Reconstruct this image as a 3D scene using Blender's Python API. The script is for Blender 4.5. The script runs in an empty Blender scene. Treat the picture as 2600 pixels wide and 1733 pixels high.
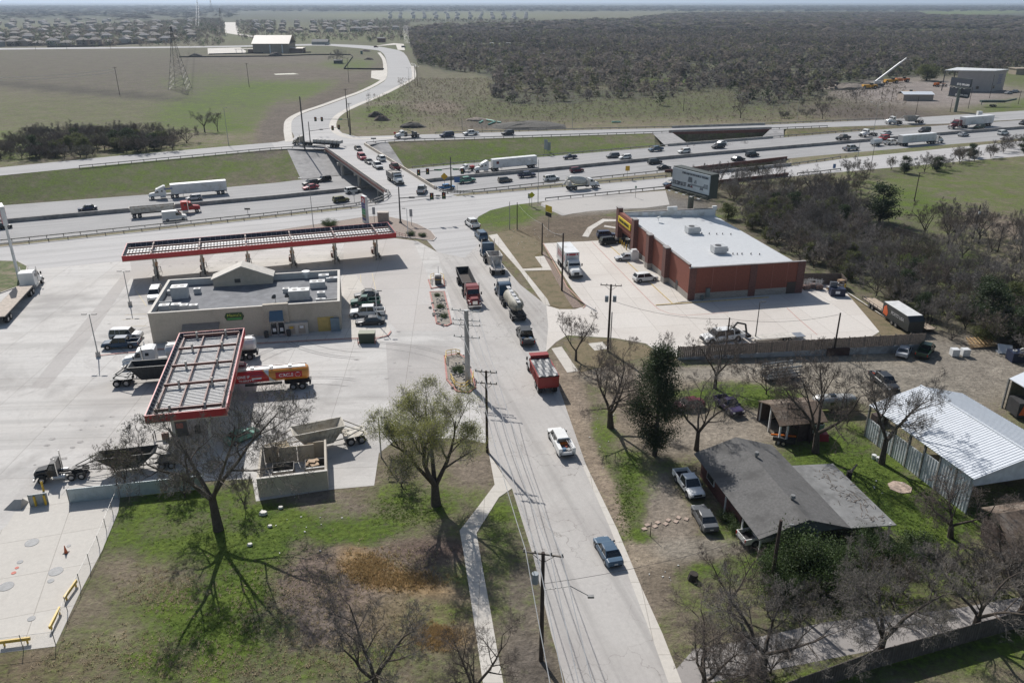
import bpy, math, random
import numpy as np
from math import radians as R, sin, cos, tan, atan2, pi
from mathutils import Vector, Matrix
SC=bpy.context.scene; COL=SC.collection
# ---- camera ----
CH=50.0; PITCH=R(23.04); FPX=2030.0
cd=bpy.data.cameras.new('camera'); cam=bpy.data.objects.new('camera',cd); COL.objects.link(cam)
cam.location=(0,0,CH); cam.rotation_euler=(pi/2-PITCH,0,0)
cd.sensor_width=36; cd.lens=36*FPX/2600; cd.clip_start=.5; cd.clip_end=90000
SC.camera=cam
# ---- sky, sun, exposure ----
SAZ=atan2(-.45,.90)   # sun azimuth from +Y, negative = left
SEL=R(42)
w=bpy.data.worlds.new('World'); SC.world=w; w.use_nodes=True
nt=w.node_tree; sky=nt.nodes.new('ShaderNodeTexSky'); sky.sky_type='NISHITA'; sky.sun_disc=False
sky.sun_elevation=SEL; sky.sun_rotation=SAZ; sky.air_density=1.2; sky.dust_density=1.5
nt.links.new(sky.outputs[0],nt.nodes['Background'].inputs[0]); nt.nodes['Background'].inputs[1].default_value=.072
sl=bpy.data.lights.new('sun','SUN'); sl.energy=4.3; sl.angle=R(.5); sl.color=(1,.965,.925)
so=bpy.data.objects.new('sun',sl); COL.objects.link(so)
sv=Vector((sin(SAZ)*cos(SEL),cos(SAZ)*cos(SEL),sin(SEL)))
so.rotation_euler=sv.to_track_quat('Z','Y').to_euler()
SC.view_settings.view_transform='Standard'; SC.view_settings.look='None'; SC.view_settings.gamma=1
SC.view_settings.exposure=.21
# ---- helpers ----
def G(x,y,z=0.0):
    dx=(x-1300)/FPX; dy=(866.5-y)/FPX
    d=Vector((dx,cos(PITCH)+dy*sin(PITCH),-sin(PITCH)+dy*cos(PITCH)))
    t=(z-CH)/d.z
    return Vector((d.x*t,d.y*t,z))
def Hh(x,yb,yt,z=0.0):   # height of something standing at ground pixel (x,yb) whose top shows at row yt
    Y=G(x,yb,z).y; dy=(866.5-yt)/FPX
    return CH+Y*(-sin(PITCH)+dy*cos(PITCH))/(cos(PITCH)+dy*sin(PITCH))-z
rnd=random.Random(7)
NODE={}
def mat(name,col=(.5,.5,.5),rough=.7,metal=0,var=.12,sc=1.5,coat=0,bump=0,spec=.5,stain=None,ssc=.15):
    if name in NODE: return NODE[name]
    m=bpy.data.materials.new(name); m.use_nodes=True; NODE[name]=m
    n=m.node_tree.nodes; l=m.node_tree.links; b=n['Principled BSDF']
    b.inputs['Roughness'].default_value=rough; b.inputs['Metallic'].default_value=metal
    b.inputs['Specular IOR Level'].default_value=spec
    if coat: b.inputs['Coat Weight'].default_value=coat; b.inputs['Coat Roughness'].default_value=.12
    tc=n.new('ShaderNodeTexCoord'); nz=n.new('ShaderNodeTexNoise'); nz.inputs['Scale'].default_value=sc
    nz.inputs['Detail'].default_value=5; l.new(tc.outputs['Object'],nz.inputs[0])
    mr=n.new('ShaderNodeMapRange'); mr.inputs[1].default_value=.3; mr.inputs[2].default_value=.7
    mr.inputs[3].default_value=1-var; mr.inputs[4].default_value=1+var; l.new(nz.outputs[0],mr.inputs[0])
    mx=n.new('ShaderNodeMix'); mx.data_type='RGBA'; mx.blend_type='MULTIPLY'; mx.inputs[0].default_value=1
    mx.inputs[6].default_value=(*col,1); l.new(mr.outputs[0],mx.inputs[7]); out=mx.outputs[2]
    if stain:
        n2=n.new('ShaderNodeTexNoise'); n2.inputs['Scale'].default_value=ssc; n2.inputs['Detail'].default_value=7; n2.inputs['Roughness'].default_value=.65
        l.new(tc.outputs['Object'],n2.inputs[0])
        r2=n.new('ShaderNodeMapRange'); r2.interpolation_type='SMOOTHSTEP'; r2.inputs[1].default_value=.46; r2.inputs[2].default_value=.66
        l.new(n2.outputs[0],r2.inputs[0])
        m2=n.new('ShaderNodeMix'); m2.data_type='RGBA'; l.new(r2.outputs[0],m2.inputs[0]); l.new(out,m2.inputs[6]); m2.inputs[7].default_value=(*stain,1); out=m2.outputs[2]
    l.new(out,b.inputs['Base Color'])
    if bump:
        bp=n.new('ShaderNodeBump'); bp.inputs['Strength'].default_value=bump; bp.inputs['Distance'].default_value=.1
        l.new(nz.outputs[0],bp.inputs['Height']); l.new(bp.outputs[0],b.inputs['Normal'])
    return m
class MB:
    def __init__(s): s.v=[]; s.f=[]; s.mi=[]; s.m=0
    def add(s,vs,fs):
        o=len(s.v); s.v+= [tuple(v) for v in vs]; s.f+=[tuple(i+o for i in f) for f in fs]; s.mi+=[s.m]*len(fs); return s
    def box(s,c,d,rz=0,tx=1,ty=1,ox=0):   # centre, full dims, top taper, top x offset
        vs=[]
        for k,(a,b) in enumerate([(1,1),(tx,ty)]):
            z=c[2]+(-d[2]/2 if k==0 else d[2]/2)
            for sx,sy in((-1,-1),(1,-1),(1,1),(-1,1)):
                x=sx*d[0]/2*a+(ox if k else 0); y=sy*d[1]/2*b
                vs.append((c[0]+x*cos(rz)-y*sin(rz),c[1]+x*sin(rz)+y*cos(rz),z))
        return s.add(vs,[(0,3,2,1),(4,5,6,7),(0,1,5,4),(1,2,6,5),(2,3,7,6),(3,0,4,7)])
    def b2(s,x0,x1,y0,y1,z0,z1,**k): return s.box(((x0+x1)/2,(y0+y1)/2,(z0+z1)/2),(x1-x0,y1-y0,z1-z0),**k)
    def cyl(s,p,q,r,r2=None,n=8,cap=True):
        p=Vector(p);q=Vector(q);r2=r if r2 is None else r2
        d=(q-p)
        if d.length<1e-6: return s
        d.normalize(); a=d.orthogonal().normalized(); b=d.cross(a)
        vs=[p+(a*cos(2*pi*i/n)+b*sin(2*pi*i/n))*r for i in range(n)]+[q+(a*cos(2*pi*i/n)+b*sin(2*pi*i/n))*r2 for i in range(n)]
        fs=[(i,(i+1)%n,n+(i+1)%n,n+i) for i in range(n)]
        if cap: fs+=[tuple(range(n-1,-1,-1)),tuple(range(n,2*n))]
        return s.add(vs,fs)
    def bar(s,p,q,w,h=None):
        return s.cyl(p,q,(w if h is None else (w+h)/2)*.6,n=4)
    def prism(s,pts,z0,z1):
        n=len(pts); a=sum(pts[i][0]*pts[(i+1)%n][1]-pts[(i+1)%n][0]*pts[i][1] for i in range(n))
        if a<0: pts=pts[::-1]
        vs=[(p[0],p[1],z0) for p in pts]+[(p[0],p[1],z1) for p in pts]
        return s.add(vs,[tuple(range(n-1,-1,-1)),tuple(range(n,2*n))]+[(i,(i+1)%n,n+(i+1)%n,n+i) for i in range(n)])
    def xprof(s,prof,y0,y1,ty=1):   # profile in xz extruded across y
        n=len(prof); zmx=max(p[1] for p in prof); zmn=min(p[1] for p in prof)
        def k(z): return 1+(ty-1)*((z-zmn)/(zmx-zmn+1e-9))
        m=(y0+y1)/2;h=(y1-y0)/2
        vs=[(x,m-h*k(z),z) for x,z in prof]+[(x,m+h*k(z),z) for x,z in prof]
        return s.add(vs,[tuple(range(n)),tuple(range(2*n-1,n-1,-1))]+[(i,n+i,n+(i+1)%n,(i+1)%n) for i in range(n)])
    def loft(s,rings,cap=True,closed=True):
        n=len(rings[0]); o=len(s.v)
        vs=[p for r in rings for p in r]; fs=[]
        for k in range(len(rings)-1):
            for i in range(n if closed else n-1):
                j=(i+1)%n; fs.append((k*n+i,k*n+j,(k+1)*n+j,(k+1)*n+i))
        if cap: fs+=[tuple(range(n-1,-1,-1)),tuple(range((len(rings)-1)*n,len(rings)*n))]
        return s.add(vs,fs)
    def mesh(s,name,mats,smooth=False):
        me=bpy.data.meshes.new(name); me.from_pydata(s.v,[],s.f)
        for m in (mats if isinstance(mats,(list,tuple)) else [mats]): me.materials.append(m)
        if any(s.mi): me.polygons.foreach_set('material_index',s.mi)
        if smooth: me.polygons.foreach_set('use_smooth',[True]*len(s.f))
        me.update(); return me
def obj(name,me,parent=None):
    o=bpy.data.objects.new(name,me); COL.objects.link(o)
    if parent: o.parent=parent
    return o
def part(parent,name,mb,mats,smooth=False): return obj(name,mb.mesh(name,mats,smooth),parent)
def tag(o,label=None,cat=None,group=None,kind=None):
    for k,v in(('label',label),('category',cat),('group',group),('kind',kind)):
        if v: o[k]=v
    return o
def thing(name,label,cat,loc=(0,0,0),rz=0,group=None):
    o=obj(name,None); o.location=loc; o.rotation_euler=(0,0,rz); return tag(o,label,cat,group)
def kids(o): return [c for c in KID.get(o.name,[])]
def copy_tree(o,parent=None):
    c=o.copy(); COL.objects.link(c)
    if parent: c.parent=parent
    for ch in list(o.children): copy_tree(ch,c)
    return c
def struct(name,me): return tag(obj(name,me),kind='structure')
def sheet(pts,name,m,z=.02,z0=0.0):
    P=[G(x,y,z0) for x,y in pts]; mb=MB(); n=len(P)
    a=sum(P[i].x*P[(i+1)%n].y-P[(i+1)%n].x*P[i].y for i in range(n))
    if a<0: P=P[::-1]
    from mathutils.geometry import tessellate_polygon
    tr=tessellate_polygon([[Vector((p.x,p.y,0)) for p in P]])
    fs=[]
    for t in tr:
        a,b,c=[P[i] for i in t]
        fs.append(t if (b-a).cross(c-a).z>0 else t[::-1])
    mb.add([(p.x,p.y,z0+z) for p in P],fs)
    return struct(name,mb.mesh(name,m))
def sm(pts,k=5):  # catmull smooth of open polyline
    out=[]
    for i in range(len(pts)-1):
        p0=pts[max(i-1,0)];p1=pts[i];p2=pts[i+1];p3=pts[min(i+2,len(pts)-1)]
        for j in range(k):
            t=j/k
            out.append(tuple(.5*((2*b)+(-a+c)*t+(2*a-5*b+4*c-d)*t*t+(-a+3*b-3*c+d)*t**3) for a,b,c,d in zip(p0,p1,p2,p3)))
    out.append(tuple(pts[-1])); return out
_tc={}
def text_mb(s,size,thick=.02,bold=False):
    cu=bpy.data.curves.new('t','FONT'); cu.body=s; cu.size=size; cu.align_x='CENTER'; cu.align_y='CENTER'; cu.extrude=thick; cu.resolution_u=3
    if bold: cu.offset=size*.025
    o=bpy.data.objects.new('t',cu); COL.objects.link(o); bpy.context.view_layer.update()
    me=bpy.data.meshes.new_from_object(o); bpy.data.objects.remove(o)
    mb=MB(); mb.add([tuple(v.co) for v in me.vertices],[tuple(p.vertices) for p in me.polygons]); return mb
def place_mb(mb,M):
    mb.v=[tuple(M@Vector(v)) for v in mb.v]; return mb
def textpart(parent,s,size,m,origin,xdir,up,maxw=None,name='lettering',bold=False,sx=1):
    mb=text_mb(s,size,.02,bold); X=Vector(xdir).normalized(); U=Vector(up).normalized(); N=X.cross(U)
    xs=[v[0] for v in mb.v]; wd=max(xs)-min(xs) if xs else 1; k=(maxw/wd if maxw else 1)*sx
    M=Matrix(((X.x*k,U.x,N.x,origin[0]),(X.y*k,U.y,N.y,origin[1]),(X.z*k,U.z,N.z,origin[2]),(0,0,0,1)))
    place_mb(mb,M); return part(parent,name,mb,m)
def inpoly(x,y,P):
    c=False; j=len(P)-1
    for i in range(len(P)):
        if (P[i][1]>y)!=(P[j][1]>y) and x<(P[j][0]-P[i][0])*(y-P[i][1])/(P[j][1]-P[i][1])+P[i][0]: c=not c
        j=i
    return c
W1=[(1035,84),(1045,120),(1062,165),(1130,180),(1215,188),(1255,205),(1245,250),(1330,272),(1430,262),(1560,254),(1700,250),(1740,232),(1860,232),(1880,268),(1960,272),(2060,250),(2150,212),(2260,200),(2420,192),(2600,175),(2900,150),(2900,44),(2600,48),(2350,42),(2330,34),(1900,30),(1700,40),(1600,52),(1440,58),(1330,62),(1200,66),(1100,70)]
CLR=[(1245,116,185,6),(1690,207,80,7),(1560,118,70,5),(1130,98,60,6),(2450,80,260,4),(1800,168,60,5),(1900,160,70,5),(2050,148,80,5),(2200,135,80,5),(2350,121,80,4),(2500,108,80,4),(1620,150,50,5),(1350,225,40,5),(1500,225,50,4),(2250,165,60,4),(1250,165,40,4),(1200,150,60,4),(1480,180,90,4),(2050,185,160,4),(1400,95,120,3)]
# ================= terrain =================
def PL(pts):
    xs=[p[0] for p in pts]; ys=[p[1] for p in pts]
    def f(x):
        if x<xs[0]: return ys[0]+(x-xs[0])*(ys[1]-ys[0])/(xs[1]-xs[0])
        if x>xs[-1]: return ys[-1]+(x-xs[-1])*(ys[-1]-ys[-2])/(xs[-1]-xs[-2])
        return float(np.interp(x,xs,ys))
    return f
NE=PL([(0,425.5),(297,396),(690,362),(915,347),(1150,339),(1400,332),(1706,325),(1942,317),(2243,304),(2600,281)])
FI=PL([(0,446),(202,426),(700,379),(830,373),(928,366),(1000,359),(1150,354.6),(1703,337),(1955,329),(2100,323),(2404,314),(2600,303)])
HF=PL([(0,522),(375,494),(700,464),(765,456),(870,445),(1045,428),(1150,418),(1362,399),(1696,371),(1960,351),(2219,330),(2404,318),(2600,304.5)])
MD=PL([(0,567),(700,504),(950,478),(1175,452),(1367,436),(1750,398),(2100,368),(2378,343.5),(2600,326.5)])
HN=PL([(0,617),(700,545),(905,522),(1190,490),(1380,469.5),(1696,437),(1996,403),(2100,393),(2600,351)])
NF=PL([(0,626),(700,551),(920,526),(1104,503),(1214,493),(1430,474),(1688,451),(1802,441),(2006,421),(2134,403),(2600,357)])
hz=PL([(-900,-6),(1000,-6),(1400,-4),(1700,-2),(2100,-1.2),(2404,-.3),(2600,-.15),(2601,-.15)])
def hwy(x,t,dz=0):  # t 0 far edge .. 1 near edge in pixels
    z=hz(x); return G(x,HF(x)+(HN(x)-HF(x))*t,z)+Vector((0,0,dz))
DRY=(.19,.16,.115)
# (cx,cy,rx,ry,angle deg, colour or None, colour weight, greenness delta)
PATCH=[
# far left field
(300,190,420,75,4,(.115,.10,.082),1,-.12),(250,290,420,45,0,(.125,.118,.075),.8,.08),(200,230,400,8,5,(.06,.055,.045),.8,-.2),(660,240,210,26,-6,None,0,.75),(560,210,150,22,0,None,0,.4),(480,300,90,30,0,None,0,.55),(620,300,90,25,-15,None,0,.5),
(850,240,170,22,-28,(.12,.10,.08),1,-.6),(700,320,70,40,-60,(.13,.11,.09),1,-.6),(760,190,150,18,0,(.13,.11,.09),.9,-.3),(880,160,60,14,0,None,0,.6),(720,150,220,12,0,(.14,.12,.1),.8,-.3),
(40,380,90,26,-4,None,0,.6),(0,340,60,14,0,None,0,.4),(620,330,70,12,0,None,0,.4),
(300,115,330,9,0,(.14,.12,.09),.7,0),
# left far slope and verge
(330,440,430,52,-6,None,0,.62),(640,400,80,14,-5,(.14,.12,.1),.8,-.45),(100,425,160,14,-8,(.13,.11,.09),.8,-.3),(730,430,30,40,0,None,0,.2),
# right far slope
(1300,385,340,32,-4,None,0,.72),(1480,365,200,8,-3,(.15,.13,.1),.7,-.4),(1960,345,220,10,-5,(.16,.13,.07),.6,.05),
# NE field
(1080,230,120,60,0,(.145,.125,.095),.9,0),(960,230,60,60,30,None,0,.45),(960,300,90,25,0,(.15,.13,.09),.5,.3),(1200,290,300,26,0,(.13,.11,.082),.8,.05),(1500,270,400,30,0,(.11,.10,.07),.9,.15),(1900,260,350,34,0,(.11,.098,.072),.9,.08),
(1110,272,60,14,0,(.19,.155,.12),.9,-.5),(960,262,70,6,0,(.22,.19,.15),.8,-.5),(1250,318,90,7,0,(.1,.09,.08),.9,-.7),(1230,122,200,8,0,None,0,.6),(1700,205,80,9,0,None,0,.75),(1100,40,300,8,0,(.16,.15,.11),.8,.2),(820,95,250,10,0,(.15,.14,.09),.6,.2),(1140,90,100,12,8,(.13,.13,.08),.6,.35),(1650,40,400,12,0,(.16,.14,.11),.8,.1),(2450,32,250,8,-3,(.15,.15,.09),.8,.5),
(2350,235,230,34,2,(.24,.21,.19),1,-.9),(2560,265,100,16,-4,None,0,.8),(2230,290,200,20,4,(.12,.1,.085),1,-.3),(2560,200,80,30,0,None,0,.4),
(1700,330,0.1,1,0,None,0,0),
# store front verge
(1290,545,110,30,-6,None,0,.85),(1400,590,90,24,0,(.15,.115,.07),.8,-.2),(1330,640,70,40,35,(.16,.13,.07),1,-.2),(1420,750,70,40,45,(.16,.13,.075),1,-.2),
(1480,575,130,34,-4,(.15,.12,.09),1,-.6),(1560,545,60,16,0,None,0,.4),(1720,545,150,16,0,None,0,.6),(1480,520,110,20,0,(.26,.24,.21),1,-.9),(1650,515,150,22,4,(.18,.17,.155),1,-.9),
# right green meadow
(2430,470,260,90,8,None,0,.46),(2350,520,120,40,0,None,0,.3),(2500,440,120,20,5,(.17,.15,.11),.7,-.1),(2420,500,80,16,10,(.19,.155,.13),.8,-.3),(2520,560,120,26,14,(.15,.12,.095),.9,-.5),(2250,430,80,20,0,(.13,.11,.09),.8,-.2),(2150,600,350,110,18,(.115,.1,.08),.9,.05),(2400,720,260,110,20,(.105,.095,.07),.9,.1),(2340,650,120,20,5,None,0,.5),
# yard
(2250,960,330,62,6,(.25,.225,.185),1,-1),(2480,920,200,60,10,(.23,.205,.17),1,-1),(2250,905,90,10,0,(.36,.30,.22),1,-.9),(2110,975,140,22,16,(.31,.275,.22),1,-.9),(1850,945,260,20,-2,(.29,.26,.215),1,-1),(1600,960,140,20,4,(.28,.24,.19),1,-1),
(1890,925,180,9,-3,None,0,.8),(1860,1000,140,34,0,None,0,.75),(1990,1010,60,40,0,None,0,.4),(1830,1100,190,46,-6,(.27,.235,.19),1,-.9),(1630,1050,90,70,20,(.22,.18,.14),1,-.4),(1530,1080,34,60,-12,None,0,.4),
(1455,1000,26,90,-22,(.27,.22,.17),1,-.9),(1520,1200,22,200,-24,(.3,.24,.18),1,-.9),
(1590,1240,75,150,-25,None,0,.5),(1640,1200,50,80,-20,None,0,.3),(1690,1290,40,110,-22,(.26,.225,.185),1,-.7),(1700,1330,60,50,0,(.27,.23,.185),1,-.8),(1640,1370,80,22,0,None,0,.7),(1570,1110,90,50,0,(.24,.2,.15),.8,-.2),
(1760,1395,180,26,-4,(.32,.285,.235),1,-1),(1600,1430,80,50,0,(.29,.24,.18),1,-1),(1640,1500,70,60,0,(.24,.2,.155),1,-.7),(1760,1490,140,60,0,(.17,.14,.105),.8,.1),(1800,1450,60,20,0,None,0,.4),
(1860,1350,50,50,0,None,0,.5),(2150,1180,190,90,20,None,0,.8),(2300,1290,200,80,15,None,0,.95),(2150,1450,350,70,5,(.11,.095,.07),.8,.3),(2000,1430,150,60,0,None,0,.3),(2300,1210,60,20,0,(.22,.18,.14),.8,-.5),(2330,1000,80,20,0,None,0,-.2),(2180,1010,70,20,0,None,0,.3),
(2300,1690,400,40,-8,(.16,.14,.09),.6,.45),(1950,1580,200,30,0,(.13,.11,.085),.8,.1),(2450,1640,300,20,-12,(.1,.09,.06),1,.1),
# south left grass
(560,1330,330,90,0,None,0,.72),(700,1280,120,30,-5,(.19,.155,.125),.9,-.25),(430,1340,90,26,0,(.18,.15,.11),.8,-.35),(380,1480,130,60,10,(.2,.165,.12),.9,-.2),(560,1560,190,90,10,None,0,.7),(330,1640,260,60,-8,(.23,.195,.135),.9,.1),(600,1650,330,70,-5,None,0,.22),(700,1560,110,60,0,None,0,.15),(650,1430,110,90,0,None,0,.5),
(830,1500,150,110,20,(.2,.155,.125),1,-.65),(760,1600,160,70,0,(.19,.155,.13),1,-.55),(920,1350,110,40,0,None,0,.6),(1000,1430,130,40,0,(.19,.15,.12),1,-.6),(1100,1395,110,26,0,(.15,.11,.09),1,-.8),(820,1280,120,40,20,(.2,.165,.135),.8,-.45),
(930,1440,70,36,35,(.30,.205,.11),1,-.9),(1010,1470,130,28,14,(.31,.21,.11),1,-.9),(1140,1620,70,30,-10,(.25,.18,.10),.8,-.5),(1060,1560,130,50,0,(.2,.16,.1),.9,-.1),(900,1690,180,50,0,(.18,.15,.11),.9,.1),(560,1700,250,60,0,None,0,.25),
(1290,1330,60,110,15,None,0,.45),(1330,1520,50,140,10,(.17,.145,.115),.9,-.1),(1200,1190,50,50,0,(.2,.165,.13),.9,-.2),(1080,1270,110,40,0,None,0,.5),(1340,1690,70,70,10,(.14,.12,.1),1,-.4),(0,1700,250,50,-2,(.19,.15,.1),.9,-.2),
(690,1300,60,18,0,None,0,.3),(620,1350,60,20,-10,(.2,.17,.14),.9,-.5),
]
PATCH=[p for p in PATCH if p[2]>1]
def ground_attr(px,py):
    n=len(px); col=np.tile(np.array(DRY),(n,1)); g=np.full(n,.28)
    far=np.clip((330-py)/200,0,1); col=col*(1-far[:,None])+np.array((.115,.11,.072))*far[:,None]; g-=far*.02
    f2=np.clip((70-py)/25,0,1)[:,None]; col=col*(1-f2)+np.array((.075,.075,.065))*f2
    for cx,cy,rx,ry,a,c,wt,gd in PATCH:
        a=R(a); dx=px-cx; dy=py-cy
        u=(dx*cos(a)+dy*sin(a))/rx; v=(-dx*sin(a)+dy*cos(a))/ry
        k=np.clip(1.55-np.sqrt(u*u+v*v),0,1); k=k*k*(3-2*k)
        if c is not None: col=col*(1-(k*wt)[:,None])+np.array(c)*(k*wt)[:,None]
        g=g+k*gd
    g+=np.where((py>1230)&(px<1285),.17,0)+np.where((py>880)&(px>1480),.10,0)
    for i in np.nonzero((py>28)&(py<275)&(px>1000))[0]:
        if inpoly(px[i],py[i],W1) and not any(((px[i]-a)/c)**2+((py[i]-b)/d)**2<1.3 for a,b,c,d in CLR): col[i]=(.085,.08,.066); g[i]=.3
    return col,np.clip(g,-1,1.4)
def build_ground():
    V=[];F=[];PX=[];PY=[]
    xs=np.concatenate([np.arange(-1500,-200,60),np.arange(-200,2800,14),np.arange(2800,4300,60)])
    def strip(rows):   # rows: list over columns of lists of (px,py,vec)
        o=len(V); nc=len(rows); nr=len(rows[0])
        for r in rows:
            for (a,b,v) in r: V.append((v.x,v.y,v.z)); PX.append(a); PY.append(b)
        for i in range(nc-1):
            for j in range(nr-1):
                F.append((o+i*nr+j,o+i*nr+j+1,o+(i+1)*nr+j+1,o+(i+1)*nr+j))
    # north: rows dense towards the horizon
    R1=[]
    for x in xs:
        yN=FI(x); r=[]
        for t in np.linspace(0,1,52):
            y=6.5+(yN-6.5)*t**1.5
            r.append((x,y,G(x,y)))
        R1.append(r)
    strip(R1)
    R1=[]
    for x in xs:
        ya,yb=FI(x),HF(x); A=G(x,ya); B=G(x,yb,hz(x)); r=[]
        gap=min(max((x-1660)/45,0),1)*min(max((1995-x)/45,0),1)
        for t in (0,.06,.2,.4,.6,.8,.94,1):
            v=A.lerp(B,t)
            if gap>0 and 0<t<1: v.z=min(v.z,-7*gap)
            r.append((x,ya+(yb-ya)*t,v))
        R1.append(r)
    strip(R1)
    R1=[]
    for x in xs:
        ya,yb=HN(x),NF(x); A=G(x,ya,hz(x)); B=G(x,yb); r=[]
        gap=min(max((x-1690)/45,0),1)*min(max((2010-x)/45,0),1)
        for t in (0,.1,.3,.6,.9,1):
            v=A.lerp(B,t)
            if gap>0 and 0<t<1: v.z=min(v.z,-7*gap)
            r.append((x,ya+(yb-ya)*t,v))
        R1.append(r)
    strip(R1)
    R1=[]
    for x in xs:
        yS=NF(x); r=[]
        for t in np.linspace(0,1,125):
            y=yS+(2500-yS)*t
            r.append((x,y,G(x,y)))
        R1.append(r)
    strip(R1)
    me=bpy.data.meshes.new('ground'); me.from_pydata(V,[],F)
    col,g=ground_attr(np.array(PX,float),np.array(PY,float))
    at=me.attributes.new('dry','FLOAT_COLOR','POINT'); at.data.foreach_set('color',np.concatenate([col,np.ones((len(V),1))],1).ravel())
    a2=me.attributes.new('grn','FLOAT','POINT'); a2.data.foreach_set('value',g)
    me.materials.append(ground_mat()); me.update()
    return struct('ground',me)
def ground_mat():
    m=bpy.data.materials.new('grassland'); m.use_nodes=True; n=m.node_tree.nodes; l=m.node_tree.links; b=n['Principled BSDF']
    b.inputs['Roughness'].default_value=.95; b.inputs['Specular IOR Level'].default_value=.12
    tc=n.new('ShaderNodeTexCoord')
    def nz(s,d,r=.6):
        q=n.new('ShaderNodeTexNoise'); q.inputs['Scale'].default_value=s; q.inputs['Detail'].default_value=d; q.inputs['Roughness'].default_value=r; l.new(tc.outputs['Object'],q.inputs[0]); return q.outputs[0]
    def mth(op,a,bb,c=None):
        q=n.new('ShaderNodeMath'); q.operation=op
        for i,v in enumerate((a,bb,c)):
            if v is None: continue
            if isinstance(v,(int,float)): q.inputs[i].default_value=v
            else: l.new(v,q.inputs[i])
        return q.outputs[0]
    def mr(v,a,bb,c,d,sm=False):
        q=n.new('ShaderNodeMapRange'); l.new(v,q.inputs[0])
        if sm: q.interpolation_type='SMOOTHSTEP'
        for i,k in enumerate((a,bb,c,d)): q.inputs[i+1].default_value=k
        return q.outputs[0]
    def mix(f,a,bb,bt='MIX'):
        q=n.new('ShaderNodeMix'); q.data_type='RGBA'; q.blend_type=bt
        if isinstance(f,(int,float)): q.inputs[0].default_value=f
        else: l.new(f,q.inputs[0])
        for i,v in((6,a),(7,bb)):
            if isinstance(v,tuple): q.inputs[i].default_value=(*v,1)
            else: l.new(v,q.inputs[i])
        return q.outputs[2]
    A=n.new('ShaderNodeAttribute'); A.attribute_name='dry'; Bq=n.new('ShaderNodeAttribute'); Bq.attribute_name='grn'
    n0=nz(.035,5); n1=nz(.22,8,.7); n2=nz(1.7,6,.7); n3=nz(.09,4)
    gg=mth('ADD',mth('ADD',Bq.outputs['Fac'],mth('MULTIPLY',mth('SUBTRACT',n1,.5),2.8)),mth('MULTIPLY',mth('SUBTRACT',n2,.5),1.5))
    f=mr(gg,.15,1.15,0,1)
    dry=mix(1.0,A.outputs['Color'],mr(n2,.3,.7,.66,1.34),'MULTIPLY')
    n4=nz(.5,6,.75); dry=mix(1.0,dry,mr(n4,.35,.65,.75,1.2),'MULTIPLY')
    dry=mix(1.0,dry,mr(n3,.3,.7,.85,1.15),'MULTIPLY')
    grn=mix(mr(n1,.35,.65,0,1),(.055,.095,.018),(.115,.155,.03)); grn=mix(1.0,grn,mr(n2,.3,.7,.5,1.5),'MULTIPLY')
    out=mix(f,dry,grn); l.new(out,b.inputs['Base Color'])
    bp=n.new('ShaderNodeBump'); bp.inputs['Strength'].default_value=.9; bp.inputs['Distance'].default_value=.35; l.new(n2,bp.inputs['Height']); l.new(bp.outputs[0],b.inputs['Normal'])
    return m
build_ground()
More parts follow.
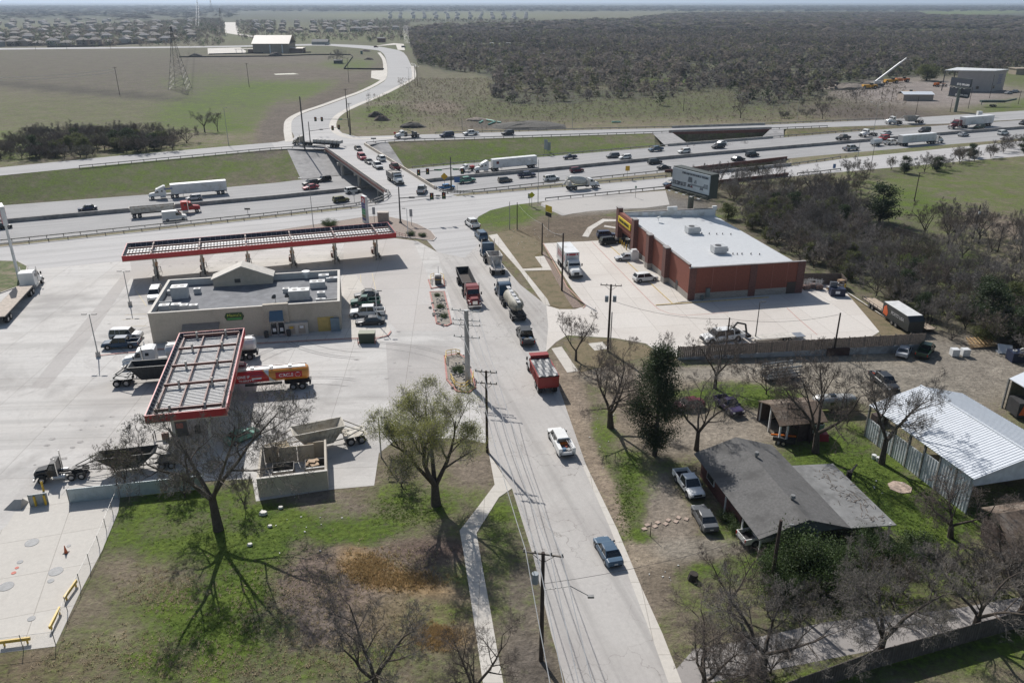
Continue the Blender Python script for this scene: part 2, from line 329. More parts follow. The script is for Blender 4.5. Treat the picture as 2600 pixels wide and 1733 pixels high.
# ---------------- pavements ----------------
def pave(name,base,joint=0,jrot=0,crack=0,dark=(.3,.29,.28),dw=.35,streak=None,warm=None):
    m=bpy.data.materials.new(name); m.use_nodes=True; n=m.node_tree.nodes; l=m.node_tree.links; b=n['Principled BSDF']
    b.inputs['Roughness'].default_value=.85; b.inputs['Specular IOR Level'].default_value=.25
    tc=n.new('ShaderNodeTexCoord'); mp=n.new('ShaderNodeMapping'); mp.inputs['Rotation'].default_value=(0,0,jrot); l.new(tc.outputs['Object'],mp.inputs[0])
    def nz(s,d,r=.6,v=None,dist=0):
        q=n.new('ShaderNodeTexNoise'); q.inputs['Scale'].default_value=s; q.inputs['Detail'].default_value=d; q.inputs['Roughness'].default_value=r; q.inputs['Distortion'].default_value=dist; l.new(v or mp.outputs[0],q.inputs[0]); return q.outputs[0]
    def mr(v,a,bb,c,d,sm=True):
        q=n.new('ShaderNodeMapRange'); l.new(v,q.inputs[0])
        if sm: q.interpolation_type='SMOOTHSTEP'
        for i,k in enumerate((a,bb,c,d)): q.inputs[i+1].default_value=k
        return q.outputs[0]
    def mix(f,a,bb,bt='MIX'):
        q=n.new('ShaderNodeMix'); q.data_type='RGBA'; q.blend_type=bt
        if isinstance(f,(int,float)): q.inputs[0].default_value=f
        else: l.new(f,q.inputs[0])
        for i,v in((6,a),(7,bb)):
            if isinstance(v,tuple): q.inputs[i].default_value=(*v,1)
            else: l.new(v,q.inputs[i])
        return q.outputs[2]
    def mth(op,a,bb):
        q=n.new('ShaderNodeMath'); q.operation=op
        for i,v in enumerate((a,bb)):
            if isinstance(v,(int,float)): q.inputs[i].default_value=v
            else: l.new(v,q.inputs[i])
        return q.outputs[0]
    c=mix(1.0,base,mr(nz(2.2,6,.75),.25,.75,.9,1.1,False),'MULTIPLY')
    c=mix(mr(nz(.06,7,.62,None,.6),.45,.7,0,dw),c,dark)
    c=mix(mr(nz(.5,8,.75,None,.3),.56,.75,0,dw*.9),c,dark)
    if warm: c=mix(mr(nz(.13,8,.72,None,3.2),.52,.66,0,.32),c,dark)
    if warm: c=mix(mr(nz(.035,5),.5,.7,0,.6),c,warm)
    if streak:
        m2=n.new('ShaderNodeMapping'); m2.inputs['Scale'].default_value=(.02,1,1); l.new(mp.outputs[0],m2.inputs[0])
        c=mix(mr(nz(streak,5,.6,m2.outputs[0]),.45,.68,0,.4),c,tuple(k*.55 for k in base))
    if joint:
        bt=n.new('ShaderNodeTexBrick'); bt.offset=0; bt.inputs['Scale'].default_value=1; bt.inputs['Brick Width'].default_value=joint; bt.inputs['Row Height'].default_value=joint
        bt.inputs['Mortar Size'].default_value=.035; bt.inputs['Mortar Smooth'].default_value=.2
        bt.inputs['Color1'].default_value=(1,1,1,1); bt.inputs['Color2'].default_value=(.95,.94,.93,1); bt.inputs['Mortar'].default_value=(.62,.6,.58,1)
        l.new(mp.outputs[0],bt.inputs[0]); c=mix(1.0,c,bt.outputs[0],'MULTIPLY')
    if crack:
        vo=n.new('ShaderNodeTexVoronoi'); vo.feature='DISTANCE_TO_EDGE'; vo.inputs['Scale'].default_value=crack*1.7
        ad=n.new('ShaderNodeVectorMath'); ad.operation='ADD'
        nn=n.new('ShaderNodeTexNoise'); nn.inputs['Scale'].default_value=.6; nn.inputs['Detail'].default_value=6; l.new(mp.outputs[0],nn.inputs[0])
        sc=n.new('ShaderNodeVectorMath'); sc.operation='SCALE'; sc.inputs[3].default_value=3; l.new(nn.outputs[1],sc.inputs[0])
        l.new(mp.outputs[0],ad.inputs[0]); l.new(sc.outputs[0],ad.inputs[1]); l.new(ad.outputs[0],vo.inputs[0])
        k=mth('MULTIPLY',mr(vo.outputs[0],.004,.014,1,0),mr(nz(.12,3),.42,.6,0,.55)); c=mix(k,c,(.16,.145,.13))
    l.new(c,b.inputs['Base Color']); return m
hd=(hwy(1500,.5)-hwy(300,.5)); HANG=atan2(hd.y,hd.x)
M_HWY=pave('highway_concrete',(.33,.325,.32),streak=.9,jrot=-HANG,dark=(.2,.2,.2),dw=.3)
M_LOT=pave('lot_concrete',(.53,.515,.49),joint=9,jrot=-.06,dark=(.31,.295,.28),dw=.8,warm=(.48,.455,.42),streak=.35)
M_NEW=pave('new_concrete',(.58,.545,.50),joint=7,jrot=-.15,dark=(.46,.42,.38),dw=.45)
M_ROAD=pave('road_asphalt',(.44,.42,.395),crack=.16,dark=(.29,.265,.25),dw=.5,streak=.7,jrot=R(-105))
M_FR=pave('frontage_asphalt',(.44,.43,.42),streak=.6,jrot=-HANG,dark=(.34,.33,.32),dw=.4)
M_FAR=pave('far_asphalt',(.36,.355,.35),streak=.6,jrot=-HANG,dark=(.3,.3,.3),dw=.3)
M_OIL=mat('rubber_marks',(.30,.285,.27),.8,var=.3,sc=3)
M_WALK=pave('walk_concrete',(.55,.52,.47),joint=3,dark=(.42,.39,.35),dw=.5)
M_DARKPAD=pave('dark_concrete',(.42,.40,.38),joint=9,jrot=-.06,dark=(.27,.26,.25),dw=.5)
# highway surface ribbon
def ribbon(xs,fa,fb,za,zb,name,m,dz=0,n=3):
    mb=MB(); rows=[]
    for x in xs:
        A=G(x,fa(x),za(x)); B=G(x,fb(x),zb(x)); A.z+=dz; B.z+=dz
        rows.append([A.lerp(B,k/n) for k in range(n+1)])
    mb.loft(rows,cap=False,closed=False); mb.f=[f[::-1] for f in mb.f]
    return struct(name,mb.mesh(name,m))
XS=list(range(-1500,4301,50)); Z0=lambda x:0.0
ribbon(XS,HF,HN,hz,hz,'highway',M_HWY,.0,4)
ribbon(XS,NE,FI,Z0,Z0,'far_frontage_road',M_FAR,.02)
sheet([(x,NF(x)+.4) for x in range(-1500,4301,50)]+[(4300,300),(2600,396),(2134,437),(2024,447),(1945,454),(1812,468),(1688,480),(1540,494),(1385,511),(1300,521),(1245,534),(1215,550),(1203,566),(1206,585),(1236,600),(1180,660),(1110,640),(1075,600),(1040,576),(990,566),(900,570),(820,584),(700,607),(560,622),(330,661),(75,684),(0,664),(-1500,830)],'near_frontage_road',M_FR,.024)
sheet([(-1500,800),(0,663),(75,682),(330,659),(560,620),(760,598),(880,590),(960,600),(1060,612),(1110,640),(1160,780),(1210,985),(1245,1120),(1230,1124),(1183,1114),(1100,1112),(1000,1120),(962,1150),(950,1232),(849,1241),(650,1272),(640,1215),(400,1226),(308,1241),(300,1300),(262,1390),(205,1500),(140,1640),(0,1657),(-1500,1850)],'station_lot',M_LOT,.016)
sheet([(1110,640),(1180,655),(1236,598),(1274,668),(1320,722),(1387,775),(1392,830),(1386,893),(1401,933),(1436,1032),(1495,1200),(1562,1343),(1623,1489),(1677,1608),(1725,1733),(1880,2080),(1560,2080),(1436,1733),(1400,1610),(1354,1412),(1300,1240),(1244,1150),(1205,985),(1150,790)],'main_road',M_ROAD,.032)
sheet([(1380,618),(1500,612),(1700,600),(2062,700),(2152,745),(2233,842),(2215,853),(2080,862),(1900,880),(1722,906),(1670,893),(1640,872),(1560,858),(1440,851),(1412,868),(1386,893),(1372,850),(1366,762),(1387,775),(1420,785),(1460,785),(1487,776),(1450,730)],'store_lot',M_NEW,.026)
sheet([(1240,598),(1262,594),(1330,686),(1390,760),(1397,776),(1382,774),(1322,690)],'store_sidewalk',M_WALK,.05)
sheet([(1320,683),(1378,680),(1358,652),(1381,650),(1401,686),(1326,688)],'store_walk_link',M_WALK,.056)
sheet([(1400,885),(1426,880),(1468,942),(1440,946)],'short_walk',M_WALK,.05)
sheet([(1241,1150),(1256,1230),(1214,1286),(1167,1347),(1178,1410),(1193,1507),(1208,1607),(1226,1733),(1250,1900),(1310,1900),(1278,1733),(1264,1659),(1245,1548),(1225,1440),(1210,1353),(1240,1305),(1267,1262),(1300,1240),(1270,1195)],'sidewalk',M_WALK,.045)
sheet([(1478,1180),(1488,1180),(1500,1205),(1567,1343),(1628,1489),(1682,1608),(1731,1733),(1885,2080),(1850,2080),(1697,1733),(1652,1608),(1606,1489),(1550,1343)],'road_gutter',M_WALK,.042)
sheet([(1715,1700),(1760,1648),(1900,1622),(2104,1577),(2410,1547),(2600,1513),(3300,1390),(3300,1460),(2600,1592),(2206,1652),(1900,1712),(1800,1733),(1740,1760)],'side_street',pave('side_street_asphalt',(.30,.28,.265),dark=(.24,.225,.21),dw=.4),.012)
sheet([(60,1262),(300,1250),(262,1392),(205,1500),(140,1640),(0,1657),(-500,1720),(-500,1560),(-100,1440),(20,1330)],'lower_slab',pave('cream_concrete',(.54,.515,.47),joint=6,jrot=-.3,dark=(.40,.37,.33),dw=.7),.0205)
# darker slabs on the station lot
sheet([(330,661),(560,632),(480,700),(345,760),(330,661)],'old_slab',M_DARKPAD,.020)
sheet([(318,690),(345,686),(235,850),(120,985),(75,985)],'old_slab',M_DARKPAD,.0205)
sheet([(980,870),(1150,880),(1170,1000),(1180,1060),(990,1062)],'old_slab',M_DARKPAD,.0215)
sheet([(875,595),(1050,612),(1120,780),(1150,840),(1010,840),(870,690)],'old_slab',pave('mid_concrete',(.47,.445,.42),joint=9,jrot=-.06,dark=(.36,.34,.32),dw=.5),.0195)
# kerb edge ring north of canopy (gravel bed)
M_GRAVEL=mat('gravel_bed',(.27,.22,.185),.95,var=.45,sc=6,bump=.6)
def raised(pts,name,m,h=.15,kerb=None,kw=.25,z0=0):
    P=[G(x,y) for x,y in pts]; mb=MB(); c=sum(P,Vector())/len(P)
    o=struct(name,mb.prism([(p.x,p.y) for p in P],z0,h).mesh(name,m))
    if kerb:
        k=MB(); n=len(P)
        for i in range(n):
            a,b=P[i],P[(i+1)%n]; k.box(((a.x+b.x)/2,(a.y+b.y)/2,(h+.03)/2),((b-a).length+kw*.6,kw,h+.03),rz=atan2(b.y-a.y,b.x-a.x))
        struct(name+'_kerb',k.mesh(name+'_kerb',kerb))
    return o
M_KERB=mat('kerb_concrete',(.45,.42,.39),.85,sc=3); M_REDK=mat('red_kerb_paint',(.36,.15,.125),.7,var=.3,sc=3)
raised([(560,601),(700,586),(860,562),(930,551),(975,549),(1020,558),(1060,570),(1095,588),(1107,604),(1100,612),(1055,606),(1035,604),(990,600),(880,585),(700,600)],'gravel_bed',M_GRAVEL,.14,M_KERB)
raised([(-900,770),(-200,690),(0,663),(45,664),(70,677),(62,712),(48,728),(0,745),(-200,775),(-900,860)],'grass_island',mat('island_grass',(.08,.10,.03),.95,var=.4,sc=2,stain=(.2,.16,.11),ssc=.3),.14,M_KERB)
# ================= vehicle builders =================
def paint(n,c,metal=0): return mat('paint_'+n,c,.38,metal,var=.06,sc=.8,coat=.15,spec=.35)
PC=dict(oldred=(.20,.03,.03),white=(.72,.72,.70),offwhite=(.55,.54,.5),silver=(.42,.43,.44),grey=(.11,.115,.12),dark=(.03,.032,.036),black=(.014,.015,.017),navy=(.018,.03,.075),
 blue=(.015,.05,.10),sky=(.02,.18,.42),red=(.42,.02,.02),maroon=(.12,.012,.02),pink=(.33,.04,.06),green=(.02,.10,.075),teal=(.10,.27,.2),olive=(.12,.115,.035),tan=(.26,.23,.18),purple=(.05,.035,.09),dgreen=(.02,.05,.03),steel=(.06,.11,.17),taupe=(.16,.14,.12),cream=(.5,.46,.38),yellow=(.55,.28,.02),orange=(.5,.13,.02))
M_GLASS=mat('vehicle_glass',(.018,.022,.026),.08,0,var=.1,spec=.8); M_TYRE=mat('tyre_rubber',(.018,.018,.018),.9); M_RIM=mat('wheel_rim',(.35,.35,.36),.35,.7)
M_BLK=mat('black_plastic',(.02,.02,.021),.6); M_CHR=mat('chrome',(.6,.6,.6),.18,1,var=.05); M_LAMP=mat('headlamp_glass',(.6,.6,.58),.15); M_TAIL=mat('tail_lamp',(.35,.015,.01),.25)
M_FRAME=mat('truck_frame',(.03,.03,.032),.7,var=.3); M_ALU=mat('dull_aluminium',(.5,.5,.5),.4,.4,var=.15,sc=3); M_WHT=mat('trailer_white',(.66,.67,.67),.45,var=.06,sc=.6,stain=(.5,.49,.46),ssc=.4)
MESH={}
def mpart(parent,key,name,fn,mats,loc=(0,0,0),rz=0,smooth=False):
    if key not in MESH:
        mb=MB(); fn(mb); MESH[key]=mb.mesh(name,mats,smooth)
    o=obj(name,MESH[key],parent); o.location=loc; o.rotation_euler=(0,0,rz); return o
def wheel(parent,x,y,r,wd=.24,dual=False,steel=False):
    s=1 if y>0 else -1
    t=mpart(parent,('ty',r,wd),'wheel',lambda m:m.cyl((0,-wd/2,0),(0,wd/2,0),r,n=14),M_TYRE,(x,y,r))
    mpart(t,('rim',r,wd),'rim',lambda m:(m.cyl((0,-wd/2-.012,0),(0,wd/2+.012,0),r*.56,n=10),),M_RIM)
    return t
def place(o,a,b,L,z=0.0,zz=None,lo=.93,hi=1.09):
    """rear ground pixel a, front ground pixel b"""
    za,zb=(z(a[0]),z(b[0])) if callable(z) else (z,z)
    A=G(a[0],a[1],za); B=G(b[0],b[1],zb); d=B-A; s=min(max(Vector((d.x,d.y)).length/L,lo),hi)
    o.location=(A+B)/2; o.location.z+= .045 if zz is None else zz; o.rotation_euler=(0,-atan2(d.z,Vector((d.x,d.y)).length),atan2(d.y,d.x)); o.scale=(s,s,s)
    return o
CARS=dict( # L,W,H,belt,  windscreen base/top, rear top/base (fraction of length from rear), hood z, trunk z, wheel r
 sedan=(4.85,1.84,1.46,.95,.70,.56,.27,.13,.80,.98,.33),
 coupe=(4.7,1.84,1.40,.92,.70,.55,.28,.10,.78,.97,.33),
 hatch=(4.55,1.84,1.62,1.0,.75,.60,.10,.03,.90,1.0,.35),
 suv=(4.85,1.94,1.78,1.08,.74,.62,.08,.025,1.02,1.08,.38),
 bigsuv=(5.3,2.04,1.93,1.16,.75,.64,.07,.02,1.12,1.16,.41))
def car(kind,pc,label,cat='car',a=None,b=None,z=0.0,group=None,rack=False,name=None):
    L,W,H,belt,wb,wt,rt,rb,hz_,tz,r=CARS[kind]; P=paint(pc,PC[pc]); h=L/2; X=lambda f:-h+L*f
    o=thing(name or {'sedan':'sedan_car','coupe':'sedan_car','hatch':'hatchback_car','suv':'suv','bigsuv':'large_suv'}[kind],label,cat,group=group)
    def body(m):
        st=[(0,.45,tz*.82,.86),(.015,.30,tz*.97,.95),(.10,.20,tz,1.0),(rb+.01,.20,(belt if kind!='sedan' else tz),1.0),(wb-.02,.20,belt-.01,1.0),(wb+.05,.20,hz_+.02,1.0),(.9,.2,hz_-.06,.97),(.975,.25,hz_-.16,.9),(1,.38,hz_-.30,.78)]
        rg=[]
        for f,zb,zt,k in st:
            w_=W/2*k; x=X(f)
            rg.append([(x,-w_*.93,zb),(x,-w_,zb+.16),(x,-w_*1.0,zt*.72),(x,-w_*.93,zt-.03),(x,-w_*.80,zt),(x,w_*.80,zt),(x,w_*.93,zt-.03),(x,w_*1.0,zt*.72),(x,w_,zb+.16),(x,w_*.93,zb)])
        m.loft(rg)
    mpart(o,(kind,pc,'body'),'body',body,P,smooth=False)
    def glass(m):
        w0=W*.455; w1=W*.37; zt=H-.05
        m.add([(X(rb),-w0,belt-.03),(X(wb),-w0,belt-.03),(X(wb),w0,belt-.03),(X(rb),w0,belt-.03),(X(rt),-w1,zt),(X(wt),-w1,zt),(X(wt),w1,zt),(X(rt),w1,zt)],
              [(0,3,2,1),(4,5,6,7),(0,1,5,4),(1,2,6,5),(2,3,7,6),(3,0,4,7)])
    mpart(o,(kind,'glass'),'windows',glass,M_GLASS)
    def roof(m):
        w0=W*.465; w1=W*.375; zt=H-.045
        m.loft([[(X(rt)-.06,-w1*.97,zt-.03),(X(rt)-.06,w1*.97,zt-.03),(X(rt)-.02,w1*.9,zt+.02),(X(rt)-.02,-w1*.9,zt+.02)],
                [(X((rt+wt)/2),-w1*1.03,zt-.02),(X((rt+wt)/2),w1*1.03,zt-.02),(X((rt+wt)/2),w1*.85,zt+.05),(X((rt+wt)/2),-w1*.85,zt+.05)],
                [(X(wt)+.06,-w1*.97,zt-.03),(X(wt)+.06,w1*.97,zt-.03),(X(wt)+.02,w1*.9,zt+.02),(X(wt)+.02,-w1*.9,zt+.02)]])
        for s in(-1,1):
            m.bar((X(wb),s*w0,belt-.02),(X(wt),s*w1,zt),.055); m.bar((X(rb)+.02,s*w0,belt-.02),(X(rt),s*w1,zt),.09 if kind in('sedan','coupe') else .13)
            xm=X((wt+rt)/2+.01); m.bar((xm,s*w0*1.0,belt-.02),(xm,s*w1,zt),.07)
            if H>1.7: xm=X(rt+.16); m.bar((xm,s*w0,belt-.02),(xm,s*w1,zt),.10)
    mpart(o,(kind,pc,'roof'),'roof',roof,P)
    if rack: 
        mpart(o,(kind,'rack'),'roof_rack',lambda m:[m.b2(X(rt)+.1,X(wt)-.1,s*W*.33-.02,s*W*.33+.02,H+.02,H+.07) for s in(-1,1)],M_BLK)
    for fx in(.185,.81):
        for s in(-1,1): wheel(o,X(fx),s*(W/2-.11),r)
    def sill(m):
        for s in(-1,1):
            m.b2(X(.2),X(.8),s*(W/2-.04)-.015,s*(W/2-.04)+.03,.2,.32)
            for fx in(.185,.81): m.cyl((X(fx),s*(W/2-.02),r+.02),(X(fx),s*(W/2+.004),r+.02),r+.06,n=14)
        m.b2(X(.985),X(1)+.01,-W*.3,W*.3,.3,.46); m.b2(-h-.01,X(.012),-W*.36,W*.36,.3,.42)
        for s in(-1,1): m.box((X(wb)-.15,s*(W/2+.09),belt+.04),(.12,.18,.13))
    mpart(o,(kind,'trim'),'trim',sill,M_BLK)
    for s in(-1,1):
        mpart(o,(kind,'hl'),'headlight',lambda m:m.box((0,0,0),(.22,.34,.14),tx=.7),M_LAMP,(X(.955),s*W*.31,hz_-.20))
        mpart(o,(kind,'tl'),'taillight',lambda m:m.box((0,0,0),(.16,.3,.2)),M_TAIL,(X(.03),s*W*.35,tz-.17))
    mpart(o,('plate',),'number_plate',lambda m:m.b2(-.01,.01,-.2,.2,-.07,.07),M_LAMP,(X(0)-.012,0,.6))
    if a: place(o,a,b,L,z)
    return o
def pickup(pc,label,a=None,b=None,z=0.0,crew=True,group=None,L=5.85,H=1.93,load=None,name='pickup_truck',cat='pickup',bed=None,lo=.93):
    P=paint(pc,PC[pc]); W=2.0; h=L/2; o=thing(name,label,cat,group=group); r=.41
    cb=-h+1.75 if crew else -h+2.25; cf=h-1.45
    k=(crew,L,H)
    def front(m):
        rg=[]
        for x,zb,zt,q in((cb,.42,1.16,1),(cf-.1,.42,1.16,1),(cf+.25,.42,1.15,1),(h-.35,.42,1.08,.98),(h-.08,.45,1.0,.93),(h,.5,.88,.88)):
            w_=W/2*q; rg.append([(x,-w_*.96,zb),(x,-w_,zb+.2),(x,-w_,zt-.12),(x,-w_*.86,zt),(x,w_*.86,zt),(x,w_,zt-.12),(x,w_,zb+.2),(x,w_*.96,zb)])
        m.loft(rg)
    mpart(o,(k,pc,'pf'),'body',front,P)
    def cabg(m):
        w0=W*.46; w1=W*.385; zt=H-.05
        m.add([(cb+.02,-w0,1.13),(cf+.12,-w0,1.13),(cf+.12,w0,1.13),(cb+.02,w0,1.13),(cb+.14,-w1,zt),(cf-.62,-w1,zt),(cf-.62,w1,zt),(cb+.14,w1,zt)],[(0,3,2,1),(4,5,6,7),(0,1,5,4),(1,2,6,5),(2,3,7,6),(3,0,4,7)])
    mpart(o,(k,'pg'),'windows',cabg,M_GLASS)
    def roof(m):
        w0=W*.468; w1=W*.39; zt=H-.05
        m.box(((cb+cf-.5)/2,0,zt+.01),(cf-cb-.66,w1*2,.09),tx=.93,ty=.88)
        for s in(-1,1):
            m.bar((cf+.13,s*w0,1.13),(cf-.61,s*w1,zt),.06); m.bar((cb+.03,s*w0,1.13),(cb+.14,s*w1,zt),.14)
            if crew: m.bar(((cb+cf)/2-.1,s*w0,1.13),((cb+cf)/2-.1,s*w1,zt),.08)
    mpart(o,(k,pc,'pr'),'roof',roof,P)
    if not bed:
        def bd(m):
            for s in(-1,1): m.b2(-h+.02,cb-.03,s*W/2-(.11 if s>0 else 0),s*W/2+(.11 if s<0 else 0),.5,1.18)
            m.b2(-h,-h+.1,-W/2+.02,W/2-.02,.5,1.17); m.b2(cb-.1,cb-.03,-W/2+.05,W/2-.05,.5,1.18)
        mpart(o,(k,pc,'bed'),'bed',bd,P)
        mpart(o,(k,'bf'),'bed_floor',lambda m:m.b2(-h+.1,cb-.1,-W/2+.11,W/2-.11,.55,.72),M_BLK)
    def trim(m):
        m.b2(h-.03,h+.07,-W*.46,W*.46,.42,.62); m.b2(-h-.09,-h,-W*.44,W*.44,.48,.62); m.b2(h-.02,h+.03,-.5,.5,.68,.93)
        for s in(-1,1):
            for x in(-h+1.2,h-1.0): m.cyl((x,s*(W/2-.02),r+.05),(x,s*(W/2+.01),r+.05),r+.09,n=14)
            m.box((cf-.15,s*(W/2+.13),1.2),(.14,.24,.2))
        m.b2(-h+.3,h-.3,-W*.3,W*.3,.38,.5)
    mpart(o,(k,'pt'),'trim',trim,M_BLK)
    for x in(-h+1.2,h-1.0):
        for s in(-1,1): wheel(o,x,s*(W/2-.13),r,.28)
    for s in(-1,1):
        mpart(o,(k,'phl'),'headlight',lambda m:m.box((0,0,0),(.14,.3,.2)),M_LAMP,(h-.02,s*.74,.83)); 
        if not bed: mpart(o,(k,'ptl'),'taillight',lambda m:m.box((0,0,0),(.08,.16,.38)),M_TAIL,(-h,s*.9,.93))
    if load:
        q=random.Random(len(label))
        for i in range(load):
            c=q.choice([(.05,.05,.05),(.4,.07,.03),(.06,.13,.22),(.3,.3,.3),(.1,.1,.09)])
            m=MB(); m.box((0,0,0),(q.uniform(.3,.7),q.uniform(.3,.6),q.uniform(.25,.5)),rz=q.random())
            x=part(o,'cargo_box',m,mat('cargo%d'%int(c[0]*100),c,.6)); x.location=(q.uniform(-h+.4,cb-.4),q.uniform(-.6,.6),.95)
    if a: place(o,a,b,L,z,lo=lo)
    return o
def van(pc,label,a,b,z=0.0,name='cargo_van',cat='van'):
    P=paint(pc,PC[pc]); L=5.9;W=2.0;h=L/2;o=thing(name,label,cat)
    def body(m): 
        m.xprof([(-h,.4),(-h,1.2),(-h+.08,2.45),(-h+.2,2.55),(h-2.3,2.55),(h-1.15,1.35),(h-.25,1.15),(h,.95),(h,.4)],-W/2,W/2,ty=.88)
    mpart(o,('vanb',pc),'body',body,P)
    def gl(m):
        m.add([(h-1.12,-.82,1.42),(h-1.12,.82,1.42),(h-2.0,.76,2.28),(h-2.0,-.76,2.28)],[(0,1,2,3)])
        for s in(-1,1): m.add([(h-2.6,s*.985,1.4),(h-1.4,s*.985,1.4),(h-2.0,s*.93,2.05),(h-2.6,s*.93,2.05)],[(0,1,2,3) if s<0 else (3,2,1,0)])
    mpart(o,('vang',),'windows',gl,M_GLASS,(.03,0,.02))
    mpart(o,('vant',),'trim',lambda m:(m.b2(-h-.06,-h,-.9,.9,.4,.6),m.b2(h-.02,h+.05,-.9,.9,.4,.65),[m.box((h-1.5,s*1.12,1.45),(.14,.22,.25)) for s in(-1,1)]),M_BLK)
    for x in(-h+1.2,h-.95):
        for s in(-1,1): wheel(o,x,s*.88,.36)
    for s in(-1,1): mpart(o,('vanl',),'headlight',lambda m:m.box((0,0,0),(.1,.3,.25)),M_LAMP,(h-.04,s*.7,.95))
    place(o,a,b,L,z); return o
def axle(o,x,r=.52,W=2.45,par=None):
    for s in(-1,1): wheel(par or o,x,s*(W/2-.28),r,.55)
def tractor(o,pc,sleeper=1,x0=0,name='tractor',stack=True,aero=False,hood2=None):
    """front bumper at x0, returns rear end x; parts parented to a tractor part"""
    P=paint(pc,PC[pc]); sl=1.9 if sleeper else 0; Lt=5.0+sl+1.6; key=(pc,sleeper,aero,x0)
    def cab(m):
        zr=2.95 if not aero else 3.1
        m.b2(x0-3.15,x0-1.95,-1.15,1.15,1.0,2.05)                                  # cab lower
        m.add([(x0-3.15,-1.15,2.05),(x0-1.95,-1.15,2.05),(x0-1.95,1.15,2.05),(x0-3.15,1.15,2.05),(x0-3.15,-1.05,zr),(x0-2.4,-1.0,zr-.05),(x0-2.4,1.0,zr-.05),(x0-3.15,1.05,zr)],[(4,5,6,7),(0,1,5,4),(1,2,6,5),(2,3,7,6),(3,0,4,7)])
        if sleeper:
            zt=3.9 if aero else 3.25
            m.xprof([(x0-3.15-sl,1.0),(x0-3.15-sl,zt-.15),(x0-3.3-sl+.6,zt),(x0-3.3,zr+.25),(x0-2.75,zr),(x0-3.15,zr-.1),(x0-3.15,1.0)],-1.17,1.17,ty=.93)
    c=mpart(o,(key,'cab'),'cab',cab,P)
    def hood(m):
        q=.82 if aero else .9
        m.loft([[(x0-1.95,-.95,.9),(x0-1.95,-.95,1.75),(x0-1.95,-.7,2.0),(x0-1.95,.7,2.0),(x0-1.95,.95,1.75),(x0-1.95,.95,.9)],
                [(x0-.5,-.72,.85),(x0-.5,-.75,1.55),(x0-.5,-.55,1.78),(x0-.5,.55,1.78),(x0-.5,.75,1.55),(x0-.5,.72,.85)],
                [(x0-.12,-.6,.85),(x0-.12,-.6,1.35),(x0-.12,-.45,1.6*q),(x0-.12,.45,1.6*q),(x0-.12,.6,1.35),(x0-.12,.6,.85)]])
        for s in(-1,1):   # fenders
            m.loft([[(x0-1.75,s*.7,.7),(x0-1.75,s*1.17,.7),(x0-1.75,s*1.17,.9),(x0-1.75,s*.7,.95)],[(x0-1.45,s*.7,1.15),(x0-1.45,s*1.18,1.12),(x0-1.4,s*1.12,1.3),(x0-1.4,s*.7,1.4)],
                    [(x0-.7,s*.6,1.1),(x0-.7,s*1.16,1.05),(x0-.75,s*1.08,1.25),(x0-.7,s*.6,1.35)],[(x0-.25,s*.5,.75),(x0-.25,s*1.05,.7),(x0-.2,s*.95,.95),(x0-.25,s*.5,1.05)]])
    mpart(o,(key,hood2,'hood'),'hood',hood,P if not hood2 else paint(hood2,PC[hood2]))
    def gl(m):
        m.add([(x0-1.93,-1.0,2.12),(x0-1.93,1.0,2.12),(x0-2.36,.92,2.82),(x0-2.36,-.92,2.82)],[(0,1,2,3)])
        for s in(-1,1): m.add([(x0-3.0,s*1.165,2.0),(x0-2.1,s*1.165,2.0),(x0-2.45,s*1.07,2.7),(x0-3.0,s*1.085,2.7)],[(0,1,2,3) if s<0 else(3,2,1,0)])
        if sleeper:
            for s in(-1,1): m.b2(x0-4.2,x0-3.7,s*1.18-.01,s*1.18+.01,2.2,2.65)
    mpart(o,(key[1:],'gl'),'windows',gl,M_GLASS)
    mpart(o,(key[1:],'gr'),'grille',lambda m:(m.b2(x0-.13,x0-.07,-.42,.42,.9,1.5),),M_FRAME if aero else M_CHR)
    mpart(o,(key[1:],'bm'),'bumper',lambda m:m.b2(x0-.2,x0,-1.15,1.15,.4,.72),M_CHR if not aero else P)
    for s in(-1,1): mpart(o,(key[1:],'hl'),'headlight',lambda m:m.box((0,0,0),(.2,.26,.22)),M_LAMP,(x0-.22,s*.86,1.0))
    xe=x0-3.15-sl
    def fr(m):
        m.b2(xe-3.6,x0-.3,-.45,-.3,.75,1.0); m.b2(xe-3.6,x0-.3,.3,.45,.75,1.0); m.b2(xe-2.9,xe-1.7,-.55,.55,1.0,1.16)
        m.b2(xe-3.6,xe-3.5,-.5,.5,.7,1.0)
    mpart(o,(key[1:],'fr'),'chassis',fr,M_FRAME)
    for s in(-1,1): mpart(o,(key[1:],'ft'),'fuel_tank',lambda m:m.cyl((-.75,0,0),(.75,0,0),.32,n=12),M_ALU,(x0-3.3-sl*.4,s*.88,.72))
    if stack and not aero:
        for s in(-1,1): mpart(o,(key[1:],'st'),'exhaust_stack',lambda m:(m.cyl((0,0,1),(0,0,3.75),.09,n=8)),M_CHR,(x0-3.25,s*1.2,0))
    for s in(-1,1):
        wheel(o,x0-1.1,s*.98,.52,.32); mpart(o,(key[1:],'mi'),'mirror',lambda m:m.box((0,0,0),(.12,.22,.5)),M_BLK,(x0-2.0,s*1.4,2.2))
    for x in(xe-1.65,xe-2.95): axle(o,x)
    return xe-2.3   # kingpin
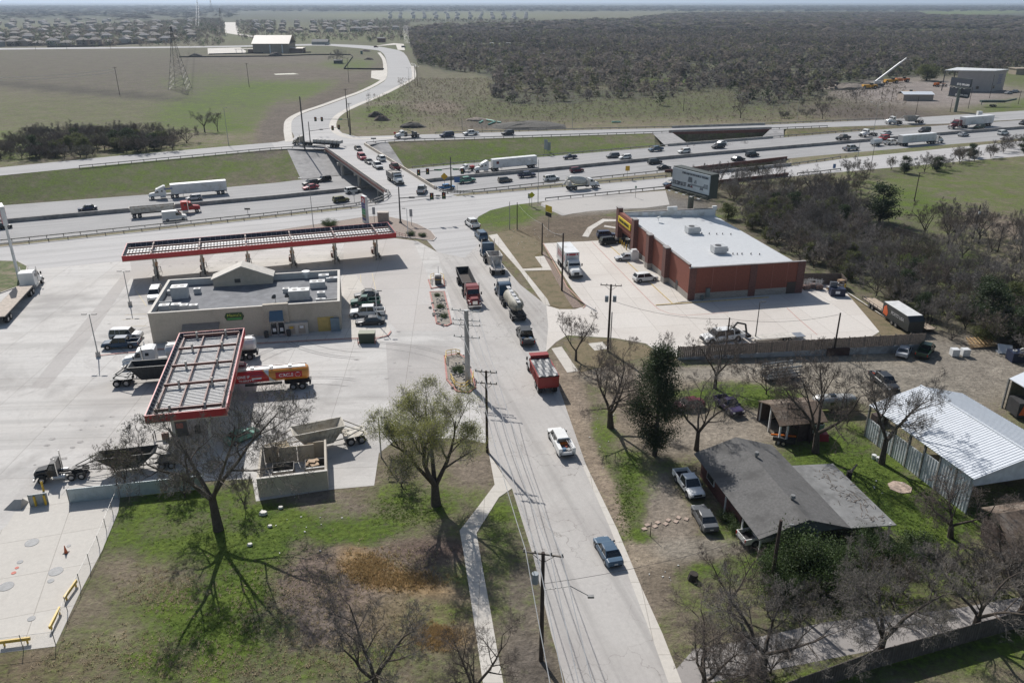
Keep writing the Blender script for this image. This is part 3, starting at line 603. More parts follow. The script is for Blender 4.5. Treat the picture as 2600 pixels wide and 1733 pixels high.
def semi(kind,pc,label,a,b,z=0.0,sleeper=1,aero=False,tl=None,tmat=None,cat='truck',name=None,lo=.9,hi=1.12,zz=None,hood2=None):
    o=thing(name or 'semi_truck',label,cat)
    TL=tl or {'box':16.1,'flat':14.6,'belly':12.2,'end':11.5,'tank':12.8,'pneu':11.5}[kind]
    kp=5.0+ (1.9 if sleeper else 0)+.45; L=kp-.9+TL; x0=L/2
    k=tractor(o,pc,sleeper,x0,aero=aero,hood2=hood2); tf=k+.9; te=tf-TL   # trailer front / end
    m=MB(); TM=tmat or M_WHT
    tr=trailer(o,kind,tf,te,TM,pc)
    place(o,a,b,L,z,zz,lo,hi); return o
def trailer(o,kind,tf,te,TM,key=''):
    L=tf-te; m=MB()
    if kind=='box':
        m.b2(te,tf,-1.29,1.29,1.2,4.08); tr=part(o,'trailer_box',m,TM)
        f=MB(); f.b2(te-.02,te+.04,-1.25,1.25,1.25,4.05); part(tr,'rear_door',f,M_ALU)
        f=MB(); f.b2(te+.3,te+3.6,-.5,.5,.75,1.2); f.b2(te+.05,te+.15,-1.1,1.1,.5,.62)
        for s in(-.7,.7): f.b2(te+.05,te+.15,s-.05,s+.05,.55,1.2)
        f.b2(te+.1,tf-.1,-1.2,1.2,1.08,1.2); part(tr,'underframe',f,M_FRAME)
        
        for s in(-.7,.7): g=MB(); g.b2(tf-3.4,tf-3.3,s-.06,s+.06,.3,1.2); part(tr,'landing_gear',g,M_FRAME)
        for x in(te+1.3,te+2.6): axle(o,x,par=tr)
    elif kind=='flat':
        m.b2(te,tf,-1.28,1.28,1.32,1.45); tr=part(o,'flatbed_deck',m,TM)
        f=MB(); f.b2(te+.2,tf-.1,-.6,-.45,.85,1.31); f.b2(te+.2,tf-.1,.45,.6,.85,1.31)
        for s in(-1,1): f.b2(te,tf,s*1.3-.03,s*1.3+.03,1.2,1.42)
        f.b2(tf-.08,tf,-1.25,1.25,1.45,2.4) if 0 else None
        part(tr,'underframe',f,M_FRAME)
        for x in(te+1.2,te+2.5): axle(o,x,par=tr)
    elif kind in('belly',):
        x1=tf-3.6; x2=te+2.6; c=(x1+x2)/2; w=1.2
        def hop(m,q,zb):
            hl=(x1-x2)/2
            return [(c-hl,-w*q,2.75),(c+hl,-w*q,2.75),(c+hl,w*q,2.75),(c-hl,w*q,2.75)]
        top=[(x2,-w),(x1,-w),(x1,w),(x2,w)]; bot=[(c-1.5,-.9),(c+1.5,-.9),(c+1.5,.9),(c-1.5,.9)]
        vs=[(x,y,2.85) for x,y in top]+[(x*.97+c*.03,y*.93,2.85) for x,y in top]+[(x,y,.75) for x,y in bot]+[(x,y,1.0) for x,y in [(c-1.4,-.8),(c+1.4,-.8),(c+1.4,.8),(c-1.4,.8)]]
        fs=[]
        for i in range(4):
            j=(i+1)%4; fs+=[(8+i,8+j,j,i),(i,j,4+j,4+i),(4+i,4+j,12+j,12+i)]
        fs+=[(12,13,14,15),(8,11,10,9)]
        m.add(vs,fs)
        for i in range(9):
            t=(i+.5)/9
            for s in(-1,1):
                xt=x2+(x1-x2)*t; xb=c-1.5+3*t; m.bar((xt,s*(w+.03),2.8),(xb,s*.93,.8),.06)
        for s in(-1,1): m.b2(x2-.05,x1+.05,s*w-.06,s*w+.06,2.78,2.9)
        m.b2(x2-.06,x2+.04,-w,w,2.78,2.9); m.b2(x1-.04,x1+.06,-w,w,2.78,2.9)
        tr=part(o,'hopper',m,TM)
        f=MB(); f2=MB()
        for s in(-.85,.85):
            f.bar((x1,s,2.7),(tf-.6,s*.6,1.45),.13); f.bar((c+1.5,s,.95),(tf-1.2,s*.6,1.3),.1); f.bar((x1-.8,s,1.9),(tf-1.2,s*.6,1.35),.08)
            f2.bar((x2,s,2.7),(te+.3,s*.7,1.25),.13); f2.bar((c-1.5,s,.95),(te+.2,s*.7,1.1),.12); f2.bar((x2+.8,s,1.9),(te+1.8,s*.7,1.15),.08)
        f2.b2(te+.1,te+2.7,-.6,.6,1.0,1.15); f.b2(tf-1.6,tf-.2,-.5,.5,1.25,1.4); f2.bar((te+.4,-1,1.2),(te+.4,1,1.2),.12); f2.bar((te+2.3,-1,1.2),(te+2.3,1,1.2),.12)
        for s in(-1,1): f2.b2(te+.05,te+2.9,s*.95-.3,s*.95+.3,1.12,1.18)
        part(tr,'gooseneck_frame',f,TM); part(tr,'rear_frame',f2,TM)
        for x in(te+.8,te+2.1): axle(o,x,par=tr)
    elif kind=='end':
        vs=[];z0,z1=1.25,2.75
        vs=[(te,-1.25,z1),(tf,-1.25,z1),(tf,1.25,z1),(te,1.25,z1),(te+.1,-1.15,z1),(tf-.1,-1.15,z1),(tf-.1,1.15,z1),(te+.1,1.15,z1),(te+.35,-1.0,z0),(tf-.35,-1.0,z0),(tf-.35,1.0,z0),(te+.35,1.0,z0),(te+.4,-.9,z0+.1),(tf-.4,-.9,z0+.1),(tf-.4,.9,z0+.1),(te+.4,.9,z0+.1)]
        fs=[]
        for i in range(4):
            j=(i+1)%4; fs+=[(8+i,8+j,j,i),(i,j,4+j,4+i),(4+i,4+j,12+j,12+i)]
        fs+=[(12,13,14,15),(8,11,10,9)]; m.add(vs,fs)
        for i in range(10):
            x=te+.5+(L-1)*i/9
            for s in(-1,1): m.bar((x,s*1.27,2.7),(x,s*1.05,1.3),.07)
        tr=part(o,'dump_bed',m,TM)
        f=MB(); f.b2(te+.3,tf-.3,-.5,-.35,.85,1.25); f.b2(te+.3,tf-.3,.35,.5,.85,1.25); f.bar((te,-.9,1.0),(te,.9,1.0),.1); part(tr,'underframe',f,M_FRAME)
        f=MB(); f.b2(te+.5,tf-.5,-.95,.95,1.5,2.35 if 'load' in key else 1.6); part(tr,'bed_lining',f,mat('dark_bed',(.06,.05,.045),.9))
        for x in(te+1.0,te+2.3): axle(o,x,par=tr)
    elif kind in('tank','pneu'):
        rr=1.12 if kind=='tank' else 1.2; zc=2.35; rg=[]; n=16
        segs=[(te+.0,.55),(te+.12,.85),(te+.4,1),(tf-.4,1),(tf-.12,.85),(tf,.55)] if kind=='tank' else [(te+.4,.25),(te+1.1,.62),(te+2.2,.98),(te+3.4,1.05),((te+tf)/2,.86),(tf-3.4,1.05),(tf-2.2,.98),(tf-1.0,.62),(tf-.5,.25)]
        for x,k in segs: rg.append([(x,rr*k*1.06*cos(2*pi*i/n),zc+rr*k*.92*sin(2*pi*i/n)) for i in range(n)])
        m.loft(rg); tr=part(o,'tank',m,TM,smooth=True)
        f=MB(); f.b2(te+.1,te+3.6,-.55,.55,.85,1.3); f.b2(tf-2.4,tf-.4,-.5,.5,1.1,1.3); f.b2(te-.15,te+.1,-1.1,1.1,.7,.95)
        for s in(-1,1): f.b2(te+.2,te+3.4,s*.95-.32,s*.95+.32,1.08,1.14)
        f.b2(te+4,tf-4,-.3,.3,.75,.95) ; part(tr,'underframe',f,M_FRAME)
        f=MB()
        for i in range(4): x=te+L*(.2+.2*i); f.cyl((x,0,zc+rr*.8),(x,0,zc+rr+.12),.28,n=10)
        f.b2(te+.5,tf-.5,-.32,.32,zc+rr*.9,zc+rr*.9+.06)
        if kind=='tank':
            for s in(-1,1): f.b2(te+.3,tf-.3,s*.6-.03,s*.6+.03,zc+rr*.86,zc+rr*.86+.16)
        part(tr,'top_hatches',f,M_ALU)
        if kind=='pneu':
            f=MB(); f.bar((te+.3,-.5,1.2),(te+.9,-.5,3.0),.08); f.bar((te+.3,.5,1.2),(te+.9,.5,3.0),.08); f.cyl((te-.1,0,1.5),(te+.6,0,1.9),.3,n=8); f.cyl((te+4.3,0,.7),(te+4.3,0,1.6),.3,.8,n=10); f.cyl((tf-4.3,0,.7),(tf-4.3,0,1.6),.3,.8,n=10); part(tr,'ladder',f,M_FRAME)
        for x in(te+1.1,te+2.4): axle(o,x,par=tr)
    return tr
def straight(kind,pc,label,a,b,z=0.0,L=8.5,name='dump_truck',cat='truck',tmat=None,lo=.9,hi=1.12,hood2=None,extra=None):
    """cab-and-body truck; x0 front; body from cab back"""
    o=thing(name,label,cat); x0=L/2; P=paint(pc,PC[pc])
    tractor_short(o,pc,x0,L,hood2)
    bf=x0-3.35; be=-L/2; W=1.22
    if kind=='box':
        m=MB(); m.b2(be,bf-.1,-1.26,1.26,1.1,3.9); t=part(o,'box_body',m,M_WHT)
    elif kind=='dump':
        m=MB(); TM=tmat or P
        for s in(-1,1):
            m.b2(be,bf,s*W-.05,s*W+.05,1.15,2.6)
            for i in range(7): x=be+.3+(bf-be-.6)*i/6; m.b2(x-.07,x+.07,s*(W+.08)-.06,s*(W+.08)+.06,1.15,2.58)
            m.b2(be,bf,s*(W+.03)-.09,s*(W+.03)+.09,2.5,2.64)
        m.b2(be,be+.08,-W,W,1.15,2.5); m.b2(bf-.08,bf,-W,W,1.15,3.0); m.b2(bf-.02,bf+1.0,-W,W,3.0,3.1); m.b2(be,bf,-W,W,1.05,1.2)
        t=part(o,'dump_body',m,TM)
        f=MB(); f.b2(be+.09,bf-.09,-W+.06,W-.06,1.3,2.35 if extra!='tarp' else 2.55)
        if extra=='tarp':
            q=random.Random(3); vs=[];fs=[];nx=24;ny=8
            for i in range(nx+1):
                for j in range(ny+1): vs.append((be+(bf-be)*i/nx,-W-.02+(2*W+.04)*j/ny,2.68+.05*sin(j*2.1+i*.3)+q.uniform(-.03,.03)))
            for i in range(nx):
                for j in range(ny): fs.append((i*(ny+1)+j,(i+1)*(ny+1)+j,(i+1)*(ny+1)+j+1,i*(ny+1)+j+1))
            tm=MB(); tm.add(vs,fs); part(t,'tarp',tm,mat('silver_tarp',(.10,.105,.11),.5,.0,var=.3,sc=4))
        part(t,'load',f,mat('gravel_load',(.3,.28,.25),.95,var=.3,sc=5))
    elif kind=='mixer':
        m=MB(); n=16; rg=[]
        for k,rr,zc in((0,.35,3.1),(.08,.75,3.0),(.3,1.1,2.65),(.55,1.22,2.45),(.78,1.1,2.3),(.93,.8,2.2),(1,.5,2.15)):
            x=be+.9+(bf-be-1.2)*k; rg.append([(x,rr*cos(2*pi*i/n),zc+rr*sin(2*pi*i/n)) for i in range(n)])
        m.loft(rg); t=part(o,'mixer_drum',m,mat('drum_offwhite',(.5,.5,.46),.5,var=.2,sc=2),smooth=True)
        f=MB(); f.b2(be+.3,be+1.4,-.9,.9,1.1,2.3,tx=.5); f.b2(be-.4,be+.5,-.35,.35,2.6,2.75); f.bar((be+.3,-.5,2.9),(be+.1,-.5,1.2),.12); f.bar((be+.3,.5,2.9),(be+.1,.5,1.2),.12)
        f.cyl((be+.2,0,3.2),(be+.9,0,2.9),.6,.35,n=8); f.cyl((be,0,2.2),(be-.9,.1,1.5),.25,.2,n=8)
        for s in(-1,1): f.b2(be+.4,bf-.4,s*1.0-.25,s*1.0+.25,1.2,1.28)
        f.b2(bf-.5,bf-.1,-.9,.9,1.0,2.5); part(o,'chute_frame',f,mat('mixer_frame',(.45,.44,.41),.6,var=.3))
    elif kind=='tow':
        f=MB(); f.b2(be,bf,-1.15,1.15,1.0,1.15); t=part(o,'flatbed',f,M_FRAME)
        f=MB(); f.b2(bf-.9,bf-.3,-.9,.9,1.15,2.3); f.bar((be+1,0,1.2),(bf-1,0,2.9),.2); f.cyl((be+2.6,.2,1.2),(be+2.6,.2,2.4),.35,n=8); f.b2(be+1,be+2,-.5,.5,1.2,2.0); part(o,'equipment',f,mat('equipment_grey',(.14,.14,.14),.6,var=.4,sc=3))
    elif kind=='chassis': pass
    elif kind=='rack':
        f=MB(); f.b2(be,bf,-1.15,1.15,1.0,1.15)
        for i in range(9): x=be+(bf-be)*i/8; [f.bar((x,s*1.1,1.1),(x,s*1.1,2.1),.05) for s in(-1,1)]
        for s in(-1,1): f.bar((be,s*1.1,2.1),(bf,s*1.1,2.1),.05)
        part(o,'stake_bed',f,M_FRAME); f=MB(); f.b2(be+.8,bf-1,-.7,.7,1.15,1.9); part(o,'load',f,paint('red',PC['red']))
    place(o,a,b,L,z,None,lo,hi); return o
def tractor_short(o,pc,x0,L,hood2=None):
    P=paint(pc,PC[pc]); key=('ts',pc,x0)
    def cab(m):
        m.b2(x0-3.0,x0-1.75,-1.15,1.15,.95,1.95)
        m.add([(x0-3.0,-1.15,1.95),(x0-1.75,-1.15,1.95),(x0-1.75,1.15,1.95),(x0-3.0,1.15,1.95),(x0-3.0,-1.05,2.75),(x0-2.2,-1.0,2.72),(x0-2.2,1.0,2.72),(x0-3.0,1.05,2.75)],[(4,5,6,7),(0,1,5,4),(1,2,6,5),(2,3,7,6),(3,0,4,7)])
    mpart(o,(key,'c'),'cab',cab,P)
    def hd_(m): 
        m.loft([[(x0-1.75,-1.0,.8),(x0-1.75,-1.0,1.6),(x0-1.75,-.7,1.85),(x0-1.75,.7,1.85),(x0-1.75,1.0,1.6),(x0-1.75,1.0,.8)],[(x0-.4,-.98,.8),(x0-.4,-.95,1.25),(x0-.4,-.6,1.62),(x0-.4,.6,1.62),(x0-.4,.95,1.25),(x0-.4,.98,.8)],[(x0-.08,-.9,.8),(x0-.08,-.85,1.1),(x0-.08,-.5,1.4),(x0-.08,.5,1.4),(x0-.08,.85,1.1),(x0-.08,.9,.8)]])
    mpart(o,(key,hood2,'h'),'hood',hd_,P if not hood2 else paint(hood2,PC[hood2]))
    def gl(m):
        m.add([(x0-1.73,-1.0,2.0),(x0-1.73,1.0,2.0),(x0-2.17,.93,2.62),(x0-2.17,-.93,2.62)],[(0,1,2,3)])
        for s in(-1,1): m.add([(x0-2.85,s*1.165,1.92),(x0-1.95,s*1.165,1.92),(x0-2.3,s*1.07,2.5),(x0-2.85,s*1.085,2.5)],[(0,1,2,3) if s<0 else(3,2,1,0)])
    mpart(o,('tsg',x0),'windows',gl,M_GLASS)
    mpart(o,('tsf',x0,L),'chassis',lambda m:(m.b2(-L/2+.1,x0-.3,-.45,-.3,.7,1.0),m.b2(-L/2+.1,x0-.3,.3,.45,.7,1.0),m.b2(x0-.15,x0+.02,-1.12,1.12,.4,.72),m.b2(x0-.09,x0-.03,-.45,.45,.85,1.3),m.b2(x0-4.0,x0-3.2,-1.0,1.0,.6,.95)),M_FRAME)
    for s in(-1,1):
        mpart(o,('tsl',x0),'headlight',lambda m:m.box((0,0,0),(.14,.3,.2)),M_LAMP,(x0-.1,s*.82,.98))
        wheel(o,x0-1.15,s*1.0,.5,.3); mpart(o,('tsm',x0),'mirror',lambda m:m.box((0,0,0),(.12,.2,.45)),M_BLK,(x0-1.85,s*1.36,2.1))
    for x in((-L/2+1.0,-L/2+2.3) if L>7 else (-L/2+1.4,)): axle(o,x)
# ================= the traffic =================
hp=lambda x:hz(x)
WB='vehicles heading left on the highway'; EB='vehicles heading right on the highway'
def H(kind,pc,label,x0,x1,y0,y1,**k):   # x0,y0 rear ; x1,y1 front
    if kind=='pickup': return pickup(pc,label,(x0,y0),(x1,y1),hp,**k)
    return car(kind,pc,label,a=(x0,y0),b=(x1,y1),z=hp,**k)
o=semi('box','white','white semi with a long white trailer heading left above the bright red semi',(577,490),(378,507),hp,aero=True,name='semi_truck')
q=MB(); q.b2(4.3,6.6,1.295,1.31,2.75,3.3); part(o,'faded_logo',q,mat('faded_blue',(.2,.22,.33),.5,var=.5,sc=6))
H('hatch','silver','white hatchback tucked against the median beside the white semi',514,472,506,510)
H('sedan','navy','dark blue sedan alone beside the median at the left',248,198,531,536)
semi('end','red','bright red long-nosed semi with a white open dump trailer on the highway',(332,553),(511,537),hp,tmat=mat('dirty_white',(.5,.48,.44),.6,var=.2,sc=2,stain=(.32,.26,.2),ssc=.8))
van('white','white high-roof cargo van in front of the red semi',(413,562),(475,556),hp)
H('suv','black','black SUV with a pale roof at the left edge behind the tall sign pole',-12,27,583,578,rack=True)
H('suv','black','black SUV nearest to the overpass abutment, heading left',840,805,458,463)
H('suv','dark','dark SUV just behind the black SUV and above the pink-red car',808,769,468,473)
H('sedan','pink','raspberry red sedan next to the median left of the overpass',809,768,477,483)
H('suv','white','white SUV coming out from under the overpass beside the median',877,916,492,487)
H('suv','olive','olive green SUV left of the overpass piers',846,886,515,510)
straight('rack','white','small white stake-bed truck ahead of the long white semi trailer',(1206,432),(1171,437),hp,L=6.8,name='stake_truck')
o=semi('box','white','white semi with a small red emblem on its trailer right of the overpass',(1361,424),(1204,439),hp,aero=True)
q=MB(); q.b2(2.6,3.5,1.295,1.31,2.5,3.4); part(o,'emblem',q,paint('maroon',PC['maroon']))
H('pickup','teal','pale green pickup with amber roof lights on the highway behind the signal mast',1163,1206,467,461)
H('pickup','sky','bright blue pickup just beyond the overpass railing',1115,1152,484,479)
H('suv','taupe','brown-grey SUV right of the pale green pickup',1265,1300,464,460)
H('pickup','navy','dark navy pickup below the long semi trailer',1316,1359,452,448)
H('bigsuv','white','large white SUV just left of the concrete mixer',1381,1419,461,456,rack=True)
H('suv','maroon','dark maroon SUV beside the median between the navy pickup and the mixer',1448,1481,439,435)
H('suv','dark','dark SUV beside the median left of the roadside billboard',1646,1679,418,414)
H('coupe','black','black low sedan left of the billboard top',1670,1702,431,427)
H('pickup','navy','small dark blue pickup heading left by the green guide sign',1464,1431,402,405,crew=False,L=5.3)
H('suv','grey','grey SUV directly ahead of the small white hatchback',1572,1540,399,402)
H('hatch','white','small white hatchback beside the median right behind a grey SUV',1602,1572,402,405)
H('pickup','steel','slate grey pickup near the start of the creek bridge',1682,1648,382,386)
H('hatch','white','white hatchback on the creek bridge left of two paired cars',1752,1721,387,390)
H('sedan','white','white sedan on the creek bridge half behind a dark SUV',1843,1815,367,370)
H('suv','dark','dark SUV on the creek bridge beside a white sedan',1838,1808,375,378)
H('suv','black','black SUV on the near carriageway of the creek bridge, farther right',1895,1924,399,396)
H('sedan','black','black sedan on the near carriageway of the creek bridge, farther left',1857,1891,410,406)
H('pickup','dark','dark pickup left of the white cab-chassis truck',2158,2122,353,357)
H('pickup','silver','silver pickup on the near carriageway above the leaning light pole',2141,2178,384,380)
straight('chassis','white','white cab-chassis truck with bare frame on the highway',(2232,343),(2176,350),hp,L=8,name='cab_chassis_truck')
H('sedan','silver','silver sedan just right of the bare-framed white truck',2263,2235,340,344)
H('suv','red','dark red SUV behind the white water trailer',2254,2230,354,357)
H('pickup','white','white pickup towing a white tank trailer',2242,2281,369,365)
t=thing('tank_trailer','small white tank trailer hitched behind the white pickup','trailer')
m=MB(); m.cyl((-2,0,1.5),(2,0,1.5),.95,n=12); k=part(t,'tank',m,M_WHT); m=MB(); m.b2(-2.2,2.6,-.8,.8,.55,.7); part(t,'chassis',m,M_FRAME)
for x in(-.6,.4):
    for s in(-1,1): wheel(t,x,s*.95,.38)
place(t,(2207,372),(2240,368),4.8,hp)
semi('box','white','white semi with a plain white trailer heading right beside the silver sedan',(2283,371),(2391,362),hp,aero=False,sleeper=0)
H('bigsuv','dark','dark minivan above the white semi trailer heading left',2362,2331,334,338)
H('sedan','silver','silver sedan right of the white semi heading right',2430,2461,348,344)
H('suv','white','white SUV near the right edge heading right',2532,2560,344,341)
H('suv','dark','dark SUV at the right edge heading left',2614,2585,315,318)
o=semi('box','maroon','maroon long-nosed semi with a white box trailer near the right edge',(2520,318),(2402,329),hp,aero=False)
H('suv','dgreen','dark green SUV in front of the maroon semi trailer',2503,2467,325,329)
# far frontage road
straight('tow','white','white flatbed service truck with dark equipment on the far frontage road',(1068,348),(1001,353),0,L=9,name='service_truck')
car('bigsuv','navy','dark navy large SUV on the far frontage road behind a white pickup','car',(1152,346),(1117,349),0)
pickup('white','lifted white pickup on the far frontage road between two dark SUVs',(1216,342),(1175,345))
car('suv','dark','dark SUV trailing the white pickup on the far frontage road','car',(1304,341),(1274,344),0)
semi('belly','white','white semi with a grey bottom-dump trailer on the far frontage road below the equipment yard',(2344,312),(2246,316),0,sleeper=0,tmat=mat('trailer_grey',(.3,.29,.27),.7,var=.2))
# far junction and overpass
o=semi('flat','tan','tan semi turning at the far junction with a flatbed of wrapped grey pallets',(869,376),(740,368),0,sleeper=0,tl=13,tmat=M_FRAME)
for i in range(7):
    q=MB(); q.b2(-9+i*1.5-.6,-9+i*1.5+.6,-1,1,1.46,2.4); part(o,'pallet_load',q,mat('pallet_grey',(.4,.39,.37),.8,var=.25,sc=4))
car('sedan','dark','dark sedan at the far end of the overpass','car',(902,377),(918,386),.0)
car('bigsuv','pink','raspberry red SUV leading onto the overpass','car',(911,399),(928,410),0)
car('sedan','grey','grey sedan between the red SUV and the white pickup on the overpass','car',(929,411),(946,420),0)
pickup('white','white pickup on the overpass right behind the dump truck',(948,420),(970,434))
car('suv','white','white SUV crossing the overpass away beside the red SUV','car',(980,415),(956,401),0,rack=True)
pickup('maroon','dark maroon pickup on the overpass hidden behind the dump truck',(1012,436),(993,424))
straight('dump','white','white dump truck loaded with grey gravel coming off the overpass',(981,447),(1030,481),0,L=9.2,tmat=mat('dump_grey',(.3,.29,.28),.6,var=.2))
pickup('silver','silver pickup with a covered bed entering the overpass',(1066,497),(1076,481))
# near frontage
straight('mixer','white','white concrete mixer truck on the near frontage road',(1437,483),(1518,476),0,L=9.6,name='concrete_mixer_truck')
car('sedan','blue','blue sedan half hidden behind the billboard','car',(1716,468),(1686,473),0)
# main road
pickup('white','white pickup leading the queue at the junction',(1212,586),(1187,566))
car('suv','steel','grey-blue SUV behind the white pickup in the queue','car',(1230,614),(1213,596),0,rack=True)
semi('belly','steel','faded blue semi with a white bottom-dump trailer in the queue',(1269,706),(1230,640),0,sleeper=0,tl=9.5,tmat=mat('belly_white',(.5,.48,.45),.6,var=.25,sc=2,stain=(.25,.22,.2),ssc=.7),lo=.8)
semi('pneu','blue','dark blue semi with a dusty grey bulb-shaped powder tanker',(1320,819),(1269,741),0,sleeper=1,tl=9.8,tmat=mat('dusty_tank',(.25,.235,.19),.6,var=.3,sc=2),lo=.8)
semi('end','oldred','weathered red semi with a dark dump trailer facing the camera',(1174,712),(1207,786),0,sleeper=1,tl=9.5,tmat=M_FRAME,lo=.7)
pickup('dark','black work pickup with machinery in its open bed on the road',(1342,884),(1326,844),load=9)
straight('dump','white','dump truck with a red ribbed body under a silver tarp',(1393,1004),(1356,930),0,L=8.8,tmat=paint('dirty_red',(.28,.03,.025)),extra='tarp',lo=.8)
o=pickup('white','white utility truck with tool boxes and orange gear in its bed',(1440,1166),(1407,1102),bed=1,L=6.4,name='utility_truck',cat='utility truck',load=8)
q=MB()
for s in(-1,1): q.b2(-3.2,-.85,s*.85-.22,s*.85+.22,.6,1.5)
q.b2(-3.2,-3.1,-1,1,.5,1.0); q.b2(-3.1,-.9,-.65,.65,.6,.72); q.bar((-3.15,-.95,1.5),(-3.15,-.95,2.0),.05); part(o,'tool_body',q,paint('white',PC['white']))
q=MB(); q.bar((-2.9,-.78,1.6),(-.6,-.55,1.75),.05); q.bar((-2.9,-.48,1.6),(-.6,-.25,1.75),.05)
for i in range(7): q.bar((-2.7+i*.33,-.76+i*.03,1.62),(-2.7+i*.33,-.46+i*.03,1.62),.04)
part(o,'ladder',q,M_ALU)
q=MB(); q.b2(-1.6,-1.0,-.5,.5,1.1,1.45); part(o,'orange_box',q,paint('orange',PC['orange']))
car('sedan','steel','metallic blue sedan alone on the road near the bottom','car',(1563,1444),(1523,1374),0)
# gas station
semi('flat','white','white semi with a long empty wooden flatbed parked at the left edge',(-15,838),(103,708),0,sleeper=1,tl=14.6,tmat=mat('deck_planks',(.42,.36,.3),.85,var=.2,sc=2),lo=.8,aero=False)
car('bigsuv','silver','silver SUV nose-in beside the beige store, behind the dark blue pickup','car',(283,860),(362,858),0)
pickup('blue','dark blue pickup in the front space beside the lamp post',(356,879),(263,884))
car('suv','white','white SUV parked behind the left corner of the beige store','car',(404,738),(386,776),0)
car('sedan','grey','grey sedan in the farthest space right of the beige store','car',(960,752),(902,756),0)
pickup('green','green single-cab pickup between the grey sedan and the white pickup',(966,773),(891,777),crew=False,L=5.5)
pickup('white','white crew-cab pickup right of the beige store',(978,800),(890,804))
car('coupe','dark','dark sedan behind the green dumpster','car',(978,822),(903,825),0)
o=semi('tank','white','white semi with a white tanker trailer under the diesel canopy',(655,905),(314,935),0,tmat=mat('tank_white',(.62,.62,.62),.3,.1,var=.06),tl=13.5,lo=.8)
semi('belly','maroon','maroon semi with a black bottom-dump trailer under the diesel canopy',(288,976),(632,950),0,tmat=mat('belly_black',(.02,.025,.028),.5,var=.3),lo=.8)
M_ORG=mat('tanker_orange',(.62,.24,.03),.3,0,var=.05,coat=.4); M_TRED=mat('tanker_red',(.52,.02,.02),.3,0,var=.05,coat=.4)
o=semi('tank','red','tanker truck painted orange and red with white lettering beside the diesel canopy',(789,978),(432,1008),0,tmat=M_ORG,tl=13.2,lo=.8,name='fuel_tanker_truck')
# the red front two thirds of the tank, wrapped round it
def wrapband(x0,x1,slant,mt,name,parent,off=.02,lo_=-1,hi_=1):
    m=MB(); n=24; rg=[]
    for k in range(2):
        ring=[]
        for i in range(n+1):
            a=lo_*pi/2+(hi_-lo_)*pi/2*i/n; y=(1.12*1.06+off)*cos(a); z=2.35+(1.12*.92+off)*sin(a); x=(x0 if k==0 else x1)+(slant*sin(a) if k==0 else 0)
            ring.append((x,y,z))
        rg.append(ring)
    m.loft(rg,cap=False,closed=False); 
    return part(parent,name,m,mt,smooth=True)
tk=[c for c in o.children if c.name.startswith('tank')][0]
L_=5+1.9+.45-.9+13.2; tf_=L_/2-(5+1.9+.45)+.9; te_=tf_-13.2
wrapband(te_+5.6,tf_-.45,1.0,M_TRED,'red_band',tk); wrapband(te_+5.45,te_+5.6,1.0,M_WHT,'white_stripe',tk,.024)
# other side too
def mir(ob): 
    c=ob.copy(); COL.objects.link(c); c.scale=(1,-1,1)
for nm in('red_band','white_stripe'):
    for c in [c for c in tk.children if c.name.startswith(nm)]: 
        c2=c.copy(); c2.data=c.data.copy(); COL.objects.link(c2)
        for v in c2.data.vertices: v.co.y=-v.co.y
        c2.data.flip_normals()
M_LET=mat('white_lettering',(.8,.8,.8),.5); M_LR=mat('letter_red',(.5,.02,.02),.5)
def curved(parent,mb,mt,name,y0sign,off=.03):
    # bend flat lettering (x along, z up measured along the girth) round the tank side
    mb.v=[(x,y0sign*((1.187+off)*cos((z-2.35)/1.1)+y),2.35+(1.03+off)*sin((z-2.35)/1.1)) for x,y,z in mb.v]
    return part(parent,name,mb,mt)
def ttxt(s,size,cx,cz,mt,sgn=1,nm='lettering',off=.035):
    t=text_mb(s,size,.005,True); t.v=[(cx+(-v[0])*1,v[2],cz+v[1]) for v in t.v]; return curved(tk,t,mt,nm,sgn,off)
q=MB()
for i in range(10): q.b2(te_+1.0+i*.38,te_+1.38+i*.38,-.004,.004,2.1,2.95)
qv=MB(); vs=[];fs=[]
for j in range(9):
    for i in range(2): vs.append((te_+.95+i*3.7,0,2.05+.95*j/8))
for j in range(8): fs.append((j*2,j*2+1,j*2+3,j*2+2))
qv.add(vs,fs); curved(tk,qv,M_LR,'red_panel',1,.028)
ttxt('CIRCLE',.62,te_+3.2,2.5,M_LET); 
c=MB(); n=20; c.add([(te_+1.55+.38*cos(2*pi*i/n),0,2.5+.38*sin(2*pi*i/n)) for i in range(n)],[tuple(range(n))]); curved(tk,c,M_LET,'roundel',1,.034)
ttxt('K',.55,te_+1.55,2.5,M_LR,1,'letter_k',.042)
ttxt('ONE IF',.55,te_+10.0-.9,2.65,M_LET); ttxt('THIRSTY.',.55,te_+9.6-.9,2.0,M_LET)
cupm=mat('cup_blue',(.04,.12,.3),.5,var=.4,sc=5); qv=MB()
vs=[(te_+7.3+dx,0,1.6+dz) for dz,w_ in((0,.5),(.6,.6),(1.2,.72)) for dx in(-w_,w_)]; qv.add(vs,[(0,1,3,2),(2,3,5,4)]); curved(tk,qv,cupm,'cup_picture',1,.034)
qv=MB(); vs=[(te_+7.3+dx,0,2.2+dz) for dz,w_ in((0,.62),(.25,.7)) for dx in(-w_,w_)]; qv.add(vs,[(0,1,3,2)]); curved(tk,qv,M_LET,'cup_picture_band',1,.04)
# black dump semi, bottom left
semi('belly','black','black semi with a black bottom-dump trailer beside the white corrugated fence',(455,1178),(92,1221),0,sleeper=0,tmat=mat('dark_steel',(.05,.048,.045),.6,var=.4,sc=2),lo=.8,tl=14,hi=1.15)
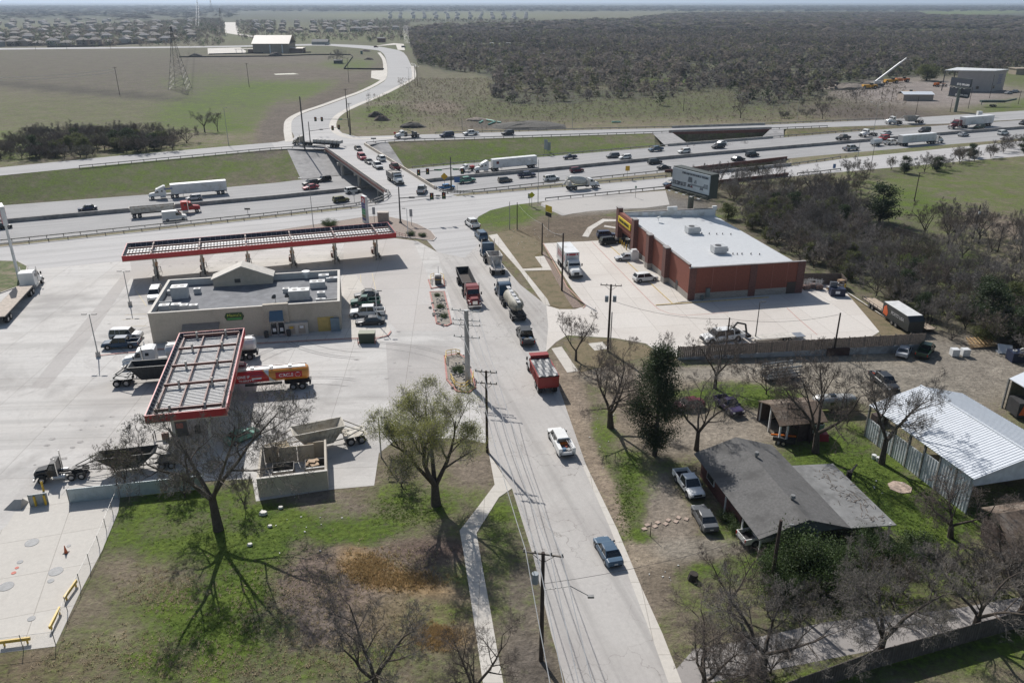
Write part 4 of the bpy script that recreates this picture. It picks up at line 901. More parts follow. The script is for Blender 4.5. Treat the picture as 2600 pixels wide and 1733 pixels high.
# parked dump trailer
t=thing('dump_trailer','unhitched dusty white bottom-dump trailer behind the walled dumpster pen','trailer')
tm=mat('dusty_white',(.45,.42,.36),.7,var=.2,sc=2,stain=(.3,.26,.2),ssc=.8); k=trailer(t,'belly',6.1,-6.1,tm)
for x in(5.2,3.9): axle(t,x-.2,par=k)
f=MB(); f.b2(3.0,5.8,-.6,.6,1.0,1.15); [f.b2(3.1,5.7,s*.95-.3,s*.95+.3,1.12,1.18) for s in(-1,1)]; part(k,'dolly',f,mat('tan_steel',(.35,.28,.17),.8,var=.3))
place(t,(930,1112),(668,1166),12.2,0,lo=.85,hi=1.15)
car('sedan','teal','pale teal car parked under the bare tree behind the diesel canopy','car',(600,1122),(632,1108),0)
# brick store lot
car('suv','navy','dark blue SUV at the top of the brick store lot','car',(1517,604),(1562,602),0)
car('suv','black','black boxy SUV just below the dark blue SUV at the brick store','car',(1523,622),(1571,617),0,rack=True)
car('sedan','silver','silver sedan parked across from the box truck','car',(1618,659),(1561,661),0)
car('hatch','white','white crossover nearest to the brick store corner','car',(1609,716),(1667,710),0)
o=straight('box','white','white box truck with red lettering on its side at the lot entrance',(1418,652),(1478,728),0,L=10.2,name='box_truck',lo=.8)
q=MB()
for i in range(7): x=-4.2+i*.78; q.add([(x,-1.275,1.9),(x+.28,-1.275,1.9),(x+.62,-1.275,3.3),(x+.3,-1.275,3.3)],[(0,1,2,3)]); q.add([(x+.1,-1.276,2.5),(x+.6,-1.276,2.4),(x+.65,-1.276,2.65),(x+.15,-1.276,2.75)],[(0,1,2,3)])
part(o,'red_lettering',q,mat('truck_lettering',(.42,.08,.09),.5))
q=MB(); q.b2(1.66,1.68,-.6,.6,3.35,3.7); q.b2(1.66,1.68,-1.0,-.75,3.4,3.7); q.b2(1.66,1.68,.75,1.0,3.4,3.7); part(o,'front_emblem',q,mat('emblem_red',(.4,.03,.04),.5))
o=pickup('white','white pickup with a folded black tow boom behind the wooden fence',(1893,858),(1772,872),L=6.4,lo=.8)
q=MB(); q.bar((-1,0,1.2),(-2.2,0,2.6),.25); q.bar((-2.2,0,2.6),(-3.6,0,2.2),.25); q.bar((-3.6,0,2.2),(-4.0,0,.6),.25); q.b2(-2.4,-1.2,-.8,.8,.9,1.6); q.b2(-4.2,-3.6,-.9,.9,.4,.8); part(o,'tow_boom',q,M_BLK)
t=thing('equipment_trailer','long flat equipment trailer with steel ramps behind the wooden fence','trailer')
q=MB(); q.b2(-5,3.6,-1.2,1.2,.75,.9); part(t,'deck',q,mat('trailer_deck',(.5,.47,.42),.8,var=.2)); q=MB(); q.b2(3.6,5.8,-1.1,1.1,.6,.75); q.b2(-6.6,-5,-.15,.15,.6,.75); part(t,'ramp',q,mat('steel_ramp',(.22,.24,.27),.5,.3))
for x in(1.2,2.3):
    for s in(-1,1): wheel(t,x,s*1.1,.4)
place(t,(1900,868),(2040,857),12,0,lo=.7)
# yard
car('sedan','silver','silver sedan parked against the concrete wall','car',(2286,912),(2302,887),0)
pickup('dgreen','dark green pickup beside the silver sedan at the wall',(2338,912),(2356,887),crew=False)
pickup('dark','black pickup with a pale hood beside the big metal barn',(2218,958),(2268,1000),load=4)
pickup('purple','old faded purple pickup standing on the grass',(1832,1026),(1866,1054),crew=False,L=5.2)
car('sedan','maroon','old dull red car behind the dark evergreen tree','car',(1780,1030),(1712,1040),0)
pickup('white','white pickup parked beside the grey-roofed house',(1727,1212),(1768,1270),crew=False,L=5.6)
car('sedan','grey','dark grey sedan parked below the white pickup by the house','car',(1803,1352),(1772,1297),0)
pickup('white','white pickup with its nose under the carport roof',(1895,1378),(1985,1362))
# airstream-like silver trailer
t=thing('travel_trailer','rounded silver travel trailer behind the brown-roofed shed','trailer'); q=MB(); rg=[]; n=14
for x,k in((-3.6,.45),(-3.4,.72),(-2.9,.95),(-2,1),(2,1),(2.9,.95),(3.4,.72),(3.6,.45)): rg.append([(x,1.2*k*math.copysign(abs(cos(2*pi*i/n))**.7,cos(2*pi*i/n)),1.65+1.15*k*math.copysign(abs(sin(2*pi*i/n))**.7,sin(2*pi*i/n))) for i in range(n)])
q.loft(rg); part(t,'shell',q,mat('weathered_aluminium',(.42,.41,.38),.35,.35,var=.2,sc=2),smooth=True)

for bb in((-1.2,-.4,-1.23,-1.2,1.5,2.1),(2.2,2.6,-1.2,-1.17,1.4,2.1),(-1,0,-.4,.4,2.75,2.95)): q=MB(); q.b2(*bb); part(t,'window' if bb[4]<2.5 else 'roof_vent',q,M_GLASS)
for x in(-.5,.5):
    for s in(-1,1): wheel(t,x,s*1.0,.36)
q=MB(); q.bar((-3.4,0,.5),(-4.8,0,.5),.12); part(t,'hitch',q,M_FRAME)
place(t,(2058,1044),(2170,1040),7.4,0,lo=.8)
# stock trailer
t=thing('stock_trailer','slatted white and black livestock trailer at the edge of the yard','trailer'); q=MB()
for s in(-1,1):
    for zz in(.7,1.15,1.6,2.0): q.b2(-2.6,2.6,s*1.0-.03,s*1.0+.03,zz,zz+.16)
    for i in range(7): x=-2.6+i*.87; q.b2(x-.03,x+.03,s*1.03-.03,s*1.03+.03,.6,2.3)
    q.b2(-2.6,2.6,s*1.0-.04,s*1.0+.04,2.2,2.3)
part(t,'slatted_sides',q,mat('stock_steel',(.22,.23,.24),.6,var=.3)); q=MB(); q.b2(-2.7,2.7,-1,1,.5,.62); q.b2(2.7,4.0,-.08,.08,.5,.62); part(t,'floor_frame',q,M_FRAME)
for x in(-.5,.5):
    for s in(-1,1): wheel(t,x,s*1.12,.36)
place(t,(1930,968),(2030,955),6.6,0,lo=.7,hi=1.3)
# black cargo trailer and neighbours beside the thicket
def ctrailer(label,a,b,L,kind):
    t=thing('cargo_trailer' if kind=='cargo' else 'flatbed_trailer',label,'trailer'); h=L/2
    if kind=='cargo':
        q=MB(); q.xprof([(-h,.5),(-h,2.5),(h-.6,2.5),(h,1.9),(h,.5)],-1.15,1.15); k=part(t,'body',q,mat('trailer_black',(.02,.024,.024),.45,var=.15))
        q=MB(); q.b2(-h+.05,h-.7,-1.1,1.1,2.5,2.54); part(k,'roof_panel',q,mat('pale_roof',(.6,.6,.58),.5))
        textpart(k,'PORTS USA',.62,mat('grey_letters',(.4,.4,.4),.5),(.5,-1.17,1.65),(1,0,0),(0,0,1))
        n=MB(); n.add([(-h+.3,-1.17,.9),(-h+1.3,-1.17,.75),(-h+1.5,-1.17,1.3),(-h+.9,-1.17,2.3),(-h+.35,-1.17,1.9)],[(0,1,2,3,4)]); part(k,'orange_logo',n,mat('logo_orange',(.55,.1,.02),.5))
    else:
        q=MB(); q.b2(-h,h,-1.1,1.1,.65,.78); part(t,'deck',q,mat('plank_deck',(.42,.34,.26),.85,var=.2,sc=2)); q=MB()
        for s in(-1,1):
            q.b2(-h,h,s*1.12-.03,s*1.12+.03,.75,.85); q.b2(-h,h,s*1.12-.02,s*1.12+.02,1.15,1.2)
            for i in range(6): x=-h+i*L/5; q.b2(x-.03,x+.03,s*1.12-.03,s*1.12+.03,.7,1.2)
        q.b2(-h-1.2,-h,-.08,.08,.5,.62); part(t,'side_rail',q,M_FRAME)
    for x in(-.5,.5):
        for s in(-1,1): wheel(t,x,s*1.1,.36)
    place(t,a,b,L,0,lo=.7,hi=1.3)
ctrailer('black enclosed cargo trailer with a pale roof and an orange mark beside the thicket',(2255,806),(2322,850),6.6,'cargo')
ctrailer('flat trailer with a tan plank deck behind the black cargo trailer',(2203,768),(2252,801),6.0,'flat')
ctrailer('empty dark flat trailer right of the black cargo trailer',(2322,822),(2362,845),4.8,'flat')
# far cars
for i,(x,y,c,l) in enumerate([(830,115,'blue','blue pickup on the far road beyond the junction'),(955,121,'maroon','dark red car on the bend of the far road'),(1025,121,'dark','dark car at the far side road by the woods'),(996,98,'black','black car beyond the far side road')]):
    car('suv',c,l,'car',(x-8,y),(x+8,y),0,name='distant_car')
# ================= roads furniture and bridges =================
HD=Vector((cos(HANG),sin(HANG),0))
M_GALV=mat('galvanised_rail',(.22,.22,.215),.5,.3,var=.25,sc=2); M_WOOD=mat('pole_wood',(.05,.035,.028),.9,var=.3,sc=3); M_POST=mat('weathered_post',(.16,.14,.12),.9,var=.25)
M_STEEL=mat('pole_steel',(.33,.34,.34),.45,.5,var=.15); M_DKST=mat('dark_steel_pole',(.07,.07,.072),.5,.3); M_CONC=mat('barrier_concrete',(.42,.40,.37),.85,var=.15,sc=1.5,stain=(.3,.28,.26),ssc=.4)
M_DCONC=mat('median_concrete',(.33,.31,.29),.9,var=.2,sc=1,stain=(.2,.19,.18),ssc=.3); M_RUST=mat('weathering_beam',(.17,.07,.055),.8,var=.25,sc=1.5); M_APR=mat('slope_paving',(.33,.32,.31),.9,var=.15,sc=.6,stain=(.2,.195,.19),ssc=.12)
M_SLAB=mat('slab_soffit',(.35,.34,.33),.9)
M_YEL=mat('yellow_paint',(.55,.36,.03),.5,var=.15,sc=3); M_BLKP=mat('matt_black',(.015,.015,.016),.7)
def wall_line(P,name,m,h,w=.3,z0=0.0,parent=None,lab=None,cat='barrier',group=None):
    mb=MB()
    for a,b in zip(P[:-1],P[1:]):
        d=(b-a); n=Vector((-d.y,d.x,0)).normalized()*w/2
        vs=[a-n,b-n,b+n,a+n]; mb.add([(v.x,v.y,v.z+z0) for v in vs]+[(v.x,v.y,v.z+z0+h) for v in vs],[(0,3,2,1),(4,5,6,7),(0,1,5,4),(1,2,6,5),(2,3,7,6),(3,0,4,7)])
    if parent: return part(parent,name,mb,m)
    o=obj(name,mb.mesh(name,m)); return tag(o,lab,cat,group)
POSTM=MB().b2(-.08,.08,-.1,.1,0,.78).mesh('post',M_POST)
def guardrail(P,label,sp=1.9*2,group='guardrails along the roads'):
    base=P[0]; o=thing('guardrail',label,'guardrail',base,0,group); Q=[p-base for p in P]; mb=MB()
    for z0,z1 in((.50,.60),(.62,.72),(.74,.80)):
        for a,b in zip(Q[:-1],Q[1:]):
            d=b-a; n=Vector((-d.y,d.x,0)).normalized()*(.05 if z1!=.72 else .02)
            vs=[a-n,b-n,b+n,a+n]; mb.add([(v.x,v.y,v.z+z0) for v in vs]+[(v.x,v.y,v.z+z1) for v in vs],[(0,3,2,1),(4,5,6,7),(0,1,5,4),(1,2,6,5),(2,3,7,6),(3,0,4,7)])
    part(o,'rail',mb,M_GALV)
    L=sum((b-a).length for a,b in zip(Q[:-1],Q[1:])); n=min(96,int(L/sp)); acc=0;seg=0
    for i in range(n+1):
        t=L*i/n
        while seg<len(Q)-2 and t>acc+(Q[seg+1]-Q[seg]).length: acc+=(Q[seg+1]-Q[seg]).length; seg+=1
        a,b=Q[seg],Q[seg+1]; p=a.lerp(b,min(1,(t-acc)/(b-a).length)); q=obj('post',POSTM,o); q.location=p; q.rotation_euler=(0,0,atan2(b.y-a.y,b.x-a.x))
    return o
def along(f,z,x0,x1,st=25,dy=0): 
    xs=list(np.arange(x0,x1,st))+[x1]; return [G(x,f(x)+dy,z(x)) for x in xs]
wall_line(along(MD,hz,-1500,4300,100),'median_barrier',M_DCONC,1.1,.5,lab='long grey concrete median barrier dividing the highway carriageways',cat='barrier')
guardrail(along(FI,Z0,202,826,40),'guardrail above the green slope on the left side of the overpass')
guardrail(along(FI,Z0,930,1703,40),'guardrail above the green slope between the overpass and the creek bridge')
guardrail(along(NE,Z0,1105,1706,40),'guardrail on the outer side of the far frontage road before the creek')
guardrail(along(NE,Z0,1942,2243,40),'guardrail on the outer side of the far frontage road past the creek')
guardrail(along(FI,Z0,1958,2100,30),'short guardrail on the inner side of the far frontage road past the creek')
guardrail(along(HF,hz,1047,1696,40),'guardrail at the foot of the green slope right of the overpass')
guardrail(along(HF,hz,1960,2219,40),'guardrail between the highway and the dry grass strip past the creek')
guardrail(along(HN,hz,-300,905,50,-1)+[G(950,512,0),G(985,499,0),G(988,490,0)],'guardrail on the highway shoulder left of the overpass')
guardrail([G(1108,482,0),G(1130,490,0)]+along(HN,hz,1180,1696,40,-1),'guardrail on the near highway shoulder right of the overpass')
guardrail(along(NF,Z0,-300,900,50,.5)+[G(950,519,0),G(980,508,0),G(992,496,0),G(986,487,0)],'guardrail along the near frontage road curving to the overpass')
guardrail([G(1107,479,0),G(1122,489,0),G(1150,494,0)]+along(NF,Z0,1214,1690,40,0),'guardrail on the far side of the near frontage road by the mixer truck')
guardrail([G(x,509-(x-1385)*.099,0) for x in range(1385,1700,38)],'guardrail in front of the paved drainage slope')
guardrail([G(2006,421,0),G(2070,412,0),G(2134,402,0)],'guardrail curving off the near creek bridge')
guardrail([G(2024,445,0),G(2080,440,0),G(2134,433,0)],'guardrail at the near frontage road by the wide bare tree')
# paved slopes under the overpass
def apron(xa0,xa1,xb0,xb1,fa,za,fb,zb,dz=.12,nm='paved_slope'):
    mb=MB(); rows=[]
    for i in range(9):
        u=i/8; r=[]
        A=G(xa0+(xa1-xa0)*u,fa(xa0+(xa1-xa0)*u),za(0 if za is Z0 else xa0+(xa1-xa0)*u)); xb=xb0+(xb1-xb0)*u; B=G(xb,fb(xb),zb(xb))
        for t in(0,.5,1): v=A.lerp(B,t); v.z+=dz; r.append(v)
        rows.append(r)
    mb.loft(rows,cap=False,closed=False); return struct(nm,mb.mesh(nm,M_APR))
apron(728,984,764,1030,FI,Z0,HF,hz); apron(840,1125,930,1120,HN,hz,NF,Z0)
apron(1656,1706,1690,1750,FI,Z0,HF,hz,.07); apron(1955,1990,1930,1990,FI,Z0,HF,hz,.07)
# drainage slope and flume north of the brick store
sheet([(1375,515),(1400,509),(1540,496),(1690,484),(1700,520),(1640,528),(1560,532),(1500,536),(1450,543),(1428,548),(1390,530),(1373,522)],'paved_drain',pave('drain_paving',(.42,.40,.375),dark=(.25,.24,.23),dw=.7),.03)
sheet([(1478,600),(1492,578),(1530,556),(1580,558),(1575,562),(1535,563),(1505,582),(1494,602)],'flume',M_WALK,.05)
sheet([(1535,572),(1600,583),(1600,586),(1533,576)],'flume',M_WALK,.05)
# overpass
o=thing('overpass_bridge','concrete overpass with rust-red outer railings crossing the highway','bridge',(0,0,0))
BL=[G(824,378),G(979,489)]; BR=[G(928,369),G(1106,480)]
mb=MB(); P=[BL[0],BL[1],BR[1],BR[0]]; mb.prism([(p.x,p.y) for p in P],-.35,.04); part(o,'deck',mb,M_FR)
dirB=(BL[1]-BL[0]); 
mb=MB()
for k in range(7):
    t=(k+.4)/6.8; a=BL[0].lerp(BR[0],t); b=BL[1].lerp(BR[1],t); wall=[a,b]; d=(b-a); n=Vector((-d.y,d.x,0)).normalized()*.3
    vs=[a-n,b-n,b+n,a+n]; mb.add([(v.x,v.y,-1.45) for v in vs]+[(v.x,v.y,-.36) for v in vs],[(0,3,2,1),(4,5,6,7),(0,1,5,4),(1,2,6,5),(2,3,7,6),(3,0,4,7)])
q=part(o,'girders',mb,M_SLAB); q['kind']='stuff'
wall_line(BL,'outer_rail',M_RUST,.75,.12,-.45,o); wall_line([p+Vector((.35,.0,0)) for p in BL],'parapet',M_CONC,.95,.3,.04,o)
wall_line(BR,'outer_rail',M_RUST,.75,.12,-.45,o); wall_line([p-Vector((.35,.0,0)) for p in BR],'parapet',mat('tan_parapet',(.5,.44,.36),.8,var=.15),.95,.35,.04,o)
for (px,py) in((866,446),(909,473),(958,500)):
    b=G(px,py,-6); mb=MB()
    wid=(BR[0]-BL[0]).dot(HD)
    c=MB(); c.box((b.x+HD.x*6.5,b.y+HD.y*6.5,-1.95),(15,1.1,1.0),rz=HANG); part(o,'pier_cap',c,M_CONC)
    for s in(.6,6.5,12.4):
        c=MB(); c.cyl((b.x+HD.x*s,b.y+HD.y*s,-6.1),(b.x+HD.x*s,b.y+HD.y*s,-2.4),.55,n=14); part(o,'pier_column',c,M_CONC)
sheet([(975,486),(1110,477),(1128,489),(1160,498),(1150,515),(960,530),(930,530),(975,510)],'near_approach',M_FR,.036)
P=[G(x,y) for x,y in((978,487),(1107,478),(1128,487),(1150,497),(1140,508),(960,522),(990,500))]; part(o,'abutment',MB().prism([(p.x,p.y) for p in P],-7,.03),M_CONC)
P=[G(x,y) for x,y in((822,380),(930,370),(928,367),(822,376))]; part(o,'abutment',MB().prism([(p.x,p.y) for p in P],-1.6,-.4),M_CONC)
# far road north of the junction and the distant roads
FL=[(738,357),(747,347),(737,326),(742,306),(772,288),(816,273),(879,250),(915,237),(964,214),(983,195),(981,153),(968,132),(941,126),(861,118.6),(800,116),(612,119.5),(436,122),(0,126.5),(-600,132)]
FRr=[(905,349),(869,340),(851,324),(854,306),(872,288),(920,265),(961,248),(1029,214),(1048,195),(1044,168),(1025,134),(987,123),(945,117),(876,113.4),(800,112),(612,116),(436,118.5),(0,122.5),(-600,127)]
sheet(sm(FL,3)+sm(FRr,3)[::-1],'far_road',M_FAR,.03)
sheet([(690,362),(738,355),(760,340),(850,330),(905,346),(930,350),(1100,343),(1100,352),(930,364),(1000,400),(990,420),(880,420),(800,372),(700,378)],'far_junction',M_FR,.034) if 0 else sheet([(690,364),(738,354),(790,330),(852,322),(869,338),(905,347),(1000,345),(1000,357),(928,370),(824,379),(700,379)],'far_junction',M_FR,.036)
sheet([(824,378),(928,369),(1000,420),(1106,480),(1150,497),(1210,500),(1190,560),(1050,590),(900,560),(900,530),(950,520),(992,498),(979,488)],'near_junction',M_FR,.040) if 0 else None
def strip_px(P,w,name,m,z=.06):
    Q=[G(x,y) for x,y in P]; rows=[]
    for i,p in enumerate(Q):
        d=(Q[min(i+1,len(Q)-1)]-Q[max(i-1,0)]); n=Vector((-d.y,d.x,0)).normalized()*w/2; rows.append([p-n+Vector((0,0,z)),p+n+Vector((0,0,z))])
    mb=MB(); mb.loft(rows,cap=False,closed=False); mb.f=[f[::-1] if (Vector(mb.v[f[1]])-Vector(mb.v[f[0]])).cross(Vector(mb.v[f[2]])-Vector(mb.v[f[0]])).z<0 else f for f in mb.f]
    return struct(name,mb.mesh(name,m))
strip_px(sm([(735,360),(732,345),(730,326),(735,304),(768,285),(812,270),(876,247),(915,233),(960,211),(977,194),(976,155),(962,134)],4),3.2,'far_pavement',M_WALK)
strip_px(sm([(1000,350),(905,352),(864,342),(846,326),(849,305),(869,286),(918,262),(962,245),(1030,211),(1051,195),(1047,168)],4),3.0,'far_pavement',M_WALK) 
sheet([(943,180),(978,179),(979,203),(962,203),(942,198)],'concrete_pad',M_WALK,.04)
sheet([(570,57),(600,57),(608,86),(650,92),(650,96),(572,84)],'distant_street',M_WALK,.03)
sheet([(527,123),(610,121),(625,130),(622,137),(528,138)],'church_lot',M_WALK,.03)
sheet([(695,188),(745,186),(760,189),(700,190.5)],'pond',mat('pale_water',(.45,.47,.47),.1,spec=.8),.05)
sheet([(945,118),(1000,110),(1025,112),(1028,128),(1010,127),(1005,114)],'distant_street',M_WALK,.035)
# creek bridge beams and barriers
o=thing('creek_bridge','far frontage creek bridge with rust-red side beam','bridge')
wall_line(along(FI,Z0,1698,1958,30),'side_beam',M_RUST,1.5,.25,-1.3,o); wall_line(along(FI,Z0,1698,1958,30,-1),'parapet',M_CONC,.9,.3,.02,o); wall_line(along(NE,Z0,1706,1942,30),'parapet',M_CONC,.9,.3,.02,o)
for x in(1740,1790,1850,1910):
    p=G(x,FI(x)); c=MB(); c.cyl((p.x,p.y+1,-7),(p.x,p.y+1,-1),.45,n=10); c.cyl((p.x-2,p.y+5,-7),(p.x-2,p.y+5,-1),.45,n=10) if 0 else None; part(o,'pier_column',c,M_CONC)
mb=MB(); A=along(FI,Z0,1690,1965,30); Bq=along(NE,Z0,1690,1965,30); mb.prism([(p.x,p.y) for p in A]+[(p.x,p.y) for p in Bq[::-1]],-.5,.0); part(o,'deck',mb,M_SLAB)
o=thing('creek_bridge','main highway creek bridge with a light far parapet and red near beam','bridge')
wall_line(along(HF,hz,1696,1962,30),'parapet',M_CONC,.9,.35,.02,o); wall_line(along(HN,hz,1688,1998,30),'side_beam',M_RUST,2.0,.25,-1.2,o)
for x in(1760,1830,1900,1960):
    p=G(x,HN(x),hz(x)); c=MB(); c.cyl((p.x,p.y+1,-7),(p.x,p.y+1,-2.2),.5,n=10); part(o,'pier_column',c,M_CONC)
o=thing('creek_bridge','near frontage creek bridge half hidden by thicket branches','bridge')
wall_line(along(NF,Z0,1800,2008,30),'parapet',M_CONC,.95,.3,.02,o); wall_line([G(x,480-(x-1690)*.106,0) for x in(1690,1780,1870,1945,2000)],'side_beam',M_RUST,1.5,.25,-.45,o)
# ---------------- poles ----------------
def upole(label,bx,by,ty,z=0.0,r=.17,arms=(),mt=None,cat='utility pole',group=None,name='utility_pole',adir=None,trans=0,conduit=0,top=None):
    p=G(bx,by,z); h=Hh(bx,by,ty,z) if top is None else top; o=thing(name,label,cat,p,0,group)
    m=MB(); m.cyl((0,0,-.3),(0,0,h),r,r*.72,n=9); part(o,'pole_shaft',m,mt or M_WOOD)
    a=adir if adir is not None else 0; ux,uy=cos(a),sin(a)
    for dz,ln in arms:
        m=MB(); m.bar((-ux*ln/2,-uy*ln/2,h-dz),(ux*ln/2,uy*ln/2,h-dz),.13); m.bar((-ux*ln*.3,-uy*ln*.3,h-dz),(0,0,h-dz-.8),.05); m.bar((ux*ln*.3,uy*ln*.3,h-dz),(0,0,h-dz-.8),.05)
        k=part(o,'crossarm',m,mt or M_POST)
        for s in(-.47,-.2,.2,.47):
            q=MB(); q.cyl((ux*ln*s,uy*ln*s,h-dz),(ux*ln*s,uy*ln*s,h-dz+.28),.06,n=6); part(k,'insulator',q,M_GALV)
    for i in range(trans):
        m=MB(); s=(-1,1,0)[i]; m.cyl((s*.6,-.35,h-2.6),(s*.6,-.35,h-1.7),.28,n=10); part(o,'transformer',m,mat('transformer_grey',(.25,.28,.3),.5))
    if conduit: m=MB(); m.cyl((.35,-.1,0),(.35,-.1,h*.6),.08,n=6); part(o,'conduit',m,M_GALV)
    return o
RD=R(-12)
pA=upole('dark wooden pole with a crossarm and transformer at the bottom of the road',1374,1676,1402,arms=((.15,3.2),),adir=RD,trans=1,r=.2)
h=Hh(1374,1676,1402); 
m=MB(); m.bar((.1,0,h-3.6),(2.2,.1,h-3.3),.06); m.bar((2.2,.1,h-3.3),(3.6,-.3,h-3.9),.06); m.box((3.8,-.35,h-3.95),(.5,.25,.18)); part(pA,'street_light_arm',m,M_GALV)
pB=upole('wooden pole with two crossarms between the leafing tree and the road',1237,1147,941,arms=((.15,2.6),(1.6,2.6)),adir=RD,r=.18)
pC=upole('tall thick grey steel pole with stacked arms rising from the railed island',1188,975,787,arms=((.1,4.2),(1.5,4.0),(2.2,4.0),(4.0,3.8)),mt=M_STEEL,r=.42,adir=RD,name='transmission_pole')
pD=upole('wooden pole with transformers standing beside the brick store entrance drive',1543,892,722,arms=((.15,3.2),),adir=R(-10),trans=2,conduit=1,r=.2)
pE=upole('tall bare wooden pole beside the white box truck',1426.5,738,592,arms=(),r=.19)
pF=upole('shorter bare wooden pole at the upper corner of the brick store lot',1376,646,566,arms=(),r=.17)
pG=upole('leaning wooden pole rising behind the right end of the wooden fence',2116,900,794,r=.15)
pH=upole('thin wooden pole in front of the white tow pickup',1842,900,806,r=.14)
pI=upole('dark wooden pole with a small lamp beside the carport',1955,1500,1320,r=.2)
m=MB(); hh=Hh(1955,1500,1320); m.bar((0,0,hh-.6),(.9,0,hh-.5),.05); m.box((1.0,0,hh-.5),(.4,.2,.15)); part(pI,'lamp_arm',m,M_GALV)
pJ=upole('wooden pole on the right green meadow',2321,511,439,r=.14); pK=upole('wooden pole with a white box at the meadow edge by the thicket',2470,606,520,r=.15)
m=MB(); m.box((0,-.25,Hh(2470,606,520)-1.8),(.4,.3,.7)); part(pK,'meter_box',m,M_WHT)
pL=upole('thin leaning pole among the thicket at the right edge',2533,639,576,r=.13)
pM=upole('pair pole beside the green verge, left of the yellow store sign',1313,583,514,r=.13); pN=upole('right-hand one of two thin poles on the green verge',1294,583,512,r=.1,mt=M_STEEL)
for i,(x,y,t,l) in enumerate([(304,241,171,'lone wooden pole in the brown field left of the lattice tower'),(633,222,161,'lone wooden pole on the green part of the far field'),(886,210,147,'wooden pole beside the bend of the far road'),(1060,220,168,'dark wooden pole on the outer bend of the far road'),(1054,218,160,'wooden pole just left of the one on the outer bend'),(1205,183,115,'left pole of an H-frame pair in the woods clearing'),(1212,184,115,'right pole of an H-frame pair in the woods clearing'),(885,322,250,'slim pole left of the far junction verge'),(891,338,262,'slim pole with wires beside the far signal'),(882,300,226,'twin topped pole by the far road curve'),(91,126,92,'left roadside pole by the suburb'),(281,124,88,'middle roadside pole by the suburb'),(170,126,92,'roadside pole between the two other suburb poles'),(1735,283,250,'short pole pair right of the far verge'),(2057,355,300,'pole')]):
    if i==14: continue
    upole(l,x,y,t,r=.16,arms=((.2,2.2),) if i in(0,1,2,3,9,8) else (),adir=.3)
for x,y,t,l in [(2173,262,232,'left of the yard fence poles'),(2238,250,224,'dark pole behind the white crane'),(2263,257,224,'thin yard pole left of the small shed'),(2325,290,246,'thin roadside pole left of the twin black billboards'),(2412,285,252,'dark roadside pole left of the billboard stem'),(2458,276,222,'thin roadside pole right of the billboard stem'),(2512,250,190,'thin pole in front of the white yard building'),(2585,265,230,'pole at the yard entrance near the right edge')]:
    upole(l if 'pole' in l else l+' pole',x,y,t,r=.13,name='yard_pole')
def lamp(label,bx,by,ty,z=0.0,arm=1.8,dirn=1,twin=False,mt=None,base=False,r=.1,group=None,up=.4,name='street_lamp'):
    p=G(bx,by,z); h=Hh(bx,by,ty,z); o=thing(name,label,'street lamp',p,0,group); mt=mt or M_STEEL
    m=MB(); m.cyl((0,0,0),(0,0,h),r,r*.6,n=8); part(o,'lamp_post',m,mt)
    for s in((-1,1) if twin else (dirn,)):
        m=MB(); m.bar((0,0,h-up),(s*arm,0,h),.05); k=part(o,'lamp_arm',m,mt); m=MB(); m.box((s*(arm+.25),0,h),(.75,.3,.12)); part(k,'lamp_head',m,M_WHT if up>.5 else M_DKST)
    if base: m=MB(); m.cyl((0,0,0),(0,0,.85),.35,.33,n=12); part(o,'concrete_base',m,M_CONC)
    return o
lamp('twin-headed lot lamp left of the beige store corner',331,776,688,twin=True,arm=.5,base=True,up=.1)
lamp('twin-headed lot lamp above the dark blue pickup',250,905,797,twin=True,arm=.5,base=True,up=.1)
lamp('white lot lamp beside the green dumpster',959,826,738,twin=True,arm=.45,base=True,up=.05,mt=M_WHT)
lamp('lot lamp on a round base beside the leafing tree',968,1160,1058,twin=True,arm=.4,up=.1)
lamp('dark slim lamp in the brick store lot by the wooden fence',1917,865,766,arm=.3,mt=M_DKST,up=.02)
lamp('highway lamp left of the overpass beside the bush',796,578,452,arm=1.8,dirn=-1,up=1.0)
lamp('highway lamp beside the concrete mixer',1366,516,405,arm=2.2,dirn=-1,up=1.0)
lamp('twin-armed tall highway lamp above the bare-framed truck',2215,352,259,twin=True,arm=2.6,up=1.6,z=-1)
lamp('far roadside lamp above the far frontage road',1453,329,262,twin=True,arm=.8,up=.1); lamp('lamp behind the dark car on the far frontage road',1173.7,331,291,arm=.6,up=.1)
lamp('lamp on the bend of the far road',1040,229,173,twin=True,arm=.8,up=.1); lamp('lamp beside the straight of the far road',936,260,229,arm=.6,up=.1)
lamp('lamp left of the far junction slope',581,370,273,arm=.8,up=.1,r=.12); lamp('lamp above the creek in the brush',1962,290,256,twin=True,arm=.8,up=.1); lamp('lamp right of the creek brush',2023,306,252,twin=True,arm=.8,up=.1)
lamp('slim white lamp at the corner of the gravel bed',1036,600,529,arm=.4,dirn=-1,up=.05,mt=M_WHT)
lamp('leaning pole lamp in front of the wide thicket bush',2208,443,370,arm=.2,up=.05,mt=M_WOOD,name='leaning_pole'); lamp('thin pole between hedge bushes on the near frontage road',2176,410,355,arm=.3,up=.05,z=0)
